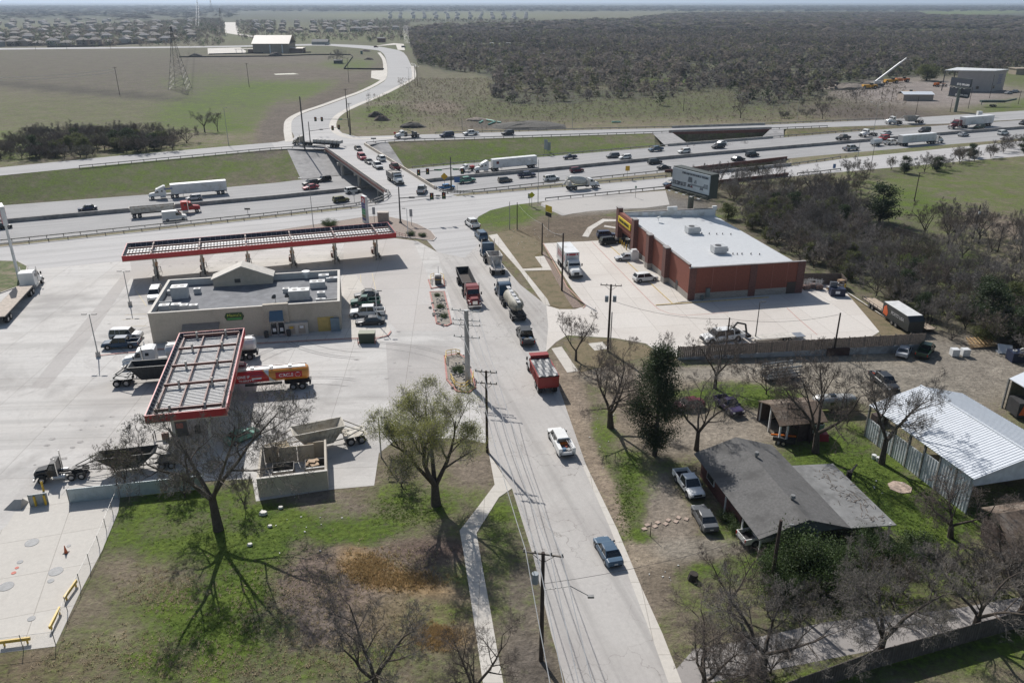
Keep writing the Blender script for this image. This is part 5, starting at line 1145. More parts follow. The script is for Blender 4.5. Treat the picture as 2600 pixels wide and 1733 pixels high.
# ---------------- signals ----------------
M_SIG=mat('signal_black',(.015,.014,.013),.6); M_REDL=mat('signal_red',(.5,.03,.02),.4); M_GRNS=mat('sign_green',(.02,.2,.09),.5)
def signal_mast(label,bx,by,ty,z,arms):
    p=G(bx,by,z); h=Hh(bx,by,ty,z); o=thing('traffic_signal',label,'traffic light',p)
    m=MB(); m.cyl((0,0,0),(0,0,h),.22,.13,n=10); m.cyl((0,0,0),(0,0,.5),.4,.35,n=10); part(o,'signal_pole',m,M_DKST)
    for (dx,dy,z0,z1,heads,signs) in arms:
        m=MB(); m.cyl((0,0,z0),(dx,dy,z1),.12,.07,n=8); a=part(o,'mast_arm',m,M_DKST)
        for f in heads:
            c=Vector((dx*f,dy*f,z0+(z1-z0)*f)); m=MB(); m.box((c.x,c.y,c.z-.05),(.75,.3,1.5)); m.box((c.x,c.y+.02,c.z-.05),(.95,.04,1.7)); k=part(a,'signal_head',m,M_SIG)
            for j in range(3): m=MB(); m.cyl((c.x,c.y-.17,c.z+.42-j*.45),(c.x,c.y-.2,c.z+.42-j*.45),.15,n=10); part(k,'lens',m,(M_REDL,M_YEL,M_GRNS)[j])
        for f,w_,g in signs:
            c=Vector((dx*f,dy*f,z0+(z1-z0)*f)); m=MB(); m.box((c.x,c.y-.1,c.z),(w_,.05,.45)); part(a,'street_sign',m,M_GRNS if g else M_GALV)
    return o
def rel(bx,by,ax,ay,zabs,z=0.0):
    p=G(bx,by,z); q=G(ax,ay,z+zabs); return q.x-p.x,q.y-p.y
dx,dy=rel(1017,567,1128,497,6.3); signal_mast('signal mast on the gravel bed with its arm over the near junction',1017,567,474,0,[(dx,dy,6.2,6.4,(.72,.99),((.28,1.4,0),(.86,.9,0)))])
dx,dy=rel(1146,482,1062,438,6.3); signal_mast('signal mast with green signs at the right end of the overpass',1146,482,398,0,[(dx,dy,6.2,6.3,(.72,.99),((.4,2.2,1),)),(3.5,-3,6.3,6.0,(.99,),((.45,1.8,1),))])
dx,dy=rel(789,372,861,324,6.2); signal_mast('signal mast on the left of the far junction',789,372,309,0,[(dx,dy,5.6,6.4,(.78,.99),((.4,1.2,0),))])
dx,dy=rel(889,343,800,303,6.2); signal_mast('signal mast on the right of the far junction',889,343,300,0,[(dx,dy,6.2,6.3,(.8,.99),((.25,1.5,1),))])
upole('very tall dark pole at the left corner of the far junction',774,378,245,r=.3,mt=M_DKST,name='signal_support_pole')
def sign(label,bx,by,ty,shape,col,w_=1.0,h_=1.0,z=0.0,ang=0,post2=False,cat='sign',txt=None,tm=None,name='road_sign'):
    p=G(bx,by,z); h=Hh(bx,by,ty,z); o=thing(name,label,cat,p,ang)
    m=MB(); 
    for s in((-w_*.35,w_*.35) if post2 else (0,)): m.b2(s-.05,s+.05,-.05,.05,0,h)
    part(o,'sign_post',m,M_GALV)
    m=MB(); c=h-h_/2
    if shape=='d': m.add([(0,-.08,c-h_*.7),(w_*.7,-.08,c),(0,-.08,c+h_*.7),(-w_*.7,-.08,c),(0,-.11,c-h_*.7),(w_*.7,-.11,c),(0,-.11,c+h_*.7),(-w_*.7,-.11,c)],[(0,3,2,1),(4,5,6,7),(0,1,5,4),(1,2,6,5),(2,3,7,6),(3,0,4,7)])
    else: m.b2(-w_/2,w_/2,-.11,-.07,h-h_,h)
    k=part(o,'sign_panel',m,mat('sign_'+str(col)[:14],col,.5,var=.08))
    if txt: textpart(k,txt,h_*.6,tm or M_BLKP,(0,-.13,c),(1,0,0),(0,0,1),maxw=w_*.85)
    return o
YL=(.62,.36,.015); GY=(.33,.34,.35)
sign('yellow diamond sign on a thin post beside the signal mast',1129,478,441,'d',YL,1.5,1.5); sign('yellow-green diamond sign on the green verge corner',1350,526,489,'d',(.55,.5,.02),1.2,1.2)
sign('grey rectangular sign beside the yellow-green diamond',1344,522,491,'r',GY,.8,1.3); sign('orange road sign with a black arrow beside the median rail',1592,455,421,'r',YL,1.3,1.5)
sign('tall grey guide panel at the foot of the green slope, left of two',1386,393,354,'r',(.3,.33,.34),1.6,3.8,z=-4,ang=-.6,post2=True); sign('tall grey guide panel at the foot of the green slope, right of two',1394,391,361,'r',(.25,.28,.29),1.4,3.2,z=-4,ang=-.6,post2=True)
sign('slim grey sign beside the price sign',951,566,526,'r',GY,.7,1.8); sign('stacked grey signs on the right of the gravel bed',1045,573,531,'r',GY,.7,1.8); sign('blue interstate-style sign beside the bright blue pickup',1161,483,449,'r',(.05,.13,.35),1.6,1.6)
sign('small dark sign on the highway shoulder rail',630,546,528,'r',(.12,.12,.12),1.6,.5,z=-5.8); sign('small white sign on the shoulder under the overpass corner',900,514,488,'r',GY,.8,1.0,z=-5.8)
sign('small blue shield sign beside the hedge near the frontage road',2117,431,416,'r',(.08,.15,.3),.9,1.4); sign('tiny grey sign at the meadow gate',2324,412,402,'r',GY,1.2,.5)
sign('small green road marker near the drainage slope',1613,502,472,'r',(.2,.3,.25),.5,.6); sign('small red stop sign left of the far frontage road',1003,352,335,'r',(.45,.03,.03),.8,.8); sign('dark name board at the far overpass corner',949,362,350,'r',(.1,.1,.1),2.0,.5)
# yellow store sign on a pole
o=sign('yellow store sign on a dark post at the green verge',1393,585,522,'r',(.65,.48,.02),2.6,1.5,ang=-1.0,name='store_pole_sign'); 
m=MB(); m.b2(-1.2,1.2,-.14,-.115,Hh(1393,585,522)-2.6,Hh(1393,585,522)-1.65); part(o,'lower_panel',m,M_BLKP)
# price sign
p=G(929,566); h=Hh(929,566,497); a=1.02-pi; P0=thing('price_sign','tall white fuel price pylon with red, blue and green panels behind the long canopy','sign',p,-.95)
m=MB(); m.b2(-1.1,1.1,-.35,.35,0,h); part(P0,'sign_cabinet',m,M_WHT)
cols=[(.42,.02,.04),(.42,.02,.04),(.04,.05,.2),(.04,.05,.2),(.02,.25,.1),(.02,.25,.1),(.12,.13,.03),(.03,.05,.18)]
for i,c in enumerate(cols):
    z1=h-.15-i*(h-.8)/8; m=MB(); 
    for s in(-1,1): m.b2(-1.02,1.02,s*.36-.02,s*.36+.02,z1-(h-.8)/8+.06,z1)
    part(P0,'panel',m,mat('pylon%d'%i,c,.45))
for s in(-1,1):
    m=MB(); m.cyl((0,s*.385,h-1.1),(0,s*.40,h-1.1),.55,n=20); k=part(P0,'roundel',m,M_LET); textpart(P0,'K',.8,M_LR,(0,s*.42,h-1.1),(-s,0,0),(0,0,1),name='letter_k')
p=G(967+7,563); m=MB(); m.box((0,0,1.2),(2.6,1.6,2.4)); m.box((0,0,2.45),(2.8,1.8,.12)); o=obj('utility_cabinet',m.mesh('utility_cabinet',mat('cabinet_tan',(.33,.28,.24),.6))); o.location=p; tag(o,'tan metal utility cabinet on the gravel bed behind the long canopy','cabinet')
# tall pole sign at left
p=G(49.7,712); h=Hh(49.7,712,520); o=thing('pole_sign','very tall white pole with a red square sign at the left edge','sign',p,-.95)
m=MB(); m.cyl((0,0,0),(0,0,h-3.3),.3,.22,n=12); part(o,'sign_pole',m,M_WHT); m=MB(); m.b2(-1.9,1.9,-.4,.4,h-3.6,h); k=part(o,'sign_box',m,M_WHT)
m=MB(); m.b2(-1.8,1.8,-.43,.43,h-3.5,h-.15); part(k,'red_face',m,mat('pylon0',(.42,.02,.04)))
for s in(-1,1):
    m=MB(); m.cyl((0,s*.44,h-1.8),(0,s*.45,h-1.8),1.1,n=24); part(k,'roundel',m,M_LET); textpart(k,'K',1.6,M_LR,(0,s*.48,h-1.8),(-s,0,0),(0,0,1),name='letter_k')
# ---------------- billboards ----------------
def billboard(label,TL,TR,zt,hgt,depth,face,pole,lines,fc,back=True,V=False,group=None):
    A=G(TL[0],TL[1],zt); B=G(TR[0],TR[1],zt); d=B-A; L=d.length; an=atan2(d.y,d.x); o=thing('billboard',label,'billboard',(A.x,A.y,0),an,group)
    m=MB(); m.b2(0,L,0,.25,zt-hgt,zt); f=part(o,'face',m,face)
    m=MB(); m.b2(-.1,L+.1,.26,depth,zt-hgt-(.9 if depth>1 else .1),zt+.25); m.b2(0,L,-.7,.2,zt-hgt-.35,zt-hgt-.25); m.b2(0,L,-.05,.24,zt-hgt-(1.1 if depth>1 else .3),zt-hgt-.02)
    part(o,'frame',m,mat('billboard_frame',(.04,.05,.045),.6))
    for i in range(5): m=MB(); x=L*(.1+.2*i); m.box((x,-1.7,zt-hgt-.8),(.7,.4,.15)); m.bar((x,-1.5,zt-hgt-.8),(x,0,zt-hgt-.5),.05); part(o,'lamp',m,M_WHT)
    px=pole*L; m=MB(); m.cyl((px,depth/2,0),(px,depth/2,zt-hgt-.6),.65,n=16); part(o,'column',m,mat('billboard_column',(.12,.15,.13),.6))
    for (s,size,cx,cz,mw,c) in lines: textpart(f,s,size,c,(cx*L,-.03,zt-hgt+cz),(1,0,0),(0,0,1),maxw=mw*L,bold=True)
    return o,L,f
M_BF=mat('billboard_pale',(.42,.47,.5),.6,var=.08,sc=.5); M_BT=mat('billboard_ink',(.03,.04,.06),.6)
o,L,f=billboard('pale roadside billboard with a phone number and truck picture behind the brick store',(1709,424),(1803,447),14.6,4.3,2.6,M_BF,.45,[('COME LEASE ON WITH BOBCAT TRUCKING',.62,.62,3.6,.7,M_BT),('210.289.8137',1.25,.21,1.0,.38,M_BT)],None)
zt=14.6
for (x0,x1,z0,z1,c) in((.43,.56,1.8,3.0,(.1,.12,.14)),(.6,.68,1.8,2.6,(.2,.23,.26)),(.5,.98,1.2,1.6,(.17,.2,.22)),(.43,.52,.7,1.4,(.08,.09,.1)),(.51,.58,.7,1.2,(.14,.05,.07)),(.76,.86,.7,1.2,(.12,.14,.17)),(.85,.98,1.5,2.2,(.2,.24,.26))):
    m=MB(); m.add([(x0*L,-.015,zt-4.3+z0),(x1*L,-.015,zt-4.3+z0),((x1-.01)*L,-.015,zt-4.3+z1),((x0+.02)*L,-.015,zt-4.3+z1)],[(0,1,2,3)]); part(f,'picture_patch',m,mat('pic%d'%int(c[0]*100+c[2]*10),c,.7,var=.4,sc=1.5))
billboard('upper black billboard of a stacked pair beside the equipment yard',(2416,197),(2466,203),15.6,3.4,.8,M_BT,.5,[('(512) 390-5393',1.2,.66,.8,.62,M_LET)],None)
billboard('lower black billboard of a stacked pair beside the equipment yard',(2412,221),(2462,227),11.0,3.9,.8,M_BT,.5,[('(512) 390-5393',1.2,.66,.8,.62,M_LET)],None)
# ---------------- lattice towers ----------------
def tower(label,bx,by,H_,w0,name='lattice_tower'):
    p=G(bx,by); o=thing(name,label,'pylon',p); m=MB(); n=11
    def c(k,i): 
        z=H_*k/n; w_=w0*(1-k/n)**1.25+.5; s=((-1,-1),(1,-1),(1,1),(-1,1))[i]; return (s[0]*w_/2,s[1]*w_/2,z)
    for i in range(4):
        for k in range(n):
            m.bar(c(k,i),c(k+1,i),.17); m.bar(c(k,i),c(k+1,(i+1)%4),.09); m.bar(c(k,(i+1)%4),c(k+1,i),.09); m.bar(c(k,i),c(k,(i+1)%4),.07)
    part(o,'lattice_body',m,M_DKST)
    for k in(.8,.88,.96): m=MB(); m.bar((-3.2,0,H_*k),(3.2,0,H_*k),.2); m.bar((-3.2,0,H_*k),(0,0,H_*k+1.6),.09); m.bar((3.2,0,H_*k),(0,0,H_*k+1.6),.09); part(o,'tower_arm',m,M_DKST)
    return p
tp=tower('steel lattice pylon standing in the brown field at the left',458,226,36,10)
tp2=tower('distant lattice pylon by the straight street beyond the church',566,90,40,11); tp3=tower('farthest lattice pylon near the horizon on the left',507,52,52,13); tp4=tower('lattice pylon near the horizon right of the farthest one',540,47,60,14)
# ---------------- wires ----------------
def wires(label,spans,r=.025,mt=None,name='power_line',sag=.03):
    o=thing(name,label,'power line'); m=MB()
    for a,b in spans:
        a=Vector(a);b=Vector(b);L=(b-a).length; n=8; pts=[]
        for i in range(n+1):
            t=i/n; q=a.lerp(b,t); q.z-=L*sag*4*t*(1-t); pts.append(q)
        for p,q in zip(pts[:-1],pts[1:]): m.cyl(p,q,r,n=3,cap=False)
    w_=part(o,'wire',m,mt or mat('wire_aluminium',(.6,.6,.6),.5,.2)); return o
def top(P,dx=0,dz=0): 
    s=[c for c in P.children if c.name.startswith('pole_shaft')][0]; hh=max(v.co.z for v in s.data.vertices); return (P.location.x+dx*cos(RD),P.location.y+dx*sin(RD),hh+dz)
off=lambda p,dx,dy,dz:(p[0]+dx,p[1]+dy,p[2]+dz)
for k,l in((-1.4,'wire run nearest the verge along the main road'),(-.5,'second wire run along the main road'),(.5,'third wire run along the main road'),(1.4,'outermost wire run along the main road')):
    wires(l,[(top(pC,k*1.2,-.1),top(pB,k*.8,-.0)),(top(pB,k*.8,0),top(pA,k,.1)),(top(pA,k,.1),off(top(pA,k,0),5,-45,1))],.035)
wires('thin service wire crossing the road near the bottom pole',[(top(pA,0,-3),top(pI,0,-.8))],.02,M_BLKP)
wires('low drop wire from the transformer pole to the fence poles',[(top(pD,0,-2.5),top(pH,0,-.2)),(top(pH,0,-.2),top(pG,0,-.2))],.025,M_BLKP,sag=.05)
wires('wires strung between the bare poles beside the box truck',[(top(pF,0,-.2),top(pE,0,-.2)),(top(pM,0,-.2),top(pF,0,-.2))],.02)
for s in(-1,1):
    wires('high transmission wires on the %s side of the lattice pylons'%('left' if s<0 else 'right'),[((tp.x+s*3,tp.y,36*k),(tp3.x+s*3,tp3.y,52*k)) for k in(.8,.88,.96)],.05,sag=.02)
q=[G(304,241),G(-260,252)]; wires('pair of wires from the lone field pole to the left edge',[((q[0].x,q[0].y,14),(q[1].x,q[1].y,14)),((q[0].x,q[0].y,12.5),(q[1].x,q[1].y,12.5))],.05)
q=G(1060,220); q2=G(1030,92); hq=Hh(1060,220,168)
wires('bundle of roadside wires running up beside the woods',[((q.x+i,q.y,hq-.3*abs(i)),(q2.x+i*2,q2.y,13)) for i in(-1.5,-.5,.5,1.5)],.07,sag=.02)
# ================= gas station =================
M_BEIGE=mat('beige_block',(.47,.42,.345),.85,var=.08,sc=4,stain=(.40,.355,.29),ssc=.35); M_BEIGE2=mat('pale_trim',(.5,.47,.42),.7); M_ROOFG=mat('grey_membrane',(.17,.175,.185),.85,var=.2,sc=.8,stain=(.12,.125,.135),ssc=.3)
M_PANEL=mat('ribbed_white',(.42,.43,.43),.6,var=.06); M_REDF=mat('canopy_red',(.42,.02,.025),.4,var=.06); M_DECK=mat('canopy_deck',(.62,.62,.61),.5,var=.1,sc=2); M_BROWN=mat('brown_beam',(.13,.05,.04),.6,var=.15)
M_HVAC=mat('hvac_grey',(.45,.46,.46),.5,var=.1,sc=2); M_BLUEM=mat('blue_metal',(.07,.13,.19),.4)
def local(A,B): d=B-A; return atan2(d.y,d.x)
SWp,SEp,NEp,NWp=[G(x,y,5) for x,y in((375,797),(862,765),(860,683),(426,711))]
ang=local(SWp,SEp); LX=(SEp-SWp).length; LY=((NWp-SWp).length+(NEp-SEp).length)/2*.98
S=thing('convenience_store','beige flat-roofed convenience store between the two fuel canopies','building',(SWp.x,SWp.y,0),ang)
def loc(x,y,z): # pixel at height z to store-local
    p=G(x,y,z)-Vector((SWp.x,SWp.y,0)); return (p.x*cos(-ang)-p.y*sin(-ang),p.x*sin(-ang)+p.y*cos(-ang))
m=MB(); m.b2(0,LX,0,.3,0,5); m.b2(0,LX,LY-.3,LY,0,5); m.b2(0,.3,.3,LY-.3,0,5); m.b2(LX-.3,LX,.3,LY-.3,0,5); part(S,'wall',m,M_BEIGE)
m=MB(); m.b2(.3,LX-.3,.3,LY-.3,3.85,3.95); part(S,'roof',m,M_ROOFG)
m=MB(); m.b2(-.06,LX+.06,-.06,.36,5,5.1); m.b2(-.06,LX+.06,LY-.36,LY+.06,5,5.1); m.b2(-.06,.36,.361,LY-.361,5,5.1); m.b2(LX-.36,LX+.06,.361,LY-.361,5,5.1)
part(S,'coping',m,M_BEIGE2)
m=MB(); m.b2(.31,LX-.31,LY-.34,LY-.31,3.96,4.98); m.b2(.31,.34,.31,LY-.35,3.96,4.98); part(S,'parapet_lining',m,M_PANEL)
gx=loc(620,690,5.5)[0]; m=MB(); m.add([(gx-5,LY-2.2,3.9),(gx+5,LY-2.2,3.9),(gx+5,LY-2.2,5.3),(gx,LY-2.2,7.3),(gx-5,LY-2.2,5.3),(gx-5,LY+.5,3.9),(gx+5,LY+.5,3.9),(gx+5,LY+.5,5.3),(gx,LY+.5,7.3),(gx-5,LY+.5,5.3)],[(0,1,2,3,4),(9,8,7,6,5),(0,4,9,5),(2,1,6,7)]); k=part(S,'gable',m,M_BEIGE)
m=MB()
for s in(-1,1): m.add([(gx+s*5.3,LY-2.5,5.2),(gx,LY-2.5,7.35),(gx,LY+.8,7.35),(gx+s*5.3,LY+.8,5.2),(gx+s*5.3,LY-2.5,5.4),(gx,LY-2.5,7.55),(gx,LY+.8,7.55),(gx+s*5.3,LY+.8,5.4)],[(0,1,2,3),(4,7,6,5),(0,4,5,1),(2,6,7,3),(0,3,7,4)])
part(k,'gable_roof',m,M_BEIGE2); m=MB(); m.b2(gx-1.4,gx-.4,LY-2.23,LY-2.2,4.5,5.2); part(k,'vent',m,M_DKST)
units=[('rooftop_unit',459,754,2.6,1.8,1.9,1),('rooftop_unit',434,746,.9,.9,.6,0),('rooftop_unit',502,744,1.1,.8,.8,0),('rooftop_unit',419,786,1.6,1.2,.8,0),('rooftop_unit',449,784,1.5,1.1,.8,0),('rooftop_unit',469,786,1.2,1.0,.8,0),('rooftop_unit',493,786,1.3,.9,.8,0),('rooftop_unit',807,728,2.6,1.6,1.0,1),('rooftop_unit',823,709,1.8,1.2,.8,0),('rooftop_unit',843,712,2.0,1.0,.5,0),('rooftop_unit',761,757,3.4,1.8,1.5,1),('rooftop_unit',727,741,1.1,.9,.6,0),('rooftop_unit',749,741,1.1,.9,.6,0),('rooftop_unit',816,752,1.3,1,.7,0),('rooftop_unit',815,766,1.6,.6,.5,0)]
for n,x,y,a,b,c,f in units:
    u,v=loc(x,y,3.95); m=MB(); m.b2(u-a/2,u+a/2,v-b/2,v+b/2,4.05,4.05+c); m.b2(u-a/2-.05,u+a/2+.05,v-b/2-.05,v+b/2+.05,3.96,4.05); k=part(S,n,m,M_HVAC)
    for i in range(2 if f else 1): q=MB(); cx=u+(i-.5)*a*.4 if f else u; q.cyl((cx,v,4.05+c),(cx,v,4.08+c),min(.4,b*.36),n=12); part(k,'fan_grille',q,M_DKST)
u,v=loc(778,705,3.95); m=MB(); m.cyl((u,v,3.96),(u,v,4.7),.4,.35); m.cyl((u,v,4.7),(u,v,5.2),.75,.75,n=14); part(S,'exhaust_fan',m,M_WHT)
for x,y in((700,767),(733,764)):
    u,v=loc(x,y,3.95); m=MB(); m.bar((u,v,3.96),(u,v,4.7),.06); m.cyl((u,v,4.7),(u-.25,v+.3,4.85),.15,.45,n=12); part(S,'satellite_dish',m,M_DKST)
m=MB(); m.b2(LX-2.5,LX-.3,2.4,2.52,3.96,4.7); part(S,'screen_panel',m,M_PANEL); m=MB(); m.b2(.3,2.5,6,6.12,3.96,4.8); part(S,'screen_panel',m,M_PANEL)
def fx(px): return (px-375)/(862-375)*LX
e0,e1=fx(662),fx(727); m=MB(); m.b2(e0,e1,-.35,.35,0,5.35); 
k=part(S,'entrance_tower',m,mat('stone_trim',(.45,.40,.33),.85,var=.2,sc=6))
m=MB(); m.b2(e0+.9,e1-.9,-.39,-.351,0,5.2); part(k,'tower_recess',m,M_BEIGE)
m=MB(); m.add([(e0+1,-.4,4.3),(e1-.9,-.4,4.3),(e1-.8,-1.7,3.1),(e0+.9,-1.7,3.1),(e0+.9,-1.7,2.9),(e1-.8,-1.7,2.9),(e1-.9,-.4,2.9),(e0+1,-.4,2.9)],[(0,3,2,1),(3,4,5,2),(0,7,4,3),(1,2,5,6),(4,7,6,5)]); part(k,'awning',m,M_BLUEM)
m=MB(); m.b2(e0+.8,e1-.8,-.43,-.395,.0,2.75); part(k,'shop_window',m,M_GLASS)
for i in range(2):
    m=MB(); x=(e0+e1)/2-1.1+i*1.15; m.b2(x,x+.08,-.5,-.44,0,2.4); m.b2(x+1.0,x+1.08,-.5,-.44,0,2.4); m.b2(x,x+1.08,-.5,-.44,2.3,2.42); m.b2(x,x+1.08,-.5,-.44,0,.25); q=part(k,'glass_door',m,M_ALU)
    m=MB(); m.b2(x+.3,x+.8,-.46,-.435,.7,1.3); part(q,'poster',m,M_LET)
for px,nm,w_,h_,c,d_ in((744,'ice_chest',3.6,2.1,'ice',.9),(821,'service_door',2.6,2.5,'yd',.08),(845,'electric_cabinet',1.4,2.3,'el',.5)):
    x=fx(px); m=MB(); m.b2(x-w_/2,x+w_/2,-d_,-.01,0,h_); mt={'ice':M_BEIGE2,'yd':mat('yellow_door',(.5,.37,.12),.6),'el':mat('cabinet_blue_grey',(.17,.23,.27),.5)}[c]
    if c=='ice':
        o=obj(nm,m.mesh(nm,mt)); o.location=S.location; o.rotation_euler=S.rotation_euler; tag(o,'white ice merchandiser standing against the front wall of the beige store','ice box')
        for s in(-.8,.8): q=MB(); q.b2(x+s-.55,x+s+.55,-.93,-.905,.3,1.7); kk=part(o,'glass_panel',q,mat('ice_panel',(.35,.3,.25),.3)); q=MB(); q.b2(x+s-.3,x+s+.3,-.95,-.935,1.2,1.6); part(kk,'yellow_sticker' if s<0 else 'white_sticker',q,M_YEL if s<0 else M_LET)
    else: part(S,nm,m,mt)
for px in(664,722):
    x=fx(px); m=MB(); m.cyl((0,0,0),(0,0,.95),.33,.38,n=10); m.cyl((0,0,.95),(0,0,1.1),.38,.2,n=10); o=obj('litter_bin',m.mesh('litter_bin',M_DKST)); o.location=S.matrix_basis@Vector((x,-.95,.05)); tag(o,'dark round litter bin on the %s of the store entrance'%('left' if px<700 else 'right'),'bin')
m=MB(); xa,xb=fx(455),fx(548); m.add([(xa,-.02,2.9),(xb,-.02,2.9),(xb,-1.5,2.35),(xa,-1.5,2.35),(xa,-.02,2.8),(xb,-.02,2.8),(xb,-1.5,2.25),(xa,-1.5,2.25)],[(0,3,2,1),(4,5,6,7),(2,3,7,6),(0,4,7,3),(1,2,6,5)]); part(S,'side_awning',m,mat('awning_taupe',(.25,.22,.19),.6))
x=fx(587); m=MB(); m.add([(x-1.2,-.06,3.0),(x+1.2,-.06,3.0),(x+1.5,-.06,3.65),(x+1.2,-.06,4.3),(x-1.2,-.06,4.3),(x-1.5,-.06,3.65)],[(0,1,2,3,4,5)]); m2=MB(); m2.prism([(x-1.45,-.05),(x+1.45,-.05),(x+1.45,0),(x-1.45,0)],3.0,4.3)
k=part(S,'shop_sign',m,mat('sign_dkgreen',(.02,.06,.015),.5)); q=MB(); q.b2(x-1.1,x+1.1,-.09,-.07,3.1,3.42); part(k,'green_band',q,mat('sign_midgreen',(.05,.25,.06),.5)); textpart(k,"Mama's",.62,mat('sign_lime',(.45,.5,.06),.5),(x,-.1,3.85),(1,0,0),(0,0,1),maxw=2.1)
# kerb around the store and walkway
def pxpoly(pts,z0,z1,name,m,st=True):
    P=[G(x,y) for x,y in pts]; mb=MB().prism([(p.x,p.y) for p in P],z0,z1); return struct(name,mb.mesh(name,m)) if st else obj(name,mb.mesh(name,m))
pxpoly([(389,880),(866,848),(868,700),(905,700),(990,835),(992,848),(975,857),(866,860),(640,872),(389,888)],.0,.14,'store_walkway',M_WALK)
strip_px([(389,889),(640,874),(866,862),(960,859),(985,853),(993,842)],.25,'red_kerb',M_REDK,.165)
strip_px([(242,904),(300,898),(400,890)],.25,'red_kerb',M_REDK,.12)
for i,(x0,y0,x1,y1) in enumerate([(318,800,372,797),(310,812,370,808),(302,830,372,827),(345,737,372,777),(884,700,890,737),(915,697,918,735),(945,694,954,735)]): strip_px([(x0,y0),(x1,y1)],.12,'bay_line',mat('faded_line',(.55,.47,.3),.8),.034)
for i,(x0,y0,x1,y1) in enumerate([(883,735,905,734),(921,733,944,733)]):
    a=G(x0,y0);b=G(x1,y1); m=MB(); m.box(((a.x+b.x)/2,(a.y+b.y)/2,.09),((b-a).length,.2,.14),rz=local(a,b)); o=obj('wheel_stop',m.mesh('wheel_stop',M_CONC)); tag(o,'concrete wheel stop in the %s hatched bay right of the store'%('left' if i==0 else 'middle'),'wheel stop')
# green dumpster
p=G(933,868); o=thing('dumpster','dark green dumpster in front of the dark sedan by the lot lamp','dumpster',p,.04); m=MB(); m.box((0,0,.85),(2.4,1.6,1.5),tx=1.06); part(o,'bin_body',m,mat('dumpster_green',(.03,.05,.03),.6)); m=MB(); m.box((0,.1,1.68),(2.6,1.5,.1)); part(o,'lid',m,mat('dumpster_lid',(.15,.17,.1),.5))
for s in(-1,1): m=MB(); m.bar((s*1.35,-1,.0),(s*1.35,-1,1.2),.12); m.bar((s*1.35,-1,.1),(s*1.35,1,.1),.08); part(o,'guard_post',m,M_REDK)
# ---- canopies ----
def canopy(label,FLp,FRp,BRp,BLp,zt,beams,longs,dh=.95,deckz=.55,rib=0,cols=(),name='fuel_canopy'):
    P=[G(x,y,zt) for x,y in(FLp,FRp,BRp,BLp)]; a=local(P[0],P[1]); o=thing(name,label,'canopy',(P[0].x,P[0].y,0),a)
    Q=[]
    for p in P: d=p-P[0]; Q.append(Vector((d.x*cos(-a)-d.y*sin(-a),d.x*sin(-a)+d.y*cos(-a),0)))
    X=(Q[1].x+Q[2].x)/2; x0_=(Q[3].x)/2; Y=(Q[2].y+Q[3].y)/2; 
    zb=zt-dh; m=MB(); m.b2(0,X,-.12,0,zb,zt); m.b2(0,X,Y,Y+.12,zb,zt); m.b2(-.12,0,-.12,Y+.12,zb,zt); m.b2(X,X+.12,-.12,Y+.12,zb,zt); part(o,'fascia',m,M_REDF)
    m=MB(); m.b2(.01,X-.01,.01,.05,zb+.1,zt-.02); m.b2(.01,X-.01,Y-.05,Y-.01,zb+.1,zt-.02); m.b2(.01,.05,.06,Y-.06,zb+.1,zt-.02); m.b2(X-.05,X-.01,.06,Y-.06,zb+.1,zt-.02); part(o,'fascia_lining',m,mat('navy_lining',(.035,.04,.07),.6))
    m=MB(); m.b2(-.14,X+.14,-.14,Y+.14,zb-.12,zb); part(o,'soffit',m,mat('cream_soffit',(.5,.42,.32),.6))
    m=MB(); n=int(Y/.42) if rib else int(X/.6)
    m.b2(.05,X-.05,.05,Y-.05,zb+.02,zb+.04)
    part(o,'deck_pan',m,mat('deck_pan_grey',(.13,.125,.12),.7)); m=MB()
    for i in range(n):
        if rib: y=.1+i*(Y-.2)/n; m.b2(.06,X-.06,y,y+.13,zb+.05,zb+.16)
        else: x=.1+i*(X-.2)/n; m.b2(x,x+.36,.06,Y-.06,zb+.05,zb+.12)
    part(o,'deck',m,M_DECK)
    m=MB()
    for i in range(int(X/1.0)): 
        x=.5+i*1.0; m.bar((x,.05,zt-.05),(x,.6,zb+.2),.05); m.bar((x,Y-.05,zt-.05),(x,Y-.6,zb+.2),.05)
    for i in range(int(Y/1.0)):
        y=.5+i*1.0; m.bar((.05,y,zt-.05),(.7,y,zb+.2),.05); m.bar((X-.05,y,zt-.05),(X-.7,y,zb+.2),.05)
    q=part(o,'fascia_struts',m,M_ALU)
    for f in beams: 
        m=MB()
        if rib: m.b2(.6,X-.6,Y*f-.12,Y*f+.12,zt-.42,zt-.08)
        else: m.b2(X*f-.12,X*f+.12,.5,Y-.5,zt-.32,zt-.02)
        part(o,'cross_beam',m,M_BROWN)
        for g in((.27,.72)):
            m=MB()
            if rib: m.cyl((X*g,Y*f,zb),(X*g,Y*f,zt+.3),.16,n=8)
            else: m.cyl((X*f,Y*g,zb+.1),(X*f,Y*g,zt+.2),.15,n=8)
            part(o,'column_head',m,M_BEIGE2)
    for f in longs:
        m=MB()
        if rib: m.b2(X*f-.09,X*f+.09,.5,Y-.5,zt-.55,zt-.3)
        else: m.b2(.4,X-.4,Y*f-.14,Y*f+.14,zt-.6,zt-.3)
        part(o,'long_beam',m,M_BROWN)
    for f in beams:
        for g in(.27,.72):
            m=MB(); 
            if rib: m.b2(X*g-.16,X*g+.16,Y*f-.16,Y*f+.16,0,zb-.12)
            else: m.b2(X*f-.16,X*f+.16,Y*g-.16,Y*g+.16,0,zb-.12)
            part(o,'column',m,M_BEIGE2)
    return o,X,Y,a,P[0]
bf=[.095,.262,.43,.598,.765,.93]
CA,cX,cY,ca,cP=canopy('long open-topped red fuel canopy parallel to the frontage road',(310,650),(1003,591),(985,564),(325,617),5.9,bf,(.3,.72),dh=1.0)
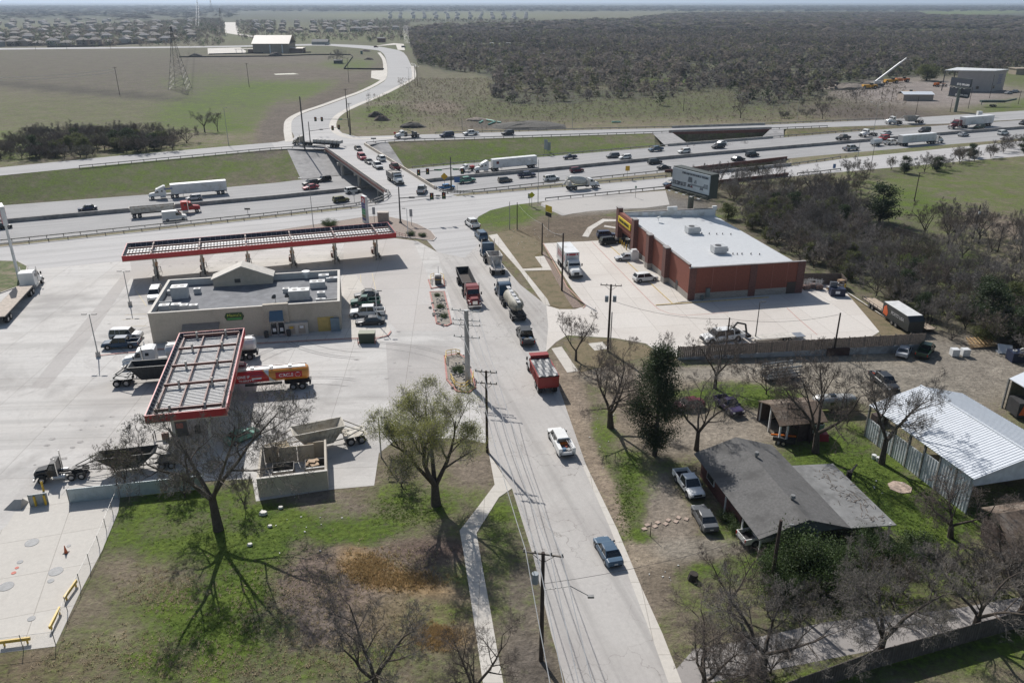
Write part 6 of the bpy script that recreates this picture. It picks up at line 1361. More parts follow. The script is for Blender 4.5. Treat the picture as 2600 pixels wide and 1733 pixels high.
DX,dX,dY,da,dP=canopy('red diesel canopy with a bare ribbed deck in front of the store',(369,1054),(576,1034),(615,834),(451,845),5.9,(.06,.33,.56,.79,.97),(.08,.38,.68,.93),dh=.95,rib=1)
# dispensers
M_DISP=mat('pump_grey',(.09,.09,.09),.5); M_PT=mat('pump_tan',(.4,.24,.12),.5)
proto=None; places=('leftmost','second','third','fourth','fifth','rightmost')
for i,f in enumerate(bf):
    p=Vector((cP.x,cP.y,0))+Vector((cos(ca)*cX*f-sin(ca)*cY*.5,sin(ca)*cX*f+cos(ca)*cY*.5,.0))
    if proto is None:
        proto=thing('fuel_pump','','fuel pump'); m=MB(); m.b2(-.8,.8,-2.9,2.9,0,.15); part(proto,'island_base',m,M_CONC)
        m=MB(); m.b2(-.3,.3,-.75,.75,.15,2.3); part(proto,'pump_cabinet',m,M_DISP); m=MB(); m.b2(-.42,.42,-.9,.9,2.3,2.65); part(proto,'pump_topper',m,M_PT)
        for s in(-1,1): 
            m=MB(); m.b2(s*.31-.02,s*.31+.02,-.4,.4,1.3,2.0); part(proto,'display',m,M_REDK); m=MB(); m.bar((s*.35,.55,1.8),(s*.6,.75,.9),.05); m.bar((s*.6,.75,.9),(s*.4,.5,.5),.05); part(proto,'hose',m,M_BLKP)
            m=MB(); m.bar((-.5,s*3.2,0),(-.5,s*3.2,1.0),.13); m.bar((.5,s*3.2,0),(.5,s*3.2,1.0),.13); m.bar((-.5,s*3.2,1.0),(.5,s*3.2,1.0),.13); part(proto,'guard_hoop',m,M_DKST)
        m=MB(); m.b2(.0,.45,-2.2,-1.6,.15,1.1); part(proto,'windscreen_bucket',m,M_BLKP); m=MB(); m.b2(-.7,-.3,1.4,2.2,.15,1.0); part(proto,'bin',m,mat('brown_bin',(.16,.07,.05),.6))
        o=proto
    else: o=copy_tree(proto)
    o.location=p; o.rotation_euler=(0,0,ca+.0); o['label']='fuel pump island under the long canopy, %s of six'%places[i]; o['group']='fuel pumps under the long canopy'
for i,f in enumerate((.2,.45,.68,.9)):
    o=copy_tree(proto); o.location=Vector((dP.x,dP.y,0))+Vector((cos(da)*dX*.27-sin(da)*dY*f,sin(da)*dX*.27+cos(da)*dY*f,0)); o.rotation_euler=(0,0,da+pi/2); o['label']='diesel pump hidden under the diesel canopy'; o['group']='diesel pumps'
# ---- dumpster pen ----
PA,PB_,PC_,PD_=[G(x,y,2.35) for x,y in((651,1217),(830,1196),(823,1153),(659,1172))]
a=local(PA,PB_); W_=(PB_-PA).length; D_=7.2; pen=thing('dumpster_pen','roofless beige walled dumpster pen with open gates beside the grass','enclosure',(PA.x,PA.y,0),a)
m=MB(); m.b2(0,W_,0,.25,0,2.35); m.b2(0,.25,.25,D_,0,2.35); m.b2(W_-.25,W_,.25,D_,0,2.35); part(pen,'wall',m,M_BEIGE)
m=MB(); m.b2(-.04,W_+.04,-.04,.29,2.35,2.45); part(pen,'wall_cap',m,M_BEIGE2)
for x0,x1,y in((.3,1.9,D_-.1),(2.0,4.0,D_-.6),(4.1,6.0,D_-.6),(W_-2.2,W_-.3,D_-.1)): m=MB(); m.b2(x0,x1,y,y+.1,.1,2.2); part(pen,'gate',m,mat('gate_tan',(.45,.38,.28),.6))
M_DMP=mat('dumpster_dark',(.10,.095,.085),.7)
for i,(u,l) in enumerate(((2.6,'open dumpster on the left inside the beige pen'),(6.2,'open dumpster heaped with cardboard inside the beige pen'))):
    o=thing('dumpster',l,'dumpster',pen.matrix_basis@Vector((u,3.4,0)),a); m=MB(); 
    m.b2(-1.2,1.2,-.9,-.82,.1,1.6); m.b2(-1.2,1.2,.82,.9,.1,1.6); m.b2(-1.2,-1.12,-.82,.82,.1,1.6); m.b2(1.12,1.2,-.82,.82,.1,1.6); m.b2(-1.1,1.1,-.8,.8,.1,.3); part(o,'bin_body',m,M_DMP)
    m=MB(); m.b2(-1.1,1.1,-1.1,-.95,.5,1.6); part(o,'lid',m,M_GALV)
    if i: 
        for j in range(6): m=MB(); m.box((rnd.uniform(-.8,.8),rnd.uniform(-.5,.5),1.4+j*.08),(.9,.6,.05),rz=rnd.random()*3); part(o,'cardboard',m,mat('cardboard',(.42,.3,.19),.8))
# ---- fences bottom left ----
def fence_px(label,base,h,mt,sp=2.4,kind='panel',name='fence',postm=None,cat='fence',group=None,top=None):
    P=[G(x,y) for x,y in base]; o=thing(name,label,cat,P[0],0,group); Q=[p-P[0] for p in P]
    for a,b in zip(Q[:-1],Q[1:]):
        L=(b-a).length; n=max(1,round(L/sp)); an=local(a,b)
        for i in range(n):
            p=a.lerp(b,i/n); q=a.lerp(b,(i+1)/n); c=(p+q)/2; m=MB()
            if kind=='panel':
                m.box((c.x,c.y,h/2+.03),(L/n-.06,.05,h),rz=an)
                kk=int((L/n)/.25)
                for j in range(kk): w=p.lerp(q,(j+.5)/kk); m.box((w.x-sin(an)*-.0+sin(an)*.035,w.y-cos(an)*.035,h/2+.03),(.1,.03,h-.02),rz=an)
                part(o,'panel',m,mt)
            elif kind=='mesh':
                m.bar((p.x,p.y,h),(q.x,q.y,h),.035); part(o,'top_rail',m,M_GALV)
                m=MB(); m.add([(p.x,p.y,.02),(q.x,q.y,.02),(q.x,q.y,h-.03),(p.x,p.y,h-.03)],[(0,1,2,3)]); part(o,'wire_mesh',m,MESHM)
            m=MB(); pw=.05 if kind=='mesh' else .09; m.box((p.x,p.y,h/2+.05),(pw,pw,h+.1),rz=an); part(o,'fence_post',m,postm or M_GALV)
    return o
MESHM=bpy.data.materials.new('chain_link'); MESHM.use_nodes=True; n_=MESHM.node_tree.nodes; l_=MESHM.node_tree.links; b_=n_['Principled BSDF']; b_.inputs['Base Color'].default_value=(.4,.4,.4,1); b_.inputs['Metallic'].default_value=.4
tc_=n_.new('ShaderNodeTexCoord'); 
ws=[]
for sgn in(1,-1):
    sp_=n_.new('ShaderNodeSeparateXYZ'); l_.new(tc_.outputs['Object'],sp_.inputs[0]); ax=n_.new('ShaderNodeMath'); ax.operation='ADD' if sgn>0 else 'SUBTRACT'; xy=n_.new('ShaderNodeMath'); xy.operation='ADD'; l_.new(sp_.outputs[0],xy.inputs[0]); l_.new(sp_.outputs[1],xy.inputs[1])
    l_.new(xy.outputs[0],ax.inputs[0]); l_.new(sp_.outputs[2],ax.inputs[1]); ml=n_.new('ShaderNodeMath'); ml.operation='MULTIPLY'; l_.new(ax.outputs[0],ml.inputs[0]); ml.inputs[1].default_value=12; fr=n_.new('ShaderNodeMath'); fr.operation='FRACT'; l_.new(ml.outputs[0],fr.inputs[0]); lt=n_.new('ShaderNodeMath'); lt.operation='LESS_THAN'; l_.new(fr.outputs[0],lt.inputs[0]); lt.inputs[1].default_value=.05; ws.append(lt)
mx_=n_.new('ShaderNodeMath'); mx_.operation='MAXIMUM'; l_.new(ws[0].outputs[0],mx_.inputs[0]); l_.new(ws[1].outputs[0],mx_.inputs[1]); l_.new(mx_.outputs[0],b_.inputs['Alpha'])
fence_px('pale corrugated metal fence along the grass below the black dump semi',[(177,1276),(306,1262),(412,1251),(520,1240)],1.7,mat('corrugated_pale',(.36,.42,.44),.5,.2,var=.1,sc=2),4.4,postm=M_GALV)
fence_px('short corrugated screen with yellow bollards at the lot corner',[(78,1285),(126,1278)],1.4,mat('corrugated_grey',(.3,.33,.34),.5,.2),2.2)
fence_px('chain-link fence sloping down between the concrete lot and the grass',[(303,1268),(253,1392),(205,1490),(172,1552),(142,1638)],1.5,None,3.0,'mesh')
fence_px('chain-link fence across the bottom left corner of the lot',[(142,1638),(60,1648),(-60,1662)],1.5,None,3.0,'mesh')
def bollard(label,x,y,h=1.2,m_=None,r=.12):
    p=G(x,y); m=MB(); m.cyl((0,0,0),(0,0,h),r,n=10); m.cyl((0,0,h),(0,0,h+.06),r,.05,n=10); o=obj('bollard',m.mesh('bollard',m_ or M_YEL)); o.location=p; return tag(o,label,'bollard')
bollard('left yellow bollard in front of the corrugated screen',92,1284); bollard('right yellow bollard in front of the corrugated screen',117,1281); bollard('yellow bollard behind the corrugated screen',111,1246)
m=MB(); p=G(66,1284); m.loft([[(-2,-.8,0),(-.1,-.8,0),(-.1,.8,0),(-2,.8,0)],[(-1,-.1,.9),(-.2,-.1,.9),(-.2,.1,.9),(-1,.1,.9)]]); o=obj('concrete_ramp_block',m.mesh('concrete_ramp_block',M_CONC)); o.location=p; tag(o,'wedge-shaped concrete block left of the corrugated screen','concrete block')
for i,(a,b,l) in enumerate([((166,1528),(197,1484),'upper yellow barrier rail on the chain-link fence'),((129,1604),(155,1553),'lower yellow barrier rail on the chain-link fence'),((3,1641),(80,1631),'yellow barrier rail across the bottom left corner')]):
    A=G(*a);B=G(*b); m=MB(); d=(B-A); o=thing('barrier_rail',l,'barrier',A,local(A,B)); m.b2(0,d.length,-.08,.08,.35,.65); part(o,'rail',m,M_YEL)
    for t in(.12,.88): m=MB(); m.b2(d.length*t-.06,d.length*t+.06,-.06,.06,0,.34); part(o,'post',m,M_YEL)
p=G(168,1403); o=thing('traffic_cone','orange traffic cone standing on the pale concrete','traffic cone',p); m=MB(); m.cyl((0,0,.04),(0,0,.9),.17,.03,n=12); part(o,'cone',m,mat('cone_orange',(.5,.11,.04),.6)); m=MB(); m.b2(-.24,.24,-.24,.24,.018,.05); part(o,'base',m,M_BLKP)
for i,(x,y,r,c,l) in enumerate([(81,1377,.66,0,'large dark manhole lid nearest the corrugated screen'),(142,1450,.66,0,'large dark manhole lid below the traffic cone'),(16,1488,.66,0,'large dark manhole lid at the left edge'),(175,1385,.2,0,'small grey lid beside the traffic cone'),(51,1426,.28,0,'small grey lid between the large manhole lids'),(129,1474,.3,0,'small grey lid under the middle large manhole lid'),(80,1570,.33,0,'small grey lid near the bottom of the lot'),(35,1454,.22,1,'lower small red lid'),(43,1441,.18,1,'upper small red lid')]):
    m=MB(); m.cyl((0,0,.02),(0,0,.05),r,n=24); o=obj('manhole_lid',m.mesh('manhole_lid',mat('lid_red',(.5,.14,.1),.7) if c else mat('lid_iron',(.16,.165,.17),.6,.2,var=.2,sc=5))); o.location=G(x,y); tag(o,l,'manhole cover')
# ---- islands ----
M_ISL=mat('island_gravel',(.25,.225,.19),.95,var=.45,sc=4,bump=.5)
raised([(1129,905),(1165,899),(1182,910),(1202,960),(1207,985),(1190,997),(1160,994),(1135,965)],'railed_island',M_ISL,.14,M_REDK)
raised([(1092,742),(1128,741),(1146,822),(1134,828),(1109,822)],'rock_island',M_ISL,.14,M_REDK)
raised([(1088,711),(1126,707),(1129,727),(1095,733)],'air_pump_island',M_CONC,.12,M_REDK)
def railing(label,pts,h=1.05,m_=None):
    P=[G(x,y) for x,y in pts]; o=thing('railing',label,'railing',P[0]); m=MB()
    for a,b in zip(P[:-1],P[1:]):
        a=a-P[0];b=b-P[0]; m.bar((a.x,a.y,h),(b.x,b.y,h),.09); m.bar((a.x,a.y,h*.55),(b.x,b.y,h*.55),.08)
    part(o,'rail',m,m_ or M_YEL)
    for p in P: q=p-P[0]; m=MB(); m.bar((q.x,q.y,0),(q.x,q.y,h),.1); part(o,'post',m,m_ or M_YEL)
    return o
railing('yellow railing at the upper end of the island with the steel pole',[(1132,925),(1133,906),(1146,903),(1158,902),(1168,905)]); railing('yellow railing round the lower end of the island with the steel pole',[(1145,965),(1155,985),(1170,990),(1184,988),(1200,975),(1202,958)])
railing('yellow railing on the left of the air pump',[(1094,722),(1094,710),(1102,706)]); railing('yellow railing on the right of the air pump',[(1118,706),(1127,710),(1127,722)])
p=G(1113,722); o=thing('air_pump','black and silver air and vacuum machine between yellow railings','air machine',p); m=MB(); m.b2(-.6,.6,-.5,.5,.1,1.7); part(o,'machine_body',m,M_DISP); m=MB(); m.b2(-.5,.5,-.45,.45,1.7,2.1); part(o,'machine_hood',m,M_ALU); m=MB(); m.b2(-.62,.62,-.53,-.5,1.1,1.2); part(o,'yellow_stripe',m,M_YEL)
m=MB(); m.cyl((0,.8,0),(0,.8,3.4),.05,n=6); part(o,'sign_pole',m,M_STEEL)
m=MB(); m.cyl((0,0,0),(0,0,.4),1.2,n=6)
def rocks(label,cx,cy,rx,ry,n,name='rock_pile',c=(.33,.31,.28),s=.28):
    m=MB(); q=random.Random(int(cx)); C=G(cx,cy)
    for i in range(n):
        x,y=cx+q.gauss(0,rx),cy+q.gauss(0,ry); p=G(x,y)-C; r=q.uniform(.4,1)*s
        m.box((p.x,p.y,.14+r*.3),(r*2,r*1.6,r*1.1),rz=q.random()*3,tx=.6,ty=.5)
    o=obj(name,m.mesh(name,mat(name+'_stone',c,.9,var=.35,sc=4))); o.location=C; return tag(o,label,'rocks',kind='stuff')
rocks('pale rocks scattered on the railed island',1165,945,11,20,70); rocks('pale rocks scattered on the long narrow island',1118,785,9,18,60)
railing('short red bollard row at the end of the long canopy',[(1006,598),(1014,600),(1021,602),(1030,604)],.9,M_REDK)

# tyre marks and oil spots on the lot
q=random.Random(21); mb=MB()
def arc(cx,cy,r,a0,a1,w_):
    n=14; C=G(cx,cy); rows=[]
    for i in range(n+1):
        t=a0+(a1-a0)*i/n; ww=w_*(1-abs(2*i/n-1)**3*.9); rows.append([(C.x+cos(t)*(r-ww),C.y+sin(t)*(r-ww),.041),(C.x+cos(t)*(r+ww),C.y+sin(t)*(r+ww),.041)])
    mb.loft(rows,cap=False,closed=False)
for cx,cy,r,a0,da in((300,1000,14,.4,1.2),(760,1080,12,1.2,.7),(880,960,15,2.2,1.3),(820,1050,22,.8,.7),(980,800,16,3.6,1.1),(250,760,20,5.2,.8),(60,960,14,.3,1.1),(1010,720,13,3.2,1.3)):
    for k in(0,1.9,2.5): arc(cx,cy,r+k,a0,a0+da,.06)
mb.f=[f if (Vector(mb.v[f[1]])-Vector(mb.v[f[0]])).cross(Vector(mb.v[f[2]])-Vector(mb.v[f[0]])).z>0 else f[::-1] for f in mb.f]
struct('tyre_marks',mb.mesh('tyre_marks',M_OIL)); mb=MB()
for cx,cy,rx,ry,n in((330,850,60,50,14),(930,790,40,40,16),(650,670,280,16,40),(700,1000,120,60,26),(200,1120,120,80,18),(1000,950,60,100,10)):
    for i in range(n):
        p=G(cx+q.gauss(0,rx/2),cy+q.gauss(0,ry/2)); r=q.uniform(.1,.45); mb.add([(p.x+r*q.uniform(.7,1.2)*cos(t),p.y+r*.7*sin(t),.0412) for t in[k*pi/5 for k in range(10)]],[tuple(range(10))])
struct('oil_spots',mb.mesh('oil_spots',M_OIL))
# ================= brick store =================
A=G(1745,763); B=G(2034,743); Cc=G(1592,612); a=local(A,B); U=(B-A).length; Vv=(Cc-A).length
ST=thing('brick_store','red brick discount store with a white ribbed roof','building',A,a)
def bl(x,y,z=0):
    p=G(x,y,z)-A; return p.x*cos(-a)-p.y*sin(-a),p.x*sin(-a)+p.y*cos(-a)
HB=6.6
M_BRK=mat('red_brick',(.20,.064,.042),.85,var=.15,sc=3); M_BRD=mat('dark_brick',(.13,.06,.05),.85,var=.35,sc=5); M_BLOCK=mat('grey_block',(.24,.22,.2),.9,var=.25,sc=2.5)
def brickmat():
    m=bpy.data.materials.new('brick_course'); m.use_nodes=True; n=m.node_tree.nodes; l=m.node_tree.links
    tc=n.new('ShaderNodeTexCoord'); mp=n.new('ShaderNodeMapping'); mp.inputs['Rotation'].default_value=(pi/2,0,0); l.new(tc.outputs['Object'],mp.inputs[0]); bt=n.new('ShaderNodeTexBrick'); bt.inputs['Scale'].default_value=1; bt.inputs['Brick Width'].default_value=.6; bt.inputs['Row Height'].default_value=.3; bt.inputs['Mortar Size'].default_value=.02
    bt.inputs['Color1'].default_value=(.22,.2,.18,1); bt.inputs['Color2'].default_value=(.3,.27,.24,1); bt.inputs['Mortar'].default_value=(.38,.36,.33,1); l.new(mp.outputs[0],bt.inputs[0]); l.new(bt.outputs[0],n['Principled BSDF'].inputs['Base Color']); n['Principled BSDF'].inputs['Roughness'].default_value=.9; return m
M_COURSE=brickmat()
m=MB(); m.b2(0,U,0,.3,1.3,HB-.5); m.b2(0,.3,.31,Vv,1.3,HB); m.b2(.3,U,Vv-.3,Vv,1.3,HB); m.b2(U-.3,U,.3,Vv-.3,0,4.9); part(ST,'wall',m,M_BRK)
m=MB(); m.b2(-.03,U+.02,-.03,.31,0,1.3); m.b2(-.03,.3,.311,Vv,0,1.3); part(ST,'block_base',m,M_COURSE)
m=MB(); m.b2(-.08,U*.56,-.08,.38,HB-.5,HB-.35); m.b2(U*.56+.01,U+.1,-.08,.38,HB-.75,HB-.6) if 0 else None; m.b2(-.08,.38,.381,Vv+.08,HB,HB+.15); m.b2(.381,U+.05,Vv-.38,Vv+.08,HB,HB+.15); m.b2(U*.56,U+.08,-.08,.38,HB-.5,HB-.38); part(ST,'coping',m,mat('coping_grey',(.28,.26,.25),.6))
# roof slopes gently down towards the back
nr=60; m=MB(); zr0,zr1=5.9,4.9
m.add([(.3,.3,zr0),(U-.02,.3,zr1),(U-.02,Vv-.3,zr1),(.3,Vv-.3,zr0),(.3,.3,zr0-.15),(U-.02,.3,zr1-.15),(U-.02,Vv-.3,zr1-.15),(.3,Vv-.3,zr0-.15)],[(0,1,2,3),(7,6,5,4),(1,5,6,2)])
for i in range(nr):
    y=.4+(Vv-.8)*i/nr; m.add([(.3,y,zr0),(U,y,zr1),(U,y+.1,zr1),(.3,y+.1,zr0),(.3,y,zr0+.025),(U,y,zr1+.025),(U,y+.1,zr1+.025),(.3,y+.1,zr0+.025)],[(4,5,6,7),(0,1,5,4),(2,3,7,6),(1,2,6,5)])
part(ST,'roof',m,mat('white_roof_metal',(.62,.63,.63),.5,0,var=.05))
m=MB(); m.b2(.38,U-.1,Vv-.42,Vv-.39,4.9,HB-.02); m.b2(.31,.34,.4,Vv-.42,5.7,HB-.02); part(ST,'parapet_lining',m,M_WHT)
m=MB(); m.b2(U*.48,U*.58,Vv-.5,Vv+.15,HB-.3,HB+.9); m.b2(U*.96,U+.1,Vv-.5,Vv+.15,HB-.3,HB+.6); part(ST,'parapet_step',m,M_WHT)
for i,(x,y) in enumerate(((1702,718),(1664,681),(1627,648),(1594,614))):
    u,v=bl(x,y); v=max(v,.5); hh=HB+(.5 if i<2 else 1.3); m=MB(); m.b2(-1.0,0,v-.6,v+1.0,1.3,hh); k=part(ST,'pillar',m,M_BRD); m=MB(); m.b2(-1.03,0,v-.63,v+1.03,0,1.3); part(k,'pillar_base',m,M_COURSE); m=MB(); m.b2(-1.08,.0,v-.68,v+1.08,hh,hh+.15); part(k,'pillar_cap',m,mat('coping_grey',(.28,.26,.25),.6))
for u0,u1 in((-.06,1.3),(U*.52,U*.58),(U-1.4,U+.06)): m=MB(); m.b2(u0,u1,-.1,-.031,0.0,HB-.49); part(ST,'corner_pier',m,M_BRD)
for f in(.2,.4,.72,.85): m=MB(); m.b2(U*f-.04,U*f+.04,-.02,0,1.3,HB-.55); part(ST,'joint_line',m,mat('joint_dark',(.3,.13,.1),.8))
u1=bl(1627,648)[1]; u2=bl(1594,614)[1]
m=MB(); m.b2(-.9,-.1,u1+1,u2-.6,HB-2.6,HB+.6); k=part(ST,'entrance_lintel',m,M_BRK); m=MB(); m.b2(-1.15,-.92,u1+1.4,u2-.9,HB-1.5,HB-.2); q=part(k,'store_sign',m,mat('store_yellow',(.6,.45,.02),.5)); textpart(q,'DOLLAR GENERAL',.8,M_BLKP,(-1.18,(u1+u2)/2+.2,HB-.85),(0,-1,0),(0,0,1),maxw=(u2-u1)*.62,bold=True)
m=MB(); m.b2(-.05,-.031,u1+1.3,u2-1,0,2.6); part(ST,'glass_entrance',m,M_GLASS)
m=MB(); m.b2(U*.86,U*.94,-.08,-.031,.05,2.3); part(ST,'steel_door',m,mat('brown_door',(.05,.035,.03),.6)); m=MB(); m.b2(-.06,-.031,bl(1728,740)[1],bl(1728,740)[1]+1,0,2.1); part(ST,'side_door',m,M_DKST)
m=MB(); m.b2(U*.15,U*.18,-.45,-.04,.6,2.2); m.b2(U*.11,U*.13,-.4,-.04,0,.9); part(ST,'electric_cabinet',m,mat('cabinet_green_grey',(.12,.15,.15),.6))
def slopez(u): return zr0+(zr1-zr0)*u/U
for x,y in((1757,590),(1824,640)):
    u,v=bl(x,y,5.6); z=slopez(u); m=MB(); m.b2(u-1.3,u+1.3,v-1,v+1,z+.2,z+1.5); m.b2(u+1.3,u+1.7,v-.7,v+.5,z+.4,z+1.1); k=part(ST,'rooftop_unit',m,M_HVAC); m=MB(); m.cyl((u-.2,v,z+1.5),(u-.2,v,z+1.6),.6,n=14); part(k,'fan_grille',m,M_DKST); m=MB(); m.b2(u-1.1,u+1.1,v-.9,v+.9,z+.02,z+.2); part(k,'curb',m,M_ALU)
for x,y in((1782,592),(1801,592),(1820,592),(1835,591),(1856,591),(1861,644),(1872,644),(1884,643),(1907,642),(1929,642)):
    u,v=bl(x,y,5.5); z=slopez(u); m=MB(); m.cyl((u,v,z),(u,v,z+.35),.12,n=8); part(ST,'vent_pipe',m,M_GALV)
u,v=bl(1672,562,5.8); m=MB(); m.cyl((u,v,5.8),(u,v,6.5),.06,n=6); m.cyl((u,v,6.5),(u-.1,v+.1,6.8),.3,.55,n=14); part(ST,'satellite_dish',m,M_WHT)
sd=lambda u,v:(A+Vector((u*cos(a)-v*sin(a),u*sin(a)+v*cos(a),0)))
# walkway with yellow kerb edge
P=[sd(-1.0,-.6),sd(-3.2,-1.2),sd(-3.2,Vv+.4),sd(0,Vv+.4),sd(0,-.6)]
struct('brick_store_walkway',MB().prism([(p.x,p.y) for p in P],0,.15).mesh('brick_store_walkway',M_WALK))
m=MB(); p,q=sd(-3.28,-1.2),sd(-3.28,Vv*.98); m.box(((p.x+q.x)/2,(p.y+q.y)/2,.08),((q-p).length,.14,.17),rz=local(p,q)); p,q=sd(-6.5,-1.3),sd(U*.68,-1.3); m.box(((p.x+q.x)/2,(p.y+q.y)/2,.075),((q-p).length,.25,.15),rz=local(p,q)); struct('yellow_kerb',m.mesh('yellow_kerb',mat('faded_yellow_kerb',(.52,.40,.20),.8,var=.2,sc=3)))
strip_px([(1503,614),(1650,765),(1672,785),(1700,796),(1740,801),(1850,793)],.14,'fire_lane_line',mat('fire_lane_red',(.42,.22,.18),.8),.034)
strip_px([(1998,782),(2030,812),(2075,850)],.14,'fire_lane_line',mat('fire_lane_red',(.42,.22,.18),.8),.034)
strip_px([(1379,618),(1440,730),(1487,776),(1480,783)],.2,'red_lot_kerb',mat('pale_red_kerb',(.42,.25,.2),.8,var=.2,sc=3),.11)
for i,(x,y) in enumerate(((1574,624),(1579,629),(1584,634),(1590,640),(1607,660))): bollard('yellow bollard beside the brick store entrance, %s from the top'%('first','second','third','fourth','fifth')[i],x,y-4,1.3)
p=sd(-1.6,bl(1638,660)[1]); m=MB(); m.b2(-.8,.8,-.6,.6,.15,2.1); m.b2(-.6,.6,-.5,.5,2.1,2.5,tx=.8); o=obj('ice_chest',m.mesh('ice_chest',M_WHT)); o.location=p; o.rotation_euler=(0,0,a); tag(o,'white ice freezer against the brick store wall beside a pillar','ice box')
# back corner enclosure with carts and dumpster
fence_px('dark wooden fence around the service corner behind the brick store',[(2038,722),(2132,722),(2146,738)],2.2,mat('old_fence_wood',(.15,.12,.10),.9,var=.25,sc=2),2.0,name='wood_fence',postm=M_POST)
for i,(x,y,l) in enumerate(((2046,734,'nearest the wall pier'),(2062,731,'with white bars in the middle'),(2078,734,'rightmost of the rack group'))):
    o=thing('roll_cage','tangled metal roll cages %s behind the brick store'%l,'roll cage',G(x,y)); m=MB(); q=random.Random(i)
    for j in range(10): c=(q.uniform(-.7,.7),q.uniform(-.6,.6)); m.bar((c[0],c[1],.1),(c[0]+q.uniform(-.2,.2),c[1],1.9),.06); m.bar((-.7,c[1],.3+j*.16),(.7,c[1],.3+j*.16),.05)
    part(o,'cage_bars',m,M_ALU); m=MB(); m.b2(-.6,.6,-.6,.6,.15,.9); part(o,'stacked_stock',m,mat('mixed_stock',(.18,.12,.1),.8,var=.5,sc=4))
p=G(2124,750); o=thing('dumpster','navy dumpster with its lid open at the back corner of the store','dumpster',p,-.1); m=MB(); m.box((0,0,.8),(2.6,1.6,1.4)); part(o,'bin_body',m,mat('dumpster_navy',(.012,.02,.05),.5)); m=MB(); m.add([(-1.3,.8,1.5),(0,.8,1.5),(0,.3,2.5),(-1.3,.3,2.5)],[(0,1,2,3)]); m.box((-.65,.55,2.0),(1.3,.5,.9)); part(o,'lid',m,mat('lid_grey',(.12,.13,.15),.5)); m=MB(); m.b2(-.5,.3,-.83,-.81,.6,1.1); part(o,'sticker',m,M_LET)
o=thing('pallet_stack','heap of pallets and crates behind the navy dumpster','pallets',G(2118,735)); q=random.Random(4)
for j in range(14): m=MB(); m.box((q.uniform(-1.5,1.5),q.uniform(-.6,.6),.2+j*.13),(1.1,1,.1),rz=q.random()); part(o,'pallet',m,mat('pallet_wood',(.3,.2,.12),.9,var=.3) if j%2 else M_ALU)
bollard('yellow bollard right of the navy dumpster',2143,742,1.6)
# retaining wall + wooden fence
WF=[(1720,912),(2342,893)]
P0_=G(*WF[0]); P1_=G(*WF[1]); o=thing('retaining_fence','long weathered plank fence standing on a pale concrete wall below the brick store lot','fence',P0_,local(P0_,P1_)); L=(P1_-P0_).length
m=MB(); m.add([(0,-.15,0),(L,-.15,0),(L,.15,0),(0,.15,0),(0,-.15,.3),(L,-.15,1.35),(L,.15,1.35),(0,.15,.3)],[(0,3,2,1),(4,5,6,7),(0,1,5,4),(1,2,6,5),(2,3,7,6),(3,0,4,7)]); part(o,'concrete_wall',m,mat('wall_concrete_pale',(.36,.36,.36),.85,var=.15,sc=1.5,stain=(.22,.21,.2),ssc=.4))
M_PLK=mat('weathered_planks',(.24,.19,.155),.9,var=.3,sc=3)
nb=int(L/2.4)
for i in range(nb):
    x0_,x1_=L*i/nb,L*(i+1)/nb; z0_=.3+1.05*i/nb+.03; m=MB(); k=int((x1_-x0_)/.3)
    for j in range(k): xx=x0_+(x1_-x0_)*j/k; m.b2(xx+.01,xx+(x1_-x0_)/k-.015,-.02,.02+.01*(j%2),z0_,z0_+1.75+.03*((j*7)%3))
    part(o,'fence_panel',m,M_PLK); m=MB(); m.b2(x0_-.06,x0_+.06,.03,.14,z0_,z0_+1.9); part(o,'fence_post',m,M_POST)
m=MB(); m.b2(L*.60,L*.69,-.5,-.16,0,1.2); o2=obj('plank_stack',m.mesh('plank_stack',mat('dark_brown_stack',(.06,.035,.03),.9))); o2.location=P0_; o2.rotation_euler=(0,0,local(P0_,P1_)); tag(o2,'dark brown stack of boards leaning on the concrete wall','boards')
strip_px([(2150,744),(2235,800),(2320,850)],.3,'retaining_edge',M_WALK,.25)
# grass strip right of lot: ring sheet
sheet([(2152,747),(2162,748),(2330,850),(2233,852),(2235,843)],'dry_grass_strip',mat('dry_turf',(.16,.125,.07),.95,var=.25,sc=3,stain=(.1,.09,.04),ssc=.5),.032)
sheet([(1900,852),(1980,842),(2080,850),(2075,860),(1900,868)],'dry_grass_strip',mat('dry_turf'),.034) if 0 else None
for nm,pts in(('verge_turf',[(1262,592),(1300,584),(1360,606),(1378,636),(1358,648),(1378,676),(1326,680),(1290,630)]),('verge_turf',[(1330,692),(1400,688),(1432,730),(1455,772),(1438,782),(1400,776),(1390,762)]),('verge_turf',[(1428,868),(1500,858),(1560,862),(1640,878),(1675,898),(1640,905),(1475,945),(1450,900)])):
    sheet(pts,nm,mat('dry_turf'),.022)
sheet([(1493,872),(1530,868),(1545,885),(1510,890)],'transformer_pad',M_WALK,.04)
raised([(1376,640),(1384,640),(1450,745),(1480,780),(1455,782),(1440,760),(1400,690)],'mulch_strip',mat('mulch',(.2,.15,.12),.95,var=.4,sc=4),.05)
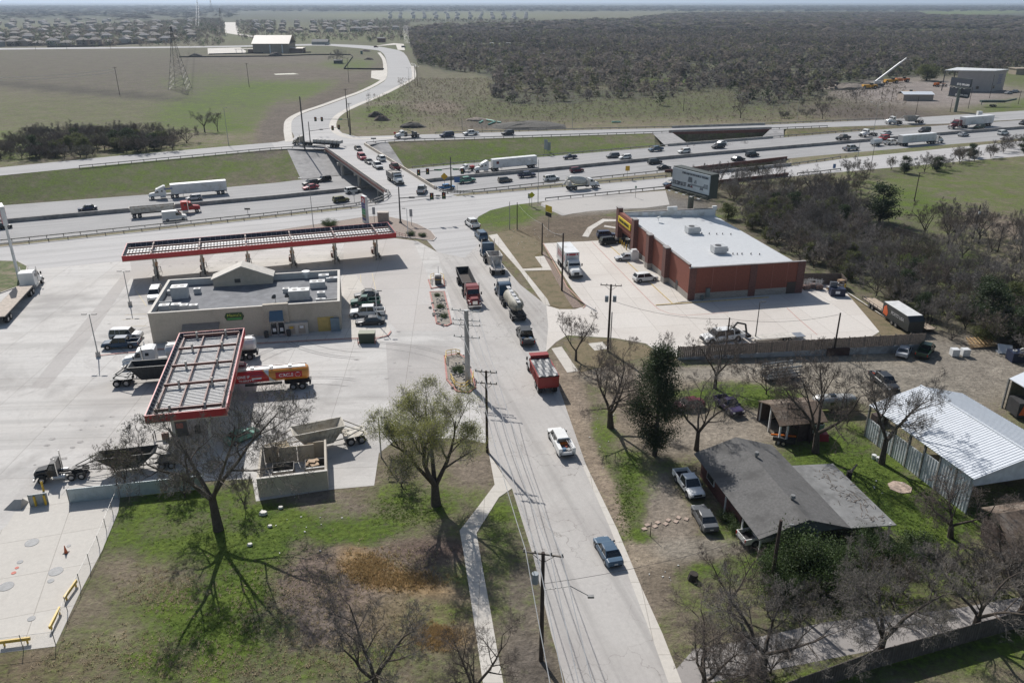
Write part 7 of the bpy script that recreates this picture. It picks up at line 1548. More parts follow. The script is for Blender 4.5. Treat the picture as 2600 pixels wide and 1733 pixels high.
# ================= houses and barns =================
M_SHG=mat('grey_shingle',(.115,.112,.108),.9,var=.2,sc=4,stain=(.075,.073,.07),ssc=.35); M_SHB=mat('brown_shingle',(.13,.095,.07),.92,var=.25,sc=4,stain=(.2,.17,.14),ssc=.5)
def quadroof(m,a,b,c,d,t=.15):
    a,b,c,d=[Vector(p) for p in(a,b,c,d)]; n=(b-a).cross(d-a).normalized()
    if n.z<0: n=-n
    o_=[p-n*t for p in(a,b,c,d)]; m.add([a,b,c,d]+o_,[(0,1,2,3),(7,6,5,4),(0,4,5,1),(1,5,6,2),(2,6,7,3),(3,7,4,0)])
def hz3(x,y,z,o): return G(x,y,z)-o
O=G(1870,1330); H_=thing('grey_roof_house','low brick house with a wide dark grey shingle roof and carport','house',O)
R0,R1=hz3(1869,1109,4.3,O),hz3(2054,1319,4.3,O); E0,E1=hz3(1761,1149,2.7,O),hz3(1927,1370,2.7,O)
d=(R1-R0).normalized(); w_=(E0-R0); wl=w_-d*w_.dot(d); wl.z=0
F0=R0-wl*.95; F1=R1-wl*.95; F0.z=F1.z=2.75; E0=R0+wl; E1=R1+wl; E0.z=E1.z=2.7
m=MB(); quadroof(m,E0,E1,R1,R0); quadroof(m,R0,R1,F1,F0); rf=part(H_,'roof',m,M_SHG)
m=MB(); g0=F0.lerp(F1,.28); ex=-wl.normalized()*5.0; g0b=g0+ex; F1b=F1+ex; g0b.z=F1b.z=2.45; quadroof(m,g0,F1,F1b,g0b,.1); part(H_,'flat_roof',m,mat('pale_membrane',(.2,.2,.195),.85,var=.15,sc=1,stain=(.13,.13,.125),ssc=.4))
M_RB=mat('dark_red_brick',(.10,.04,.035),.9,var=.2,sc=4)
m=MB(); i0=wl.normalized()*.7
def shrink(p,q,f): return p.lerp(q,f)
c=[E0-i0+d*.7,E0.lerp(E1,.68)-i0,F0.lerp(F1,.68)+i0,F0+i0+d*.7]; m.prism([(p.x,p.y) for p in c],0,2.55); part(H_,'wall',m,M_RB)
m=MB(); c2=[F0.lerp(F1,.32)+i0*0,F0.lerp(F1,.68),F0.lerp(F1,.68)+ex*.86,F0.lerp(F1,.34)+ex*.86]; m.prism([(p.x,p.y) for p in c2],0,2.33); part(H_,'annex_wall',m,M_RB)
for f in(.22,): 
    p=(E0-i0).lerp(E1-i0,f); an=local(E0,E1); m=MB(); m.box((p.x-i0.x*-.06,p.y-i0.y*-.06,1.6),(1.9,.12,1.2),rz=an); k=part(H_,'window_frame',m,M_WHT); m=MB(); m.box((p.x+i0.x*.1,p.y+i0.y*.1,1.6),(1.7,.1,1.0),rz=an); part(k,'window_pane',m,M_GLASS)
m=MB(); m.add([E1+Vector((0,0,-.16)),F1+Vector((0,0,-.2)),R1+Vector((0,0,-.17))],[(0,1,2)]); m.v=[(Vector(v)-d*.3)[:] for v in m.v]; part(H_,'gable_board',m,mat('gable_grey',(.12,.13,.13),.8))
for p in(E0.lerp(E1,.5)-i0*.5,E0.lerp(E1,.75)-i0*.5,E1-i0*.6-d*.4,E1.lerp(F1,.33)-d*.4,E1.lerp(F1,.66)-d*.4,F1+ex*.9-d*.3): m=MB(); m.b2(p.x-.07,p.x+.07,p.y-.07,p.y+.07,0,2.55 if p.z>2.6 else 2.35); part(H_,'porch_post',m,M_WHT)
for x,y,z in((1920,1160,4.1),(2012,1268,4.2)):
    p=hz3(x,y,z,O); m=MB(); m.cyl((p.x,p.y,3.8),(p.x,p.y,4.45),.15,n=8); m.cyl((p.x,p.y,4.45),(p.x,p.y,4.75),.3,.22,n=10); part(rf,'turbine_vent',m,M_GALV)
q=random.Random(9); m=MB()
for i in range(110):
    t=q.uniform(.35,.98); p=F0.lerp(F1,t)+ex*q.uniform(.35,.98)*(1 if q.random()<.8 else .5); g=q.uniform(0,6.3); m.bar((p.x,p.y,2.55),(p.x+cos(g)*q.uniform(.3,.9),p.y+sin(g)*.7,2.55+q.uniform(.02,.3)),.04)
o=obj('branch_litter',m.mesh('branch_litter',mat('dead_branch',(.14,.11,.085),.9))); o.location=O; tag(o,'dead branches lying on the flat grey roof edge','branches',kind='stuff')
# brown-roofed shed
O=G(2010,1110); Sx=thing('brown_shed','open-fronted shed with a brown shingle roof beside the green lawn','shed',O)
r0,r1=hz3(1955,1026,3.9,O),hz3(2076,1017,3.9,O); f0,f1=hz3(1981,1081,2.7,O),hz3(2103,1070,2.7,O); dn=(f0-r0); b0=r0-Vector((dn.x,dn.y,0)); b1=r1-Vector((dn.x,dn.y,0)); b0.z=b1.z=2.7
m=MB(); quadroof(m,f0,f1,r1,r0,.12); quadroof(m,r0,r1,b1,b0,.12); part(Sx,'roof',m,M_SHB)
M_SHW=mat('shed_brown_wall',(.07,.05,.045),.9,var=.25,sc=3)
dd=(f1-f0).normalized(); dn2=Vector((dn.x,dn.y,0)).normalized()
m=MB()
def wl_(p,q,z0,z1,t=.12,mm=None):
    an=local(p,q); c=(p+q)/2; mm.box((c.x,c.y,(z0+z1)/2),((q-p).length,t,z1-z0),rz=an)
wl_(b0+dn2*.4,b1+dn2*.4,0,2.6,mm=m); wl_(f1-dn2*.4-dd*.4,b1+dn2*.4-dd*.4,0,2.6,mm=m); wl_(f0.lerp(f1,.45)-dn2*.5,f1-dn2*.5-dd*.3,0,2.5,mm=m); wl_(r0+dd*4.2-dn2*3.5,r0+dd*4.2+dn2*3.5,0,3.0,mm=m); part(Sx,'wall',m,M_SHW)
for p in(f0-dn2*.4+dd*.3,r0+dd*.3,b0+dn2*.4+dd*.3,f0.lerp(f1,.2)-dn2*.4): m=MB(); m.b2(p.x-.1,p.x+.1,p.y-.1,p.y+.1,0,2.6 if p.z<3 else 3.7); part(Sx,'post',m,M_WHT)
p=f0.lerp(f1,.86)-dn2*.43; m=MB(); m.box((p.x,p.y,1.6),(1.5,.1,1.1),rz=local(f0,f1)); k=part(Sx,'window_frame',m,M_WHT); p=p-dn2*-.07; m=MB(); m.box((p.x,p.y,1.6),(1.3,.06,.9),rz=local(f0,f1)); part(k,'window_pane',m,mat('green_pane',(.12,.2,.17),.2))
o=thing('utility_trailer','small open trailer loaded with an orange plank in front of the brown shed','trailer',G(1990,1122),-.4); m=MB(); m.b2(-1.3,1.3,-.8,.8,.4,.5); [m.b2(-1.3,1.3,s*.8-.03,s*.8+.03,.5,.9) for s in(-1,1)]; part(o,'trailer_bed',m,M_FRAME); m=MB(); m.bar((-1.6,-.3,.9),(1.3,.2,1.0),.22); part(o,'orange_plank',m,paint('orange',PC['orange']))
for s in(-1,1): wheel(o,0,s*.95,.33)
m=MB(); m.box((0,0,.5),(1.6,.9,1.0),tx=.8); o=obj('red_cover',m.mesh('red_cover',mat('red_tarp',(.3,.03,.04),.6))); o.location=G(2085,1116); tag(o,'red tarp-covered box under the window of the brown shed','box')
for x,y,l in((2218,1164,'white bucket at the foot of the big yard tree'),(2229,1170,'tan pot beside the white bucket')): m=MB(); m.cyl((0,0,0),(0,0,.55),.22,.27,n=10); o=obj('bucket',m.mesh('bucket',M_WHT if 'white' in l else M_PT)); o.location=G(x,y); tag(o,l,'bucket')
# big metal barn
O=G(2400,1250); BN=thing('metal_barn','large open-sided barn with a white corrugated metal roof','barn',O)
r0=hz3(2337,979,6.2,O); r1=hz3(2600,1142,6.2,O); e0=hz3(2209,1029,4.4,O); d=Vector(((r1-r0).x,(r1-r0).y,0)).normalized(); w_=e0-r0; wl=w_-d*w_.dot(d); wl.z=0
Lb=(hz3(2486,1217,4.4,O)-e0); Lb=Vector((Lb.x,Lb.y,0)).dot(d)
R0_=r0.copy(); R1_=r0+d*Lb; R1_.z=6.2; E0_=r0+wl; E1_=R1_+wl; F0_=r0-wl*.95; F1_=R1_-wl*.95
for p in(E0_,E1_,F0_,F1_): p.z=4.4
m=MB(); quadroof(m,E0_,E1_,R1_,R0_,.08); quadroof(m,R0_,R1_,F1_,F0_,.08)
nrb=46
for s_,(a0,a1) in enumerate(((E0_,E1_),(F0_,F1_))):
    for i in range(nrb):
        t=(i+.5)/nrb; p=a0.lerp(a1,t)+Vector((0,0,.02)); q=R0_.lerp(R1_,t)+Vector((0,0,.02)); m.bar(p,q,.06)
m.bar(R0_+Vector((0,0,.08)),R1_+Vector((0,0,.08)),.2); part(BN,'roof',m,mat('white_barn_metal',(.66,.69,.72),.45,.05,var=.05))
M_SID=mat('galvanised_siding',(.62,.65,.67),.5,.0,var=.15,sc=1.5)
iw=wl.normalized()*.25; n=7
for i in range(n):
    p,q=E0_.lerp(E1_,i/n)-iw,E0_.lerp(E1_,(i+1)/n)-iw; m=MB(); c=p; m.b2(c.x-.12,c.x+.12,c.y-.12,c.y+.12,0,4.3); part(BN,'barn_post',m,M_GALV)
    zt_=(2.6,2.6,3.0,3.0,3.4)[i] if i<5 else 4.3; m=MB(); an=local(p,q); cc=(p+q)/2; m.box((cc.x,cc.y,zt_/2),((q-p).length-.25,.05,zt_),rz=an); kk=int((q-p).length/.35)
    for j in range(kk): w2=p.lerp(q,(j+.5)/kk)+iw*.2; m.box((w2.x,w2.y,zt_/2),(.1,.04,zt_-.04),rz=an)
    part(BN,'siding_panel',m,M_SID)
m=MB(); c=[p for p in(F0_+iw,F1_+iw)]; an=local(*c); cc=(c[0]+c[1])/2; m.box((cc.x,cc.y,2.1),((c[1]-c[0]).length,.08,4.2),rz=an); c=[E1_-iw-d*.3,F1_+iw-d*.3]; 
m.b2(0,0.01,0,.01,0,.01); part(BN,'back_wall',m,M_SID)
m=MB(); a1,b1_=E1_-d*.4,F1_-d*.4; m.add([a1,R1_-d*.4-Vector((0,0,.1)),b1_,b1_+Vector((0,0,-1.2)),a1+Vector((0,0,-1.2))],[(0,1,2,3,4)]); part(BN,'gable_end',m,M_SID)
for i in range(6):
    p=F0_.lerp(E1_,.5)+d*rnd.uniform(-12,6)+wl*rnd.uniform(-.5,.5); o=thing('stored_crate','dark stored crate inside the open metal barn','crate',Vector((p.x,p.y,0))+O,rnd.random(),'crates stored in the barn'); m=MB(); m.b2(-.9,.9,-.6,.6,0,1.2); m.b2(-.95,.95,-.65,-.6,.9,1.1); part(o,'crate_body',m,M_SHW)
# second open shed at the right edge
O=G(2580,1030); o=thing('open_metal_shed','open metal shed with a pale roof cut by the right edge','shed',O)
P=[hz3(x,y,4.4,O) for x,y in((2563,960),(2700,900),(2860,985),(2700,1040))]; m=MB(); quadroof(m,*P,t=.1); part(o,'roof',m,mat('white_barn_metal')); m=MB(); wl_(P[0]+Vector((.3,-.3,0)),P[1],0,4.2,.1,m); wl_(P[1],P[2],0,4.2,.1,m); part(o,'wall',m,mat('shed_tan_wall',(.16,.15,.11),.8,var=.2))
m=MB(); m.b2(P[0].x,P[0].x+.2,P[0].y,P[0].y+.2,0,4.3); part(o,'corner_post',m,M_GALV)
m=MB(); m.b2(-1.6,1.6,-1.2,1.2,.4,2.4); o=thing('dark_container','dark container with an orange mark in front of the open metal shed','container',G(2596,1055)); part(o,'container_body',m,M_FRAME); m=MB(); m.add([(-1.4,-1.22,.7),(-.5,-1.22,.7),(-.3,-1.22,1.8),(-1.0,-1.22,2.1)],[(0,1,2,3)]); part(o,'orange_logo',m,mat('logo_orange',(.55,.1,.02)))
# brown roof lower right
O=G(2560,1400); o=thing('brown_roof_house','old house with a worn brown roof cut by the lower right edge','house',O)
r0,r1=hz3(2528,1303,4.2,O),hz3(2760,1270,4.2,O); f0,f1=hz3(2575,1405,2.6,O),hz3(2830,1370,2.6,O); dn=f0-r0; b0=r0-Vector((dn.x,dn.y,0))*.6; b1=r1-Vector((dn.x,dn.y,0))*.6; b0.z=b1.z=3.2
m=MB(); quadroof(m,f0,f1,r1,r0,.12); quadroof(m,r0,r1,b1,b0,.12); part(o,'roof',m,M_SHB); m=MB(); wl_(f0*.96+Vector((.5,.4,0)),f1,0,2.5,mm=m); wl_(f0+Vector((.5,.4,0)),b0+Vector((.5,-.4,0)),0,2.7,mm=m); part(o,'wall',m,M_SHW)
m=MB(); fence_px('broken grey board fence beside the brown-roofed house',[(2490,1345),(2510,1375)],1.3,M_PLK,2,name='wood_fence',postm=M_POST)
# crates at right edge of yard
o=thing('timber_frame','stack of new yellow timber frames at the top of the yard','timber',G(2490,880)); 
for i in range(7): m=MB(); m.bar((-2,-.8+i*.3,.2+i*.12),(2,-.6+i*.3,.5+i*.12),.12); m.bar((-2+i*.6,-1,.9),(-2+i*.6,1,1.2),.1); part(o,'timber',m,mat('new_timber',(.5,.33,.16),.8))
o=thing('dumpster','blue dumpster heaped with rubbish at the right edge of the yard','dumpster',G(2585,915)); m=MB(); m.box((0,0,.8),(3,1.8,1.5)); part(o,'bin_body',m,mat('dumpster_navy',(.012,.02,.05))); m=MB()
for i in range(12): m.box((rnd.uniform(-1.2,1.2),rnd.uniform(-.7,.7),1.6),(.5,.4,.3),rz=rnd.random())
part(o,'rubbish',m,M_WHT)
m=MB(); m.add([(-1.2,-.6,.2),(1.0,-.9,.1),(1.3,.3,1.1),(-.9,.6,1.3)],[(0,1,2,3)]); m.box((0,0,.15),(2,1,.25)); o=obj('metal_sheet',m.mesh('metal_sheet',M_WHT)); o.location=G(2548,895); tag(o,'tilted white metal sheet between timber and the blue dumpster','metal sheet')
o=thing('water_totes','two white water totes beside the green trees','totes',G(2435,903)); 
for s in(-.8,.8): m=MB(); m.b2(s-.55,s+.55,-.5,.5,.1,1.2); part(o,'tote',m,M_WHT)
# stump, culvert, pads
for x,y,l,h_ in((1758,1470,'blackened broken tree stump in the dry yard below the drive',.7),(2146,1247,'tall dead trunk with one cut arm beside the flat roof',2.6)):
    o=thing('tree_stump',l,'stump',G(x,y)); m=MB(); m.cyl((0,0,0),(.1,0,h_),.5 if h_<1 else .38,.42 if h_<1 else .3,n=9); part(o,'stump',m,mat('burnt_wood',(.04,.033,.028),.95,var=.4,sc=4)); 
    if h_>1: m=MB(); m.cyl((0,0,h_*.85),(.9,.3,h_+.7),.16,.1,n=7); part(o,'cut_limb',m,M_POST)
m=MB(); m.cyl((0,0,.0),(0,0,.08),1.3,n=7); o=obj('stone_slab_heap',m.mesh('stone_slab_heap',mat('slab_pink',(.4,.31,.25),.9,var=.3,sc=3))); o.location=G(2285,1237); tag(o,'heap of broken pale slabs on the lawn beside the barn','slabs')
m=MB()
for i in range(9): m.box((i*.62-2.5,(i%2)*.5,.05),(.5,.42,.08),rz=.1*i)
o=obj('stepping_stones',m.mesh('stepping_stones',mat('slab_pink',(.4,.31,.25)))); o.location=G(1690,1330); o.rotation_euler=(0,0,.35); tag(o,'row of flat stepping stones between the road and the parked cars','paving')
upole('thin dead post on a stone base in the grass patch by the drive',1651,1361,1325,r=.05)
m=MB()
for i in range(6): m.bar((0,0,.3+i*.25),(2.2,0,.3+i*.25),.05)
for i in range(7): m.bar((i*.36,0,.2),(i*.36,0,1.7),.05)
o=obj('white_lattice',m.mesh('white_lattice',M_WHT)); o.location=G(2068,1500); o.rotation_euler=(0,0,.5); tag(o,'white lattice panel leaning in the dark thicket below the house','lattice')
fence_px('dark wooden privacy fence along the bottom right street',[(1960,1790),(2206,1700),(2420,1640),(2700,1560)],1.9,mat('dark_fence_wood',(.10,.085,.075),.9,var=.25,sc=2),2.4,name='wood_fence',postm=M_POST)
fence_px('low dark rail fence at the edge of the thicket meadow',[(2270,590),(2345,612)],1.3,mat('old_fence_wood',(.15,.12,.10)),2.2,name='wood_fence',postm=M_POST)
# litter
q=random.Random(5); m=MB()
for cx,cy,rx,ry,n in((760,1330,160,60,12),(1500,1120,60,60,10),(1350,600,60,25,30),(1560,1050,30,40,12),(2250,1230,80,40,6),(200,390,200,10,20),(1100,310,150,12,20),(1700,1450,50,40,6)):
    for i in range(n):
        p=G(cx+q.gauss(0,rx/2),cy+q.gauss(0,ry/2)); s=q.uniform(.05,.12); m.box((p.x,p.y,.06),(s*1.6,s,.06),rz=q.random()*3)
o=obj('litter',m.mesh('litter',mat('white_litter',(.6,.6,.57),.8))); tag(o,'scraps of white litter strewn over the grass verges','litter',kind='stuff')
for x,y,s,l in((668,1305,.8,'largest white plastic sack on the grass by the dumpster pen'),(712,1290,.5,'small white sack right of the large sack'),(685,1337,.45,'white sack below the large sack'),(634,1384,.5,'white carton on the grass beside the bare tree shadow')):
    m=MB(); m.loft([[(s*cos(t)*.6,s*sin(t)*.45,.05) for t in[k*pi/3 for k in range(6)]],[(s*cos(t)*.5+.05,s*sin(t)*.35,.3*s+.1) for t in[k*pi/3+.2 for k in range(6)]]]); o=obj('plastic_sack',m.mesh('plastic_sack',mat('sack_white',(.55,.53,.48),.6,var=.2,sc=6))); o.location=G(x,y); tag(o,l,'sack')
# ================= vegetation =================
def proj(X,Y,Z=0.0):
    z=Z-CH; dpt=Y*cos(PITCH)-z*sin(PITCH); up=Y*sin(PITCH)+z*cos(PITCH)
    return 1300+FPX*X/dpt,866.5-FPX*up/dpt
M_BARK=mat('tree_bark',(.075,.060,.048),.95,var=.3,sc=3); M_TWIG=mat('bare_twigs',(.145,.13,.115),.95,var=.25,sc=1); M_TWIG2=mat('brown_twigs',(.14,.113,.094),.95,var=.25,sc=1); M_TWIG3=mat('pale_twigs',(.20,.18,.165),.95,var=.2,sc=1)
def transl(m,c,f=.4):
    t=m.node_tree; b=t.nodes['Principled BSDF']; tr=t.nodes.new('ShaderNodeBsdfTranslucent'); mx=t.nodes.new('ShaderNodeMixShader'); mx.inputs[0].default_value=f
    t.links.new(b.inputs['Base Color'].links[0].from_socket,tr.inputs[0]); t.links.new(b.outputs[0],mx.inputs[1]); t.links.new(tr.outputs[0],mx.inputs[2]); t.links.new(mx.outputs[0],t.nodes['Material Output'].inputs[0]); return m
def leafmat(n,c,tr=.25): 
    m=mat(n,c,.7,var=.4,sc=.9); return transl(m,c)
M_LFG=leafmat('spring_leaves',(.29,.30,.09)); M_EVG=leafmat('evergreen_leaves',(.04,.06,.025)); M_OLV=leafmat('olive_leaves',(.11,.125,.045)); M_BSH=leafmat('bush_leaves',(.06,.095,.028))
def skeleton(seed,H,spread,r0,nl=5,split=.22,lv=(5,6,6,5),up=.35,lean=0,gn=1.0):
    q=random.Random(seed); S=[[] for _ in range(6)]; tips=[]
    def br(p,d,L,r,l,ns):
        pts=[p.copy()]; d=d.copy()
        for i in range(ns):
            d+=Vector((q.gauss(0,.16),q.gauss(0,.16),q.gauss(0,.10)+up*.12)); d.normalize(); p=p+d*(L/ns); pts.append(p.copy())
        for i in range(ns):
            a=r*(1-.75*i/ns); b=r*(1-.75*(i+1)/ns); S[min(l,5)].append((pts[i],pts[i+1],a,b))
        if l>=len(lv): tips.append(pts[-1]); tips.append(pts[len(pts)//2]); return
        n=lv[l]
        for k in range(n):
            t=.25+.75*(k+q.random())/n; i=min(int(t*ns),ns-1); f=t*ns-i; b=pts[i].lerp(pts[i+1],min(f,1)); dd=(pts[i+1]-pts[i]).normalized()
            an=q.uniform(0,6.283); side=dd.orthogonal().normalized(); side=(Matrix.Rotation(an,3,dd)@side)
            nd=(dd*q.uniform(.45,.9)+side*q.uniform(.55,1.0)+Vector((0,0,up*.35))).normalized()
            br(b,nd,L*q.uniform(.42,.66)*(1.15-.45*t),max(r*(1-.7*t)*.62,.009),l+1,3 if l<2 else (2 if l<3 else 1))
    base=Vector((0,0,0)); d=Vector((lean,q.gauss(0,.05),1)).normalized(); p=base; hs=H*split
    for i in range(2): S[0].append((p,p+d*hs/2,r0*(1.25 if i==0 else 1)*(1.0),r0*(1.0 if i==0 else .85))); p=p+d*hs/2; 
    for k in range(gn if isinstance(gn,int) and gn>1 else 4):
        n=gn if isinstance(gn,int) and gn>1 else 4; an=2*pi*k/n+q.uniform(-.5,.5); e=spread*q.uniform(.6,1.1)
        nd=Vector((cos(an)*e,sin(an)*e,q.uniform(.8,1.1))).normalized(); br(p-d*q.uniform(0,hs*.15),nd,H*q.uniform(.55,.72),r0*q.uniform(.5,.7),0,5)
    return S,tips
def fit(S,tips,H,W=None):
    zs=[b.z for l in S for (_,b,_,_) in l]; k=H/max(zs); xs=[math.hypot(b.x,b.y) for l in S for (_,b,_,_) in l]; xs.sort(); w=xs[int(len(xs)*.97)]; kw=(W/2)/w if W else k
    f=lambda v:Vector((v.x*kw,v.y*kw,v.z*k)); return [[(f(a),f(b),r,s) for a,b,r,s in l] for l in S],[f(t) for t in tips]
def wood(S,lo,hi_,sides):
    m=MB()
    for l in range(lo,hi_):
        for a,b,r,s in S[l]: m.cyl(a,b,r,s,n=sides[min(l,len(sides)-1)],cap=False)
    return m
def leaves(tips,n,size,spread,seed=1,up=.5):
    q=random.Random(seed); V=[];F=[]
    for i in range(n):
        t=q.choice(tips); c=t+Vector((q.gauss(0,spread),q.gauss(0,spread),q.gauss(0,spread*.8))); a=Vector((q.gauss(0,1),q.gauss(0,1),q.gauss(0,1))).normalized(); b=a.orthogonal().normalized(); b=Matrix.Rotation(q.uniform(0,6.28),3,a)@b; cc=a.cross(b); s=size*q.uniform(.5,1.2); o=len(V)
        V+=[c-b*s,c+cc*s*.6,c+b*s,c-cc*s*.6]; F.append((o,o+1,o+2,o+3))
    m=MB(); m.add(V,F); return m
PROTO={}
def tree_proto(key,seed,H,W,r0,twig,leaf=None,nleaf=0,lsize=.1,lsp=.3,lv=(5,6,5,4),split=.22,up=.35,spread=.75,sides=(8,5,4,3,3,3),gn=1.0,tw=1.0,core=None):
    S,tips=skeleton(seed,H,spread,r0,lv=lv,split=split,up=up,gn=gn); S,tips=fit(S,tips,H,W)
    S=[[(a,b,max(r,.010*tw),max(s,.007*tw)) for a,b,r,s in l] for l in S]
    m1=wood(S,0,2,sides).mesh(key+'_trunk',M_BARK); m2=wood(S,2,6,sides).mesh(key+'_twigs',twig); d={'trunk':m1,'crown':m2}
    if leaf: d['foliage']=leaves(tips,nleaf,lsize,lsp,seed).mesh(key+'_foliage',leaf)
    PROTO[key]=d,H; return d
def tree(key,label,x,y,ty=None,H=None,W=1.0,rz=None,name='bare_tree',group=None,z=0.0,cat='tree',pos=None):
    d,h0=PROTO[key]; p=pos or G(x,y,z); H=H or Hh(x,y,ty,z); o=thing(name,label,cat,p,rnd.uniform(0,6.28) if rz is None else rz,group); s=H/h0; o.scale=(s*W,s*W,s)
    for k,me in d.items(): obj(k,me,o)
    return o
tree_proto('bareA',11,14,15,.35,M_TWIG,M_OLV,4000,.045,.2,lv=(5,7,6,5,3),tw=1.05)
tree_proto('bareB',23,12,13,.36,M_TWIG2,lv=(6,6,6,4,3))
tree_proto('bareC',37,11,12,.33,M_TWIG,lv=(5,6,6,4,3),spread=1.0,split=.28)
tree_proto('bareD',51,8,8,.2,M_TWIG2,lv=(5,6,5,4,3),gn=3)
tree_proto('spring',61,12,13,.42,M_TWIG3,M_LFG,56000,.05,.32,lv=(6,7,6,5,2),split=.2,spread=.65)
S_=None
def evergreen(key,seed,H,W,n,lf,shape=1.0,ls=.22):
    q=random.Random(seed); tips=[]; m=MB(); m.cyl((0,0,0),(0,0,H*.93),H*.025+.06,.05,n=8,cap=False)
    for i in range(int(46*H/8)):
        z=H*(.14+.84*q.random()); u=z/H; R_=W/2*(min(1,(u-.05)*3.2))*((1-u)**(.55*shape)+.12)*q.uniform(.65,1.1); an=q.uniform(0,6.28); e=Vector((cos(an)*R_,sin(an)*R_,z)); b=Vector((0,0,z-R_*.35)); m.cyl(b,e,.05,.02,n=3,cap=False)
        for t in(.35,.55,.75,.9,1.0): tips.append(b.lerp(e,t))
    d={'trunk':m.mesh(key+'_trunk',M_BARK),'crown':leaves(tips,n,ls,W*.055+.1,seed).mesh(key+'_crown',lf)}; PROTO[key]=d,H; return d
evergreen('cedar',5,12,7.2,34000,M_EVG,.9,.10); evergreen('dark_small',8,6,5.2,6500,M_EVG,.6,.14); evergreen('olive_small',9,4.6,5.2,6000,M_OLV,.5,.12)
def bush(key,seed,H,W,n,lf,ls=.13,twg=None):
    q=random.Random(seed); tips=[]; m=MB()
    for i in range(34): 
        an=q.uniform(0,6.28); e=Vector((cos(an)*W/2*q.random()**.5,sin(an)*W/2*q.random()**.5,H*q.uniform(.35,1))); e.z*=1-.45*(Vector((e.x,e.y)).length/(W/2))**2; m.cyl((0,0,0),e,.035,.012,n=3,cap=False); tips+=[e,e*.8,e*.6]
    d={'stems':m.mesh(key+'_stems',twg or M_TWIG),'crown':leaves(tips,n,ls,W*.09,seed).mesh(key+'_crown',lf)}; PROTO[key]=d,H; return d
bush('bushG',3,2.2,2.6,4600,M_BSH,.07); bush('bushD',4,4,5,12000,M_BSH,.08)
# thicket prototypes: multi-stem bare
for i,(sd,h,w_,t) in enumerate(((71,7,8,M_TWIG),(72,6,7.5,M_TWIG2),(73,7.5,7.5,M_TWIG3),(74,5,7,M_TWIG),(75,6.5,8,M_TWIG2))): tree_proto('thick%d'%i,sd,h,w_,.13,t,M_OLV if i in(1,3) else None,1500 if i in(1,3) else 0,.06,.3,lv=(5,6,5,4),split=.08,spread=.9,gn=5,sides=(5,4,3,3,3,3),tw=1.6)
tree('bareA','large bare tree with a dark trunk between the diesel canopy and the lower grass',555,1344,990,W=1.12)
tree('spring','large tree with yellow-green spring leaves beside the pavement and road',1107,1280,998,name='leafing_tree',W=1.02)
tree('bareC','bare tree standing at the bottom edge left of the pavement',958,1790,1495,W=.85); tree('bareB','smaller bare tree at the bottom edge over the pavement',1206,1790,1550,W=.8)
tree('bareB','broad bare tree with a thick trunk left of the dark evergreen',1550,1085,852,W=1.0); tree('cedar','tall dark evergreen tree in front of the maroon car',1662,1156,885,name='evergreen_tree',W=.8)
tree('bareC','bare tree right of the dark evergreen, leaning over the house corner',1768,1142,932,W=.85); tree('bareD','small bare tree beside the brick store drive entrance',1462,915,790,W=.95)
tree('bareD','bare tree between the plank fence and the evergreen',1815,985,832,W=1.1); tree('bareD','thin small bare tree on the dry turf near the fence end',1690,905,842,W=.7)
tree('bareB','bare tree rising in front of the brown shed',2070,1148,865,W=.85); tree('bareC','twisted bare tree beside the barn siding',2238,1176,905,W=.8)
tree('bareB','dark bare tree at the lower end of the barn',2413,1364,1195,W=1.15); tree('bareA','big spreading bare tree over the bottom right street',2226,1678,1400,W=1.1)
tree('bareC','bare tree at the left end of the bottom right street',1934,1712,1480,W=1.2); tree('bareC','bare tree at the right end of the bottom right street',2471,1610,1400,W=1.15)
tree('bareD','slender bare tree in the dry yard below the drive',1851,1552,1395,W=1.1); tree('bareB','multi-branched bare tree at the bottom right of the main road',1786,1760,1540,W=1.15); tree('bareB','bare tree at the right edge above the dark fence',2590,1560,1330,W=1.0)
tree('thick2','pinkish bare shrub tree left of the parked dump trailer',690,1170,1060,W=.8,name='shrub'); tree('thick1','bare brown shrub tree at the black dump trailer',318,1228,1125,W=1.0,name='shrub'); tree('thick0','bare grey shrub at the left wall of the dumpster pen',622,1290,1180,W=.6,name='shrub')
tree('thick4','bare shrub tree beside the stock trailer',1945,1000,905,W=.9,name='shrub'); tree('thick1','bare bush hanging over the silver travel trailer front',2150,1080,1010,W=.8,name='shrub'); tree('thick3','bare bush below the leafing tree by the lot kerb',1020,1235,1165,W=1.0,name='shrub')
for x,y,t,k,l in((837,577,552,'bushG','round dark green bush on the gravel bed behind the canopy'),(1043,598,583,'bushG','small bush at the foot of the slim white lamp'),(1072,601,588,'bushG','low dark bush near the point of the gravel bed'),
  (1857,1325,1293,'bushG','upper green bush beside the house wall'),(1886,1352,1318,'bushG','lower green bush beside the house wall'),(2010,1440,1350,'bushD','leafy green bush right of the dark lamp pole'),(2065,1455,1335,'bushD','tall leafy bush in front of the house gable'),(2130,1445,1360,'bushD','broad green bush below the flat roof end'),(2200,1420,1345,'bushD','dark green bush at the right below the flat roof'),(2270,1430,1370,'bushD','olive bush between house bushes and the lower lawn'),(2330,1400,1350,'bushG','small green bush on the lower lawn'),(1975,1490,1400,'bushD','green bush at the foot of the dark lamp pole'),
  (1165,945,925,'bushG','dry bush on the railed island'),(1110,752,742,'bushG','topmost dark bush on the long narrow island'),(1118,782,770,'bushG','middle dark bush on the long narrow island'),(1128,806,793,'bushG','lowest dark bush on the long narrow island'),(2100,1500,1430,'bushD','shaded bush beside the white lattice panel')):
    tree(k,l,x,y,t,name='green_bush',cat='bush',W=1.0 if k=='bushD' else 1.3)
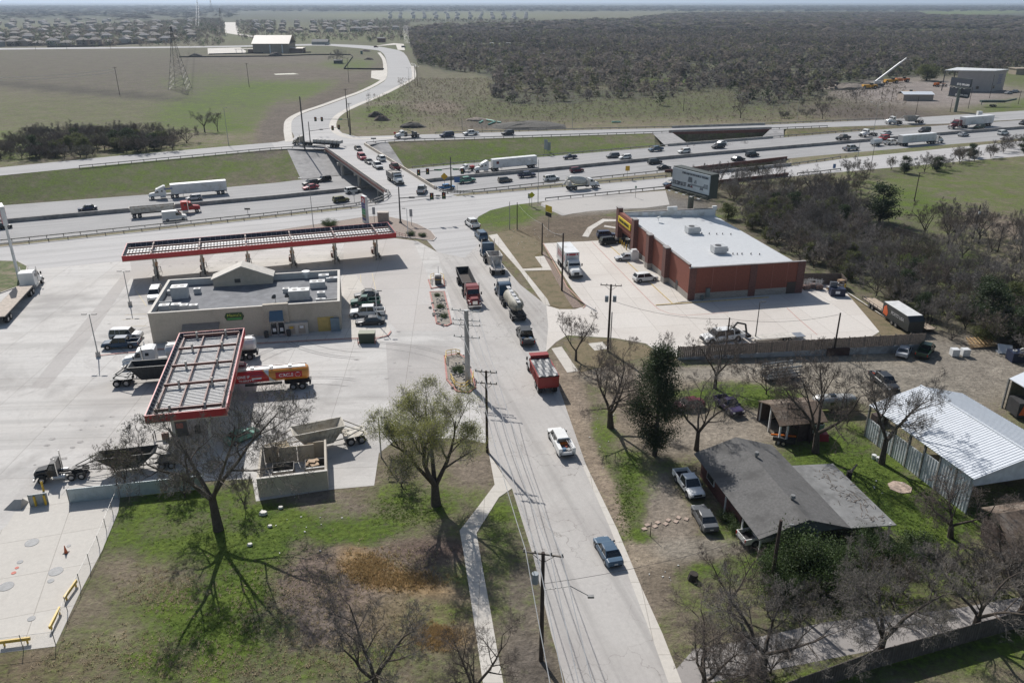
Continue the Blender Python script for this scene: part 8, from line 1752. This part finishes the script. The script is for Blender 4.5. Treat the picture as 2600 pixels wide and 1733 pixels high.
# thicket behind the store and along the creek
TH=[(1862,560),(1930,530),(2060,505),(2130,500),(2180,560),(2210,600),(2270,622),(2380,640),(2440,690),(2540,700),(2720,700),(2720,990),(2600,905),(2470,870),(2400,868),(2360,838),(2300,792),(2250,762),(2170,735),(2150,712),(2050,680),(1960,620)]
def scatter(P,n,keys,label,group,name='thicket_tree',H=(.6,.95),seed=1,sep=0,W=(.9,1.2),z=0.0,cat='tree'):
    q=random.Random(seed); pts=[G(x,y) for x,y in P]; x0=min(p.x for p in pts);x1=max(p.x for p in pts);y0=min(p.y for p in pts);y1=max(p.y for p in pts); out=[]; tries=0
    W2=[(p.x,p.y) for p in pts]
    while len(out)<n and tries<n*80:
        tries+=1; X,Y=q.uniform(x0,x1),q.uniform(y0,y1)
        if not inpoly(X,Y,W2): continue
        if sep and any((X-a)**2+(Y-b)**2<sep*sep for a,b in out): continue
        out.append((X,Y)); k=q.choice(keys); tree(k,label,0,0,H=PROTO[k][1]*q.uniform(*H),W=q.uniform(*W),pos=Vector((X,Y,z)),name=name,group=group,cat=cat)
    return out
scatter(TH,190,['thick0','thick1','thick2','thick3','thick4','thick0','thick2'],'grey bare tree in the dense thicket right of the brick store','bare trees of the thicket',seed=2,sep=3.2)
scatter(TH,26,['dark_small','olive_small','olive_small'],'dark green tree among the bare thicket right of the brick store','green trees of the thicket',name='green_tree',seed=3,sep=5)
scatter([(1840,560),(1860,540),(1990,520),(2050,560),(2060,610),(1960,600)],12,['olive_small','dark_small'],'dark green tree close behind the brick store roof','green trees behind the brick store',name='green_tree',seed=9,sep=4)
scatter([(2480,760),(2700,760),(2700,930),(2560,900),(2480,880)],8,['dark_small','olive_small','olive_small'],'dark green tree at the right edge above the yard','green trees above the yard',name='green_tree',seed=4,sep=4,H=(.9,1.3))
scatter([(1850,500),(2010,478),(2200,470),(2190,500),(2110,520),(2000,520),(1900,545)],34,['thick0','thick1','thick4'],'low bare bush on the bank below the near creek bridge','bank bushes below the creek bridge',H=(.5,.8),seed=5,sep=3,name='bank_bush',cat='bush')
scatter([(1720,470),(1860,455),(1980,450),(2000,490),(1860,515),(1740,510)],22,['thick0','thick1','thick2'],'bare creek tree between the billboard and the creek bridge','creek trees beside the billboard',H=(.6,.95),seed=6,sep=3,name='creek_tree')
scatter([(1720,352),(1940,341),(1950,352),(1740,366)],26,['thick1','thick4','thick2'],'reddish bare brush under the far creek bridge','brush in the creek bed',H=(.6,.9),seed=7,z=-6.6,name='creek_bush',cat='bush')
scatter([(1740,441),(1990,413),(1996,418),(1760,449)],16,['thick1','thick2'],'bare brush poking up between the highway and frontage creek bridges','brush between the creek bridges',H=(.9,1.1),seed=8,z=-5.5,name='creek_bush',cat='bush')
tree('bareC','wide fan-shaped bare tree beside the near frontage road',2058,498,420,W=1.1); tree('thick0','dense bare bush at the bend of the near frontage road',2155,455,392,W=1.1,name='roadside_bush',cat='bush'); tree('thick4','second bare bush right of the dense one on the bend',2195,447,400,W=1,name='roadside_bush',cat='bush')
tree('thick1','bare bush left of the dark green roadside tree',2262,432,396,W=.8,name='roadside_bush',cat='bush'); tree('dark_small','round dark green tree beside the near frontage road',2296,440,398,W=1.0,name='green_tree')
tree('dark_small','dark green tree among bare ones at the thicket tip',2232,565,470,W=1.1,name='green_tree'); tree('thick0','bare tree left of the dark green tree at the thicket tip',2180,560,480,W=.9)
scatter([(2330,440),(2380,410),(2600,368),(2700,356),(2700,385),(2560,400),(2400,432)],26,['thick0','thick1','dark_small','thick3','thick4'],'tree in the hedge between the near frontage road and the meadow','hedge trees along the meadow',H=(.6,.95),seed=10,sep=3,name='hedge_tree')
scatter([(2330,600),(2400,560),(2480,600),(2570,600),(2700,610),(2700,690),(2540,690),(2440,680),(2380,640)],16,['thick0','thick2','bareD'],'tall bare tree at the lower edge of the green meadow','bare trees at the meadow edge',H=(.9,1.2),seed=12,sep=5)
scatter([(1640,560),(1760,540),(1800,560),(1700,575)],3,['bushD'],'leafy bush behind the brick store parapet','bushes behind the parapet',seed=13,name='green_bush',cat='bush') if 0 else None
scatter([(1900,1570),(2100,1505),(2300,1460),(2620,1400),(2640,1495),(2420,1530),(2200,1565),(1950,1615)],20,['thick0','thick1','thick3'],'grey bare bush in the brush between the lower lawn and the side street','brush above the side street',H=(.45,.75),seed=31,sep=2.6,name='street_bush',cat='bush')
scatter([(1830,1650),(2000,1700),(1900,1733),(1760,1733)],4,['thick0','thick3'],'bare bush at the bottom edge beside the side street','bushes at the bottom edge',H=(.4,.7),seed=32,sep=2.5,name='street_bush',cat='bush')
# hedge row beyond the far frontage road on the left
scatter([(-150,400),(0,372),(60,352),(200,345),(330,345),(470,352),(480,378),(330,392),(200,402),(60,410),(-150,425)],100,['thick0','thick1','thick4','thick3'],'bare tree in the wood strip left above the frontage road','bare trees of the left wood strip',H=(.7,1.1),seed=14,sep=2.2,W=(1.1,1.6))
scatter([(60,372),(420,350),(430,378),(240,395),(80,400)],20,['dark_small','olive_small'],'dark evergreen in the wood strip left above the frontage road','evergreens of the left wood strip',H=(.9,1.2),seed=15,sep=4,name='green_tree')
tree('bareC','forked bare tree at the right end of the left wood strip',520,335,274,W=.9); tree('bareD','small bare tree just right of the forked one',553,334,282,W=.8)
tree('bareD','tall thin bare tree above the far creek bridge',1880,300,248,W=.9); tree('bareD','bare tree on the brushy slope right of the creek',2088,302,262,W=.9)
tree('thick2','pale bare tree clump beside the small dark shed in the far field',855,160,122,W=1.3)
scatter([(1930,285),(2080,255),(2200,235),(2160,270),(2060,300),(1960,312)],14,['thick0','thick3'],'bare bush on the slope left of the equipment yard','slope bushes by the yard',H=(.5,.8),seed=16,name='slope_bush',cat='bush')
tree('thick3','bare bush at the foot of the bare tree by the corrugated fence',470,1262,1190,W=1.0,name='shrub')
tree('olive_small','round yellow-green tree behind the equipment yard',2352,205,165,W=1.6,name='green_tree'); 
# ---- far woods and scrub: uncountable masses ----
def mass(name,label,reg,n,keyf,seed,size,tris,z=0,palette=((.14,.122,.112),(.12,.112,.108),(.175,.152,.13),(.135,.135,.082),(.05,.062,.035)),wts=(4,3.5,2.2,2.8,1.2),rows=None,kind='stuff',sz=(1.2,.9),ss=.11):
    g=np.random.default_rng(seed); X0,X1,Y0,Y1=reg; px=[]; 
    X=g.uniform(X0,X1,n*6); Y=np.sqrt(g.uniform(Y0**2,Y1**2,n*6)) if rows is None else g.uniform(Y0,Y1,n*6)
    keep=[]
    for i in range(len(X)):
        a,b=proj(X[i],Y[i]); pr=keyf(a,b)
        if pr>0 and g.random()<pr: keep.append(i)
        if len(keep)>=n: break
    X=X[keep];Y=Y[keep]; N=len(X); h=size[0]+(size[1]-size[0])*g.random(N)**1.4; w_=h*g.uniform(.7,1.1,N)
    pi_=g.choice(len(palette),N,p=np.array(wts)/sum(wts)); big=np.sin(X*.013+1.3*np.sin(Y*.009))*np.cos(Y*.016+X*.006); col=np.array(palette)[pi_]*(g.uniform(.75,1.25,(N,1))+.22*big[:,None]); h=np.where(pi_==len(palette)-1,h*.9,h)
    T=tris; d=g.normal(size=(N,T,3)); d/=np.linalg.norm(d,axis=2,keepdims=True); rad=g.uniform(.35,1,(N,T,1))
    c=d*rad*np.stack([w_/2,w_/2,h/2],1)[:,None,:]; c[:,:,2]+=(h/2*1.02)[:,None]; c[:,:,0]+=X[:,None]; c[:,:,1]+=Y[:,None]; c[:,:,2]+=z
    s=(h*ss)[:,None,None,None]; off_=g.normal(size=(N,T,3,3))*s*np.array([sz[0],sz[0],sz[1]]); v=(c[:,:,None,:]+off_).reshape(-1,3)
    me=bpy.data.meshes.new(name); nv=len(v); me.vertices.add(nv); me.vertices.foreach_set('co',v.astype('f').ravel()); me.loops.add(nv); me.loops.foreach_set('vertex_index',np.arange(nv,dtype='i')); me.polygons.add(nv//3); me.polygons.foreach_set('loop_start',np.arange(0,nv,3,dtype='i')); me.polygons.foreach_set('loop_total',np.full(nv//3,3,'i')); me.update(calc_edges=True)
    cc=np.repeat(col,T*3,axis=0); cc=np.concatenate([cc,np.ones((nv,1))],1); at=me.attributes.new('tint','FLOAT_COLOR','POINT'); at.data.foreach_set('color',cc.ravel())
    me.materials.append(MTINT); o=obj(name,me); return tag(o,label,'vegetation',kind='stuff')
MTINT=bpy.data.materials.new('mass_tint'); MTINT.use_nodes=True; q_=MTINT.node_tree.nodes.new('ShaderNodeAttribute'); q_.attribute_name='tint'; MTINT.node_tree.links.new(q_.outputs['Color'],MTINT.node_tree.nodes['Principled BSDF'].inputs['Base Color']); transl(MTINT,None,.45); MTINT.node_tree.nodes['Principled BSDF'].inputs['Roughness'].default_value=.95; MTINT.node_tree.nodes['Principled BSDF'].inputs['Specular IOR Level'].default_value=.1
def wood_f(x,y):
    if not inpoly(x,y,W1): return 0
    for cx,cy,rx,ry in CLR:
        if ((x-cx)/rx)**2+((y-cy)/ry)**2<1: return .06
    if 1080<x<1250 and 185<y<200: return .4
    return 1
def wood_f0(x,y): 
    v=wood_f(x,y)
    return v if v else (.05 if 1200<x<1900 and 240<y<292 else 0)
mass('far_woods','grey-brown winter woods filling the flat land beyond the highway',(-180,1000,430,1400),22000,wood_f0,1,(2.6,8.5),38)
mass('distant_woods','hazy woods reaching towards the horizon on the right',(-400,3200,1400,3600),13000,wood_f,2,(6,11),18,sz=(3.2,.7),ss=.16)
def hor(x,y):
    if x<540 and 47<y<56: return .5
    if 30<y<47 and x<600: return 1
    if 12<y<30: return .8 if not(900<x<1400 and 30<y) else .1
    if y<=12: return 1
    return 0
mass('horizon_woods','dark band of trees along the horizon',(-6500,7000,2000,9000),14000,hor,3,(7,12),9,sz=(8,.9),ss=.2,palette=((.10,.10,.10),(.085,.09,.085),(.12,.11,.10),(.07,.08,.06)),wts=(3,3,2,2))
def sub(x,y):
    if x<560 and 52<y<119: return 1 if y<112 or x<300 else .5
    if 470<x<570 and 60<y<112: return 1
    if 600<x<1040 and 55<y<104 and not(700<x<790 and 52<y<75): return .45
    if 660<x<1040 and 88<y<106: return .8
    if 950<x<1360 and 24<y<58: return .15
    return 0
mass('suburb_trees','trees and hedges between the distant suburban houses',(-900,150,850,2500),6500,sub,4,(4,7.5),26,palette=((.18,.155,.135),(.16,.14,.12),(.10,.12,.07),(.07,.09,.05),(.22,.19,.16)),wts=(4,4,3,2,2))
def scrub(x,y):
    if 930<x<1700 and 200<y<330:
        if y>FI(x)-22: return 0
        if x<1010 and y<240: return 0
        return .9 if y<300 else .4
    if 1700<=x<2300 and 215<y<312 and y<NE(x)-6: return .8
    if 700<x<960 and 130<y<200 and not(870<x<990): return .5
    return 0
mass('dry_scrub','low dry scrub and weeds on the field beyond the far frontage road',(-120,420,300,900),17000,scrub,5,(.4,1.5),14,palette=((.16,.135,.10),(.14,.12,.095),(.12,.13,.06),(.2,.165,.125),(.10,.085,.06)))
# tall dry grass tufts of the near field
LOTP=[(-900,1200),(640,1200),(640,1225),(400,1240),(312,1250),(300,1300),(262,1392),(205,1505),(148,1648),(0,1668),(-900,1740)]; WKP=[(1241,1150),(1158,1347),(1170,1410),(1185,1507),(1200,1607),(1218,1733),(1240,1900),(1320,1900),(1288,1733),(1272,1659),(1253,1548),(1233,1440),(1222,1353),(1300,1240)]; PENP=[(640,1150),(860,1130),(960,1140),(958,1238),(845,1250),(640,1280)]
def ok(x,y): return not(inpoly(x,y,LOTP) or inpoly(x,y,WKP) or inpoly(x,y,PENP))
def tufts(name,label,regs,n,seed,hh,cols,w_=.02):
    g=np.random.default_rng(seed); V=[];C=[]
    per=n//len(regs)
    for (cx,cy,rx,ry) in regs:
        k=0
        while k<per:
            a,b=g.normal(size=2)*.5; x,y=cx+a*rx,cy+b*ry; k+=1
            if y>1890 or not ok(x,y): continue
            p=G(x,y); c=np.array(cols[g.integers(len(cols))])*g.uniform(.75,1.25); nb=7; hs=hh*g.uniform(.5,1.2)
            an=g.uniform(0,6.28,nb); r=g.uniform(.3,1.2,nb)*hs; 
            for i in range(nb):
                ex,ey=p.x+cos(an[i])*r[i],p.y+sin(an[i])*r[i]; bx,by=p.x+cos(an[i])*.1,p.y+sin(an[i])*.1; nx,ny=-sin(an[i])*w_*1.6,cos(an[i])*w_*1.6
                V+=[(bx-nx,by-ny,0),(bx+nx,by+ny,0),(ex,ey,hs*g.uniform(.6,1))]; C+=[(*c,1)]*3
    me=bpy.data.meshes.new(name); nv=len(V); me.from_pydata(V,[],[(i,i+1,i+2) for i in range(0,nv,3)]); at=me.attributes.new('tint','FLOAT_COLOR','POINT'); at.data.foreach_set('color',np.array(C).ravel()); me.materials.append(MTINT); o=obj(name,me); return tag(o,label,'grass',kind='stuff')
tufts('dry_grass','pale dry grass clumps over the lower left field',[(300,1660,230,70),(420,1500,110,60),(700,1570,200,110),(880,1660,180,90),(560,1690,240,60),(820,1500,170,100),(1010,1600,130,100),(1000,1430,120,45)],3600,1,.22,((.46,.38,.26),(.42,.35,.24),(.38,.33,.2),(.5,.43,.3)))
tufts('orange_grass','rusty orange tall grass in the middle of the lower field',[(930,1440,60,34),(1010,1472,105,26),(1110,1615,50,30)],2000,2,.3,((.42,.30,.15),(.46,.33,.17),(.38,.28,.14)))
tufts('green_weeds','green weeds and grass blades on the lawns',[(560,1340,240,70),(620,1470,150,110),(2150,1190,120,60),(2330,1330,130,60),(1590,1260,30,110),(1030,1300,90,40),(560,1590,150,60)],4200,3,.10,((.13,.19,.04),(.16,.21,.05),(.10,.16,.035)))
# ================= far buildings =================
def house_proto(key,w_,d,h,wc,rc,two):
    def f(m): m.b2(-w_/2,w_/2,-d/2,d/2,0,h)
    def rf(m):
        o_=.5; r=w_*.28; m.add([(-w_/2-o_,-d/2-o_,h),(w_/2+o_,-d/2-o_,h),(w_/2+o_,d/2+o_,h),(-w_/2-o_,d/2+o_,h),(-w_/2+r,0,h+2.8),(w_/2-r,0,h+2.8)],[(0,1,5,4),(1,2,5),(2,3,4,5),(3,0,4),(0,3,2,1)])
    def wn(m):
        for s in(-.3,0,.3): m.b2(w_*s-.6,w_*s+.6,-d/2-.05,-d/2-.01,1,2.3); 
        if two:
            for s in(-.3,.3): m.b2(w_*s-.6,w_*s+.6,-d/2-.05,-d/2-.01,3.9,5)
    PROTO[key]={'wall':MB(),'roof':MB(),'window':MB()}; f(PROTO[key]['wall']); rf(PROTO[key]['roof']); wn(PROTO[key]['window'])
    ms={'wall':mat(key+'_wall',wc,.8),'roof':mat(key+'_roof',rc,.85,var=.2,sc=.5),'window':M_GLASS}
    PROTO[key]=({k:v.mesh(key+'_'+k,ms[k]) for k,v in PROTO[key].items()},1)
HP=[('hs0',13,11,3,(.36,.32,.28),(.20,.18,.16),0),('hs1',12,11,5.6,(.42,.40,.37),(.17,.165,.17),1),('hs2',14,11,3.2,(.30,.25,.21),(.24,.21,.18),0),('hs3',11,11,5.6,(.34,.28,.24),(.19,.17,.15),1),('hs4',12,10,5.8,(.47,.46,.45),(.22,.21,.21),1)]
for a_ in HP: house_proto(*a_)
def suburb(label,group,rows,n,x0,x1,keys,seed,ang=0,jit=3):
    q=random.Random(seed); k=0
    for (ya,yb) in rows:
        for i in range(n):
            t=(i+.5)/n; x=x0+(x1-x0)*t+q.uniform(-jit,jit); y=ya+(yb-ya)*t+q.uniform(-.5,.5); p=G(x,y); d,_=PROTO[q.choice(keys)]
            o=thing('suburban_house',label,'house',p,ang+q.choice((0,0,pi/2))+q.uniform(-.06,.06),group)
            for kk,me in d.items(): obj(kk,me,o)
suburb('two-storey or low suburban house in the front row behind the far left road','front row of left suburb',[(119,108)],13,-20,440,['hs1','hs3','hs0'],1)
suburb('roof-dotted suburban house deep in the far left estate','back rows of left suburb',[(104,98),(95,90),(87,83),(80,77),(74,71),(69,66),(64,62),(60,58.5),(56,55)],13,-30,500,['hs0','hs1','hs2','hs3'],2,.05,10)
suburb('brown-roofed suburban house beyond the church','suburb beyond the church',[(84,80),(76,73),(70,67),(64,62),(59,57)],9,630,960,['hs1','hs3','hs2'],3,.1,6)
suburb('pale suburban house in a row beside the green field past the church','row beside the green field',[(82,76)],7,860,1045,['hs1','hs3'],4,0,2)
suburb('small pale new house in the distant estate near the horizon','distant new estate',[(47,50),(42,46),(37,41),(33,36)],13,975,1350,['hs4','hs1'],5,.2,4)
# church
p=G(689,135.5); o=thing('church','tan brick church with a wide pale metal roof beyond the far field','church',p,.03); Y=p.y; w_=37
m=MB(); m.b2(-w_/2,w_/2,0,32,0,9.4); k=part(o,'wall',m,mat('tan_wall',(.32,.27,.21),.85,var=.1,sc=.3)); m=MB(); m.add([(-w_/2-1,-1,9.3),(w_/2+1,-1,9.3),(w_/2+1,16,17),(-w_/2-1,16,17),(w_/2+1,33,9.3),(-w_/2-1,33,9.3)],[(0,1,2,3),(3,2,4,5),(0,5,4,1)]); part(o,'roof',m,mat('tan_metal_roof',(.5,.44,.37),.6,0,var=.05))
for s in(-.02,.32): m=MB(); m.b2(w_*s-.6,w_*s+.6,-.5,-.02,0,8.4); part(o,'white_pillar',m,M_WHT)
m=MB(); m.b2(w_/2,w_/2+13,3,20,0,4.6); m.b2(-w_/2-6,-w_/2,2,14,0,3.6); part(o,'wing',m,mat('wing_brick',(.2,.13,.1),.85)); m=MB(); m.b2(w_/2-.5,w_/2+14,2,21,4.6,5.1,ty=.6); m.b2(-w_/2-20,-w_/2,3,9,3.7,4.2); m.b2(-w_/2-6.5,-w_/2,1,14,3.65,3.9); part(o,'wing_roof',m,mat('tan_metal_roof'))
for s in(-19,-13): m=MB(); m.b2(-w_/2+s,-w_/2+s+.4,4,4.4,0,3.7); part(o,'porch_post',m,M_WHT)
for i,(x,y,w_,h,l) in enumerate([(812,114,20,3.5,'low grey house beside the far road'),(968,108,10,5,'brown house with a round front near the side road'),(858,162,7,2.6,'small dark shed in the far field'),(918,138,2,3.2,'small green booth on the bend of the far road')]):
    o=thing('far_shed',l,'building',G(x,y)); m=MB(); m.b2(-w_/2,w_/2,0,w_*.6,0,h); part(o,'wall',m,mat('farwall%d'%i,[(.25,.27,.25),(.15,.07,.05),(.06,.08,.08),(.04,.14,.12)][i],.8)); m=MB(); m.add([(-w_/2-.4,-.4,h),(w_/2+.4,-.4,h),(w_/2+.4,w_*.3,h+w_*.14),(-w_/2-.4,w_*.3,h+w_*.14),(w_/2+.4,w_*.6+.4,h),(-w_/2-.4,w_*.6+.4,h)],[(0,1,2,3),(3,2,4,5)]); part(o,'roof',m,mat('farroof',(.12,.12,.12),.8))
# mounds and heaps
def mound(label,x,y,w_,h,c,name='dirt_mound'):
    g=random.Random(int(x)); m=MB(); rg=[]
    for k,(r,z) in enumerate(((1,0),(.8,.45),(.5,.8),(.2,1))): rg.append([(cos(i*pi/7)*w_/2*r*g.uniform(.85,1.15),sin(i*pi/7)*w_/2*.6*r*g.uniform(.85,1.15),z*h*g.uniform(.9,1.1)) for i in range(14)])
    m.loft(rg); o=obj(name,m.mesh(name,mat('mound_%d'%int(c[0]*1000),c,.95,var=.35,sc=1.2,bump=.5))); o.location=G(x,y); tag(o,label,'mound')
mound('brown dirt heap right of the far junction',970,306,8,2.2,(.13,.10,.08)); mound('dark earth heap above the white flatbed truck',1045,323,12,2.0,(.06,.055,.05)); mound('pale gravel heap above the white pickup',1212,306,11,1.3,(.24,.20,.17)); mound('dark uprooted brush heap left of the brown dirt heap',955,297,8,2.4,(.07,.06,.05))
mound('long heap of grey rubble behind the dark frontage car',1345,322,34,2.2,(.09,.085,.075)); mound('dark heap in front of the church',700,141,14,3,(.07,.06,.055)); mound('dark heap left of the church lot',497,143,14,2.5,(.08,.07,.06)); mound('earth heap beside the bend of the far road',937,152,9,1.8,(.11,.09,.075)); mound('low scrap heap at the left of the equipment yard',2150,225,30,3,(.2,.17,.14)); mound('dark scrap heap beside the crane',2195,222,22,3,(.08,.07,.065))
mound('earth heap behind the bend of the far road',928,131,12,2,(.13,.1,.08))
for i,(x0,y0,x1,y1,l) in enumerate([(1217,314,1226,309,'left pale green pipe'),(1233,306,1255,310,'middle pale green pipe'),(1240,318,1258,311,'lower pale green pipe'),(1262,312,1272,313,'right pale green pipe'),(1553,312,1576,312,'lone pale green pipe')]):
    a_=G(x0,y0);b_2=G(x1,y1); m=MB(); m.cyl((0,0,.4),(b_2.x-a_.x,b_2.y-a_.y,.4),.35,n=8); o=obj('pipe',m.mesh('pipe',mat('pipe_green',(.25,.48,.38),.5))); o.location=a_; tag(o,l+' lying in the field above the far frontage road','pipe')
# dark erosion fence lines and wooden posts in the far field
for pts,l in(([(455,146),(700,144),(800,140),(890,140),(896,145),(873,176),(975,177)],'black silt fence winding across the far field'),([(530,139),(690,135),(790,134)],'black silt fence in front of the church')): wall_line([G(x,y) for x,y in pts],'silt_fence',mat('silt_black',(.03,.03,.03),.9),1.0,.15,lab=l,cat='fence')
wall_line([G(x,y) for x,y in((120,121),(240,119),(330,113),(430,108))],'garden_fence',mat('old_fence_wood',(.15,.12,.10)),2,.2,lab='dark garden fence along the front row of the left suburb',cat='fence')
# equipment yard
def mach(kind,label,x,y,ang,c,s=1.0):
    o=thing(kind,label,'machine',G(x,y),ang); o.scale=(s,s,s); P=paint(c,PC[c])
    if kind=='crane':
        m=MB(); m.b2(-5,5,-1.3,1.3,.8,1.6); part(o,'carrier',m,M_FRAME); m=MB(); m.b2(-2,2,-1.3,1.3,1.6,3.2); part(o,'crane_cab',m,M_ALU); m=MB(); m.bar((-1,0,2.8),(13,0,14.5),1.1); m.bar((12,0,13.6),(16,0,17),.7); part(o,'boom',m,mat('boom_white',(.55,.56,.57),.5))
        for q in(-3.5,-2,2,3.5): axle(o,q,.6,2.6)
    elif kind=='scraper':
        m=MB(); m.b2(-5,0,-1.5,1.5,.8,2.6,tx=.8); part(o,'bowl',m,P); m=MB(); m.b2(1,4.5,-1.1,1.1,1.2,2.6); part(o,'engine_hood',m,P); m=MB(); m.b2(.4,1.8,-.9,.9,2.4,3.6); part(o,'operator_cab',m,M_GLASS)
        for q in(-4,3): 
            for s_ in(-1,1): wheel(o,q,s_*1.4,1.0,.6)
    elif kind=='grader':
        m=MB(); m.bar((-3,0,2),(4.5,0,1.8),.4); m.b2(-4,-1.2,-1,1,1.1,2.4); part(o,'grader_frame',m,P); m=MB(); m.b2(-1.2,.4,-.9,.9,2.0,3.4); part(o,'operator_cab',m,M_GLASS); m=MB(); m.bar((.8,-1.8,.6),(1.8,1.8,.6),.5); part(o,'blade',m,M_FRAME)
        for q in(-3.4,-1.8,4.2):
            for s_ in(-1,1): wheel(o,q,s_*1.1,.7,.4)
mach('crane','white mobile crane with its boom raised at the back of the yard',2225,219,.0,'silver'); mach('scraper','yellow scraper in front of the crane',2207,226,.1,'yellow'); mach('scraper','yellow machine right of the crane',2262,212,.2,'yellow'); mach('scraper','large yellow hauler with an orange body at the back fence',2290,209,0,'orange'); mach('grader','orange grader in the middle of the yard',2385,220,.3,'orange'); mach('scraper','small yellow loader beside the low shed',2308,241,.2,'yellow',.8)
p=G(2340,256); o=thing('yard_shed','low tan shed with a white ribbed roof in the equipment yard','shed',p,-.04); m=MB(); m.b2(-10,6,0,8,0,3.4); part(o,'wall',m,mat('shed_tan_wall2',(.33,.28,.24),.8)); m=MB(); m.add([(-10.4,-.4,3.3),(6.4,-.4,3.3),(6.4,4,4.5),(-10.4,4,4.5),(6.4,8.4,3.3),(-10.4,8.4,3.3)],[(0,1,2,3),(3,2,4,5)]); part(o,'roof',m,mat('white_barn_metal')); m=MB(); m.b2(6.01,6.2,1,7,0,3); part(o,'blue_doors',m,mat('door_blue',(.2,.28,.33),.5))
p=G(2512,233); o=thing('yard_building','tall pale metal building with a white roof behind the black billboards','building',p,.02); w_=27
m=MB(); m.add([(-20,3,0),(0,0,0),(13,5,0),(-6,16,0)],[]) if 0 else None; m.prism([(-19,4),(0,0),(14,10),(-5,22)],0,11.5); part(o,'wall',m,mat('building_pale',(.40,.36,.34),.7,var=.06,sc=.5)); m=MB(); m.prism([(-27,5),(0,-.5),(15,10),(-8,26)],11.5,12.0); part(o,'roof',m,M_WHT)
for x_,y_ in((-26,6),(-20.5,5)): m=MB(); m.b2(x_,x_+.4,y_,y_+.4,0,11.5); part(o,'roof_post',m,M_FRAME)
m=MB(); m.box((-7,1.4,2.2),(1.6,.2,1.6),rz=-.2); part(o,'window',m,M_GLASS); m=MB(); m.box((3.4,2.3,2.4),(1.6,.2,1.6),rz=.62); part(o,'window',m,M_GLASS)
for i in range(5): m=MB(); m.box((8.3,5.75,9-i*1.15),(5.5-(i%2)*1.5,.1,.5),rz=.62); part(o,'faded_wall_sign',m,mat('sign_faded',(.2,.2,.32),.7,var=.5,sc=3))
for x,y,l in((2560,238,'silver car beside the pale yard building, left one'),(2578,234,'silver car beside the pale yard building, right one')): car('sedan','silver',l,'car',(x-13,y+2),(x+13,y),0)
o=thing('conveyor_trailer','dark wheeled conveyor machine standing at the yard entrance','machine',G(2527,271),.0); m=MB(); m.b2(-8,4,-1.2,1.2,2.2,3.2); m.bar((4,0,2.6),(10,0,3.8),.9); m.bar((-8,-1,1),(-8,-1,3),.3)
for i in range(12): m.bar((-7.5+i,-1.3,1.9),(-7+i,-1.3,3.6),.12)
part(o,'conveyor_frame',m,mat('dark_green_steel',(.05,.08,.07),.7,var=.3))
for q in(-2,-.6): axle(o,q,.55,2.4)
p=G(2620,190); m=MB(); m.b2(-12,12,0,10,0,4); m.b2(-12.5,12.5,-.5,10.5,4,4.4); o=obj('tan_warehouse',m.mesh('tan_warehouse',mat('tan_wall'))); o.location=p; tag(o,'low tan building cut by the right edge above the yard','building')
m=MB(); m.b2(-1,1,-.8,.8,0,2.6); o=obj('relay_cabinet',m.mesh('relay_cabinet',M_WHT)); o.location=G(2485,297); tag(o,'white cabinet beside the far frontage road above the maroon semi','cabinet')
for x,y,w_,l in((1185,10,90,'long white warehouse roof near the horizon'),(1400,9,40,'white speck of a far roof left of centre right'),(1580,4+4,50,'pale far roof near the horizon'),(2560,10,60,'pale far sheds at the upper right')):
    p=G(x,y+1.5); m=MB(); m.b2(-w_/2,w_/2,0,w_*.4,0,7); o=obj('far_warehouse',m.mesh('far_warehouse',M_WHT)); o.location=p; tag(o,l,'building')
q=random.Random(8)
for cx,cy,n,l in((1270,116,4,'small pale shelter in the woods clearing'),(1370,144,1,'pale shelter roof among the grey woods')):
    for i in range(n): p=G(cx+q.uniform(-26,22),cy+q.uniform(-1,1)); m=MB(); m.b2(-3,3,0,4,0,2.8); m.b2(-3.3,3.3,-.3,4.3,2.8,3.0); o=obj('field_shelter',m.mesh('field_shelter',M_ALU)); o.location=p; tag(o,l,'shelter','shelters in the clearing' if n>1 else None)
# ================= haze =================
m=MB(); m.b2(-62000,62000,-900,44000,-9.5,75); hzo=obj('haze',m.mesh('haze',bpy.data.materials.new('haze_air'))); tag(hzo,kind='stuff',label='thin blue air that pales the far land',cat='haze')
hm=hzo.data.materials[0]; hm.use_nodes=True; hn=hm.node_tree; hn.nodes.remove(hn.nodes['Principled BSDF']); pv=hn.nodes.new('ShaderNodeVolumePrincipled'); pv.inputs['Density'].default_value=.00007; pv.inputs['Color'].default_value=(.66,.80,1,1); pv.inputs['Anisotropy'].default_value=.3
hn.links.new(pv.outputs[0],hn.nodes['Material Output'].inputs['Volume'])
SC.cycles.volume_bounces=0
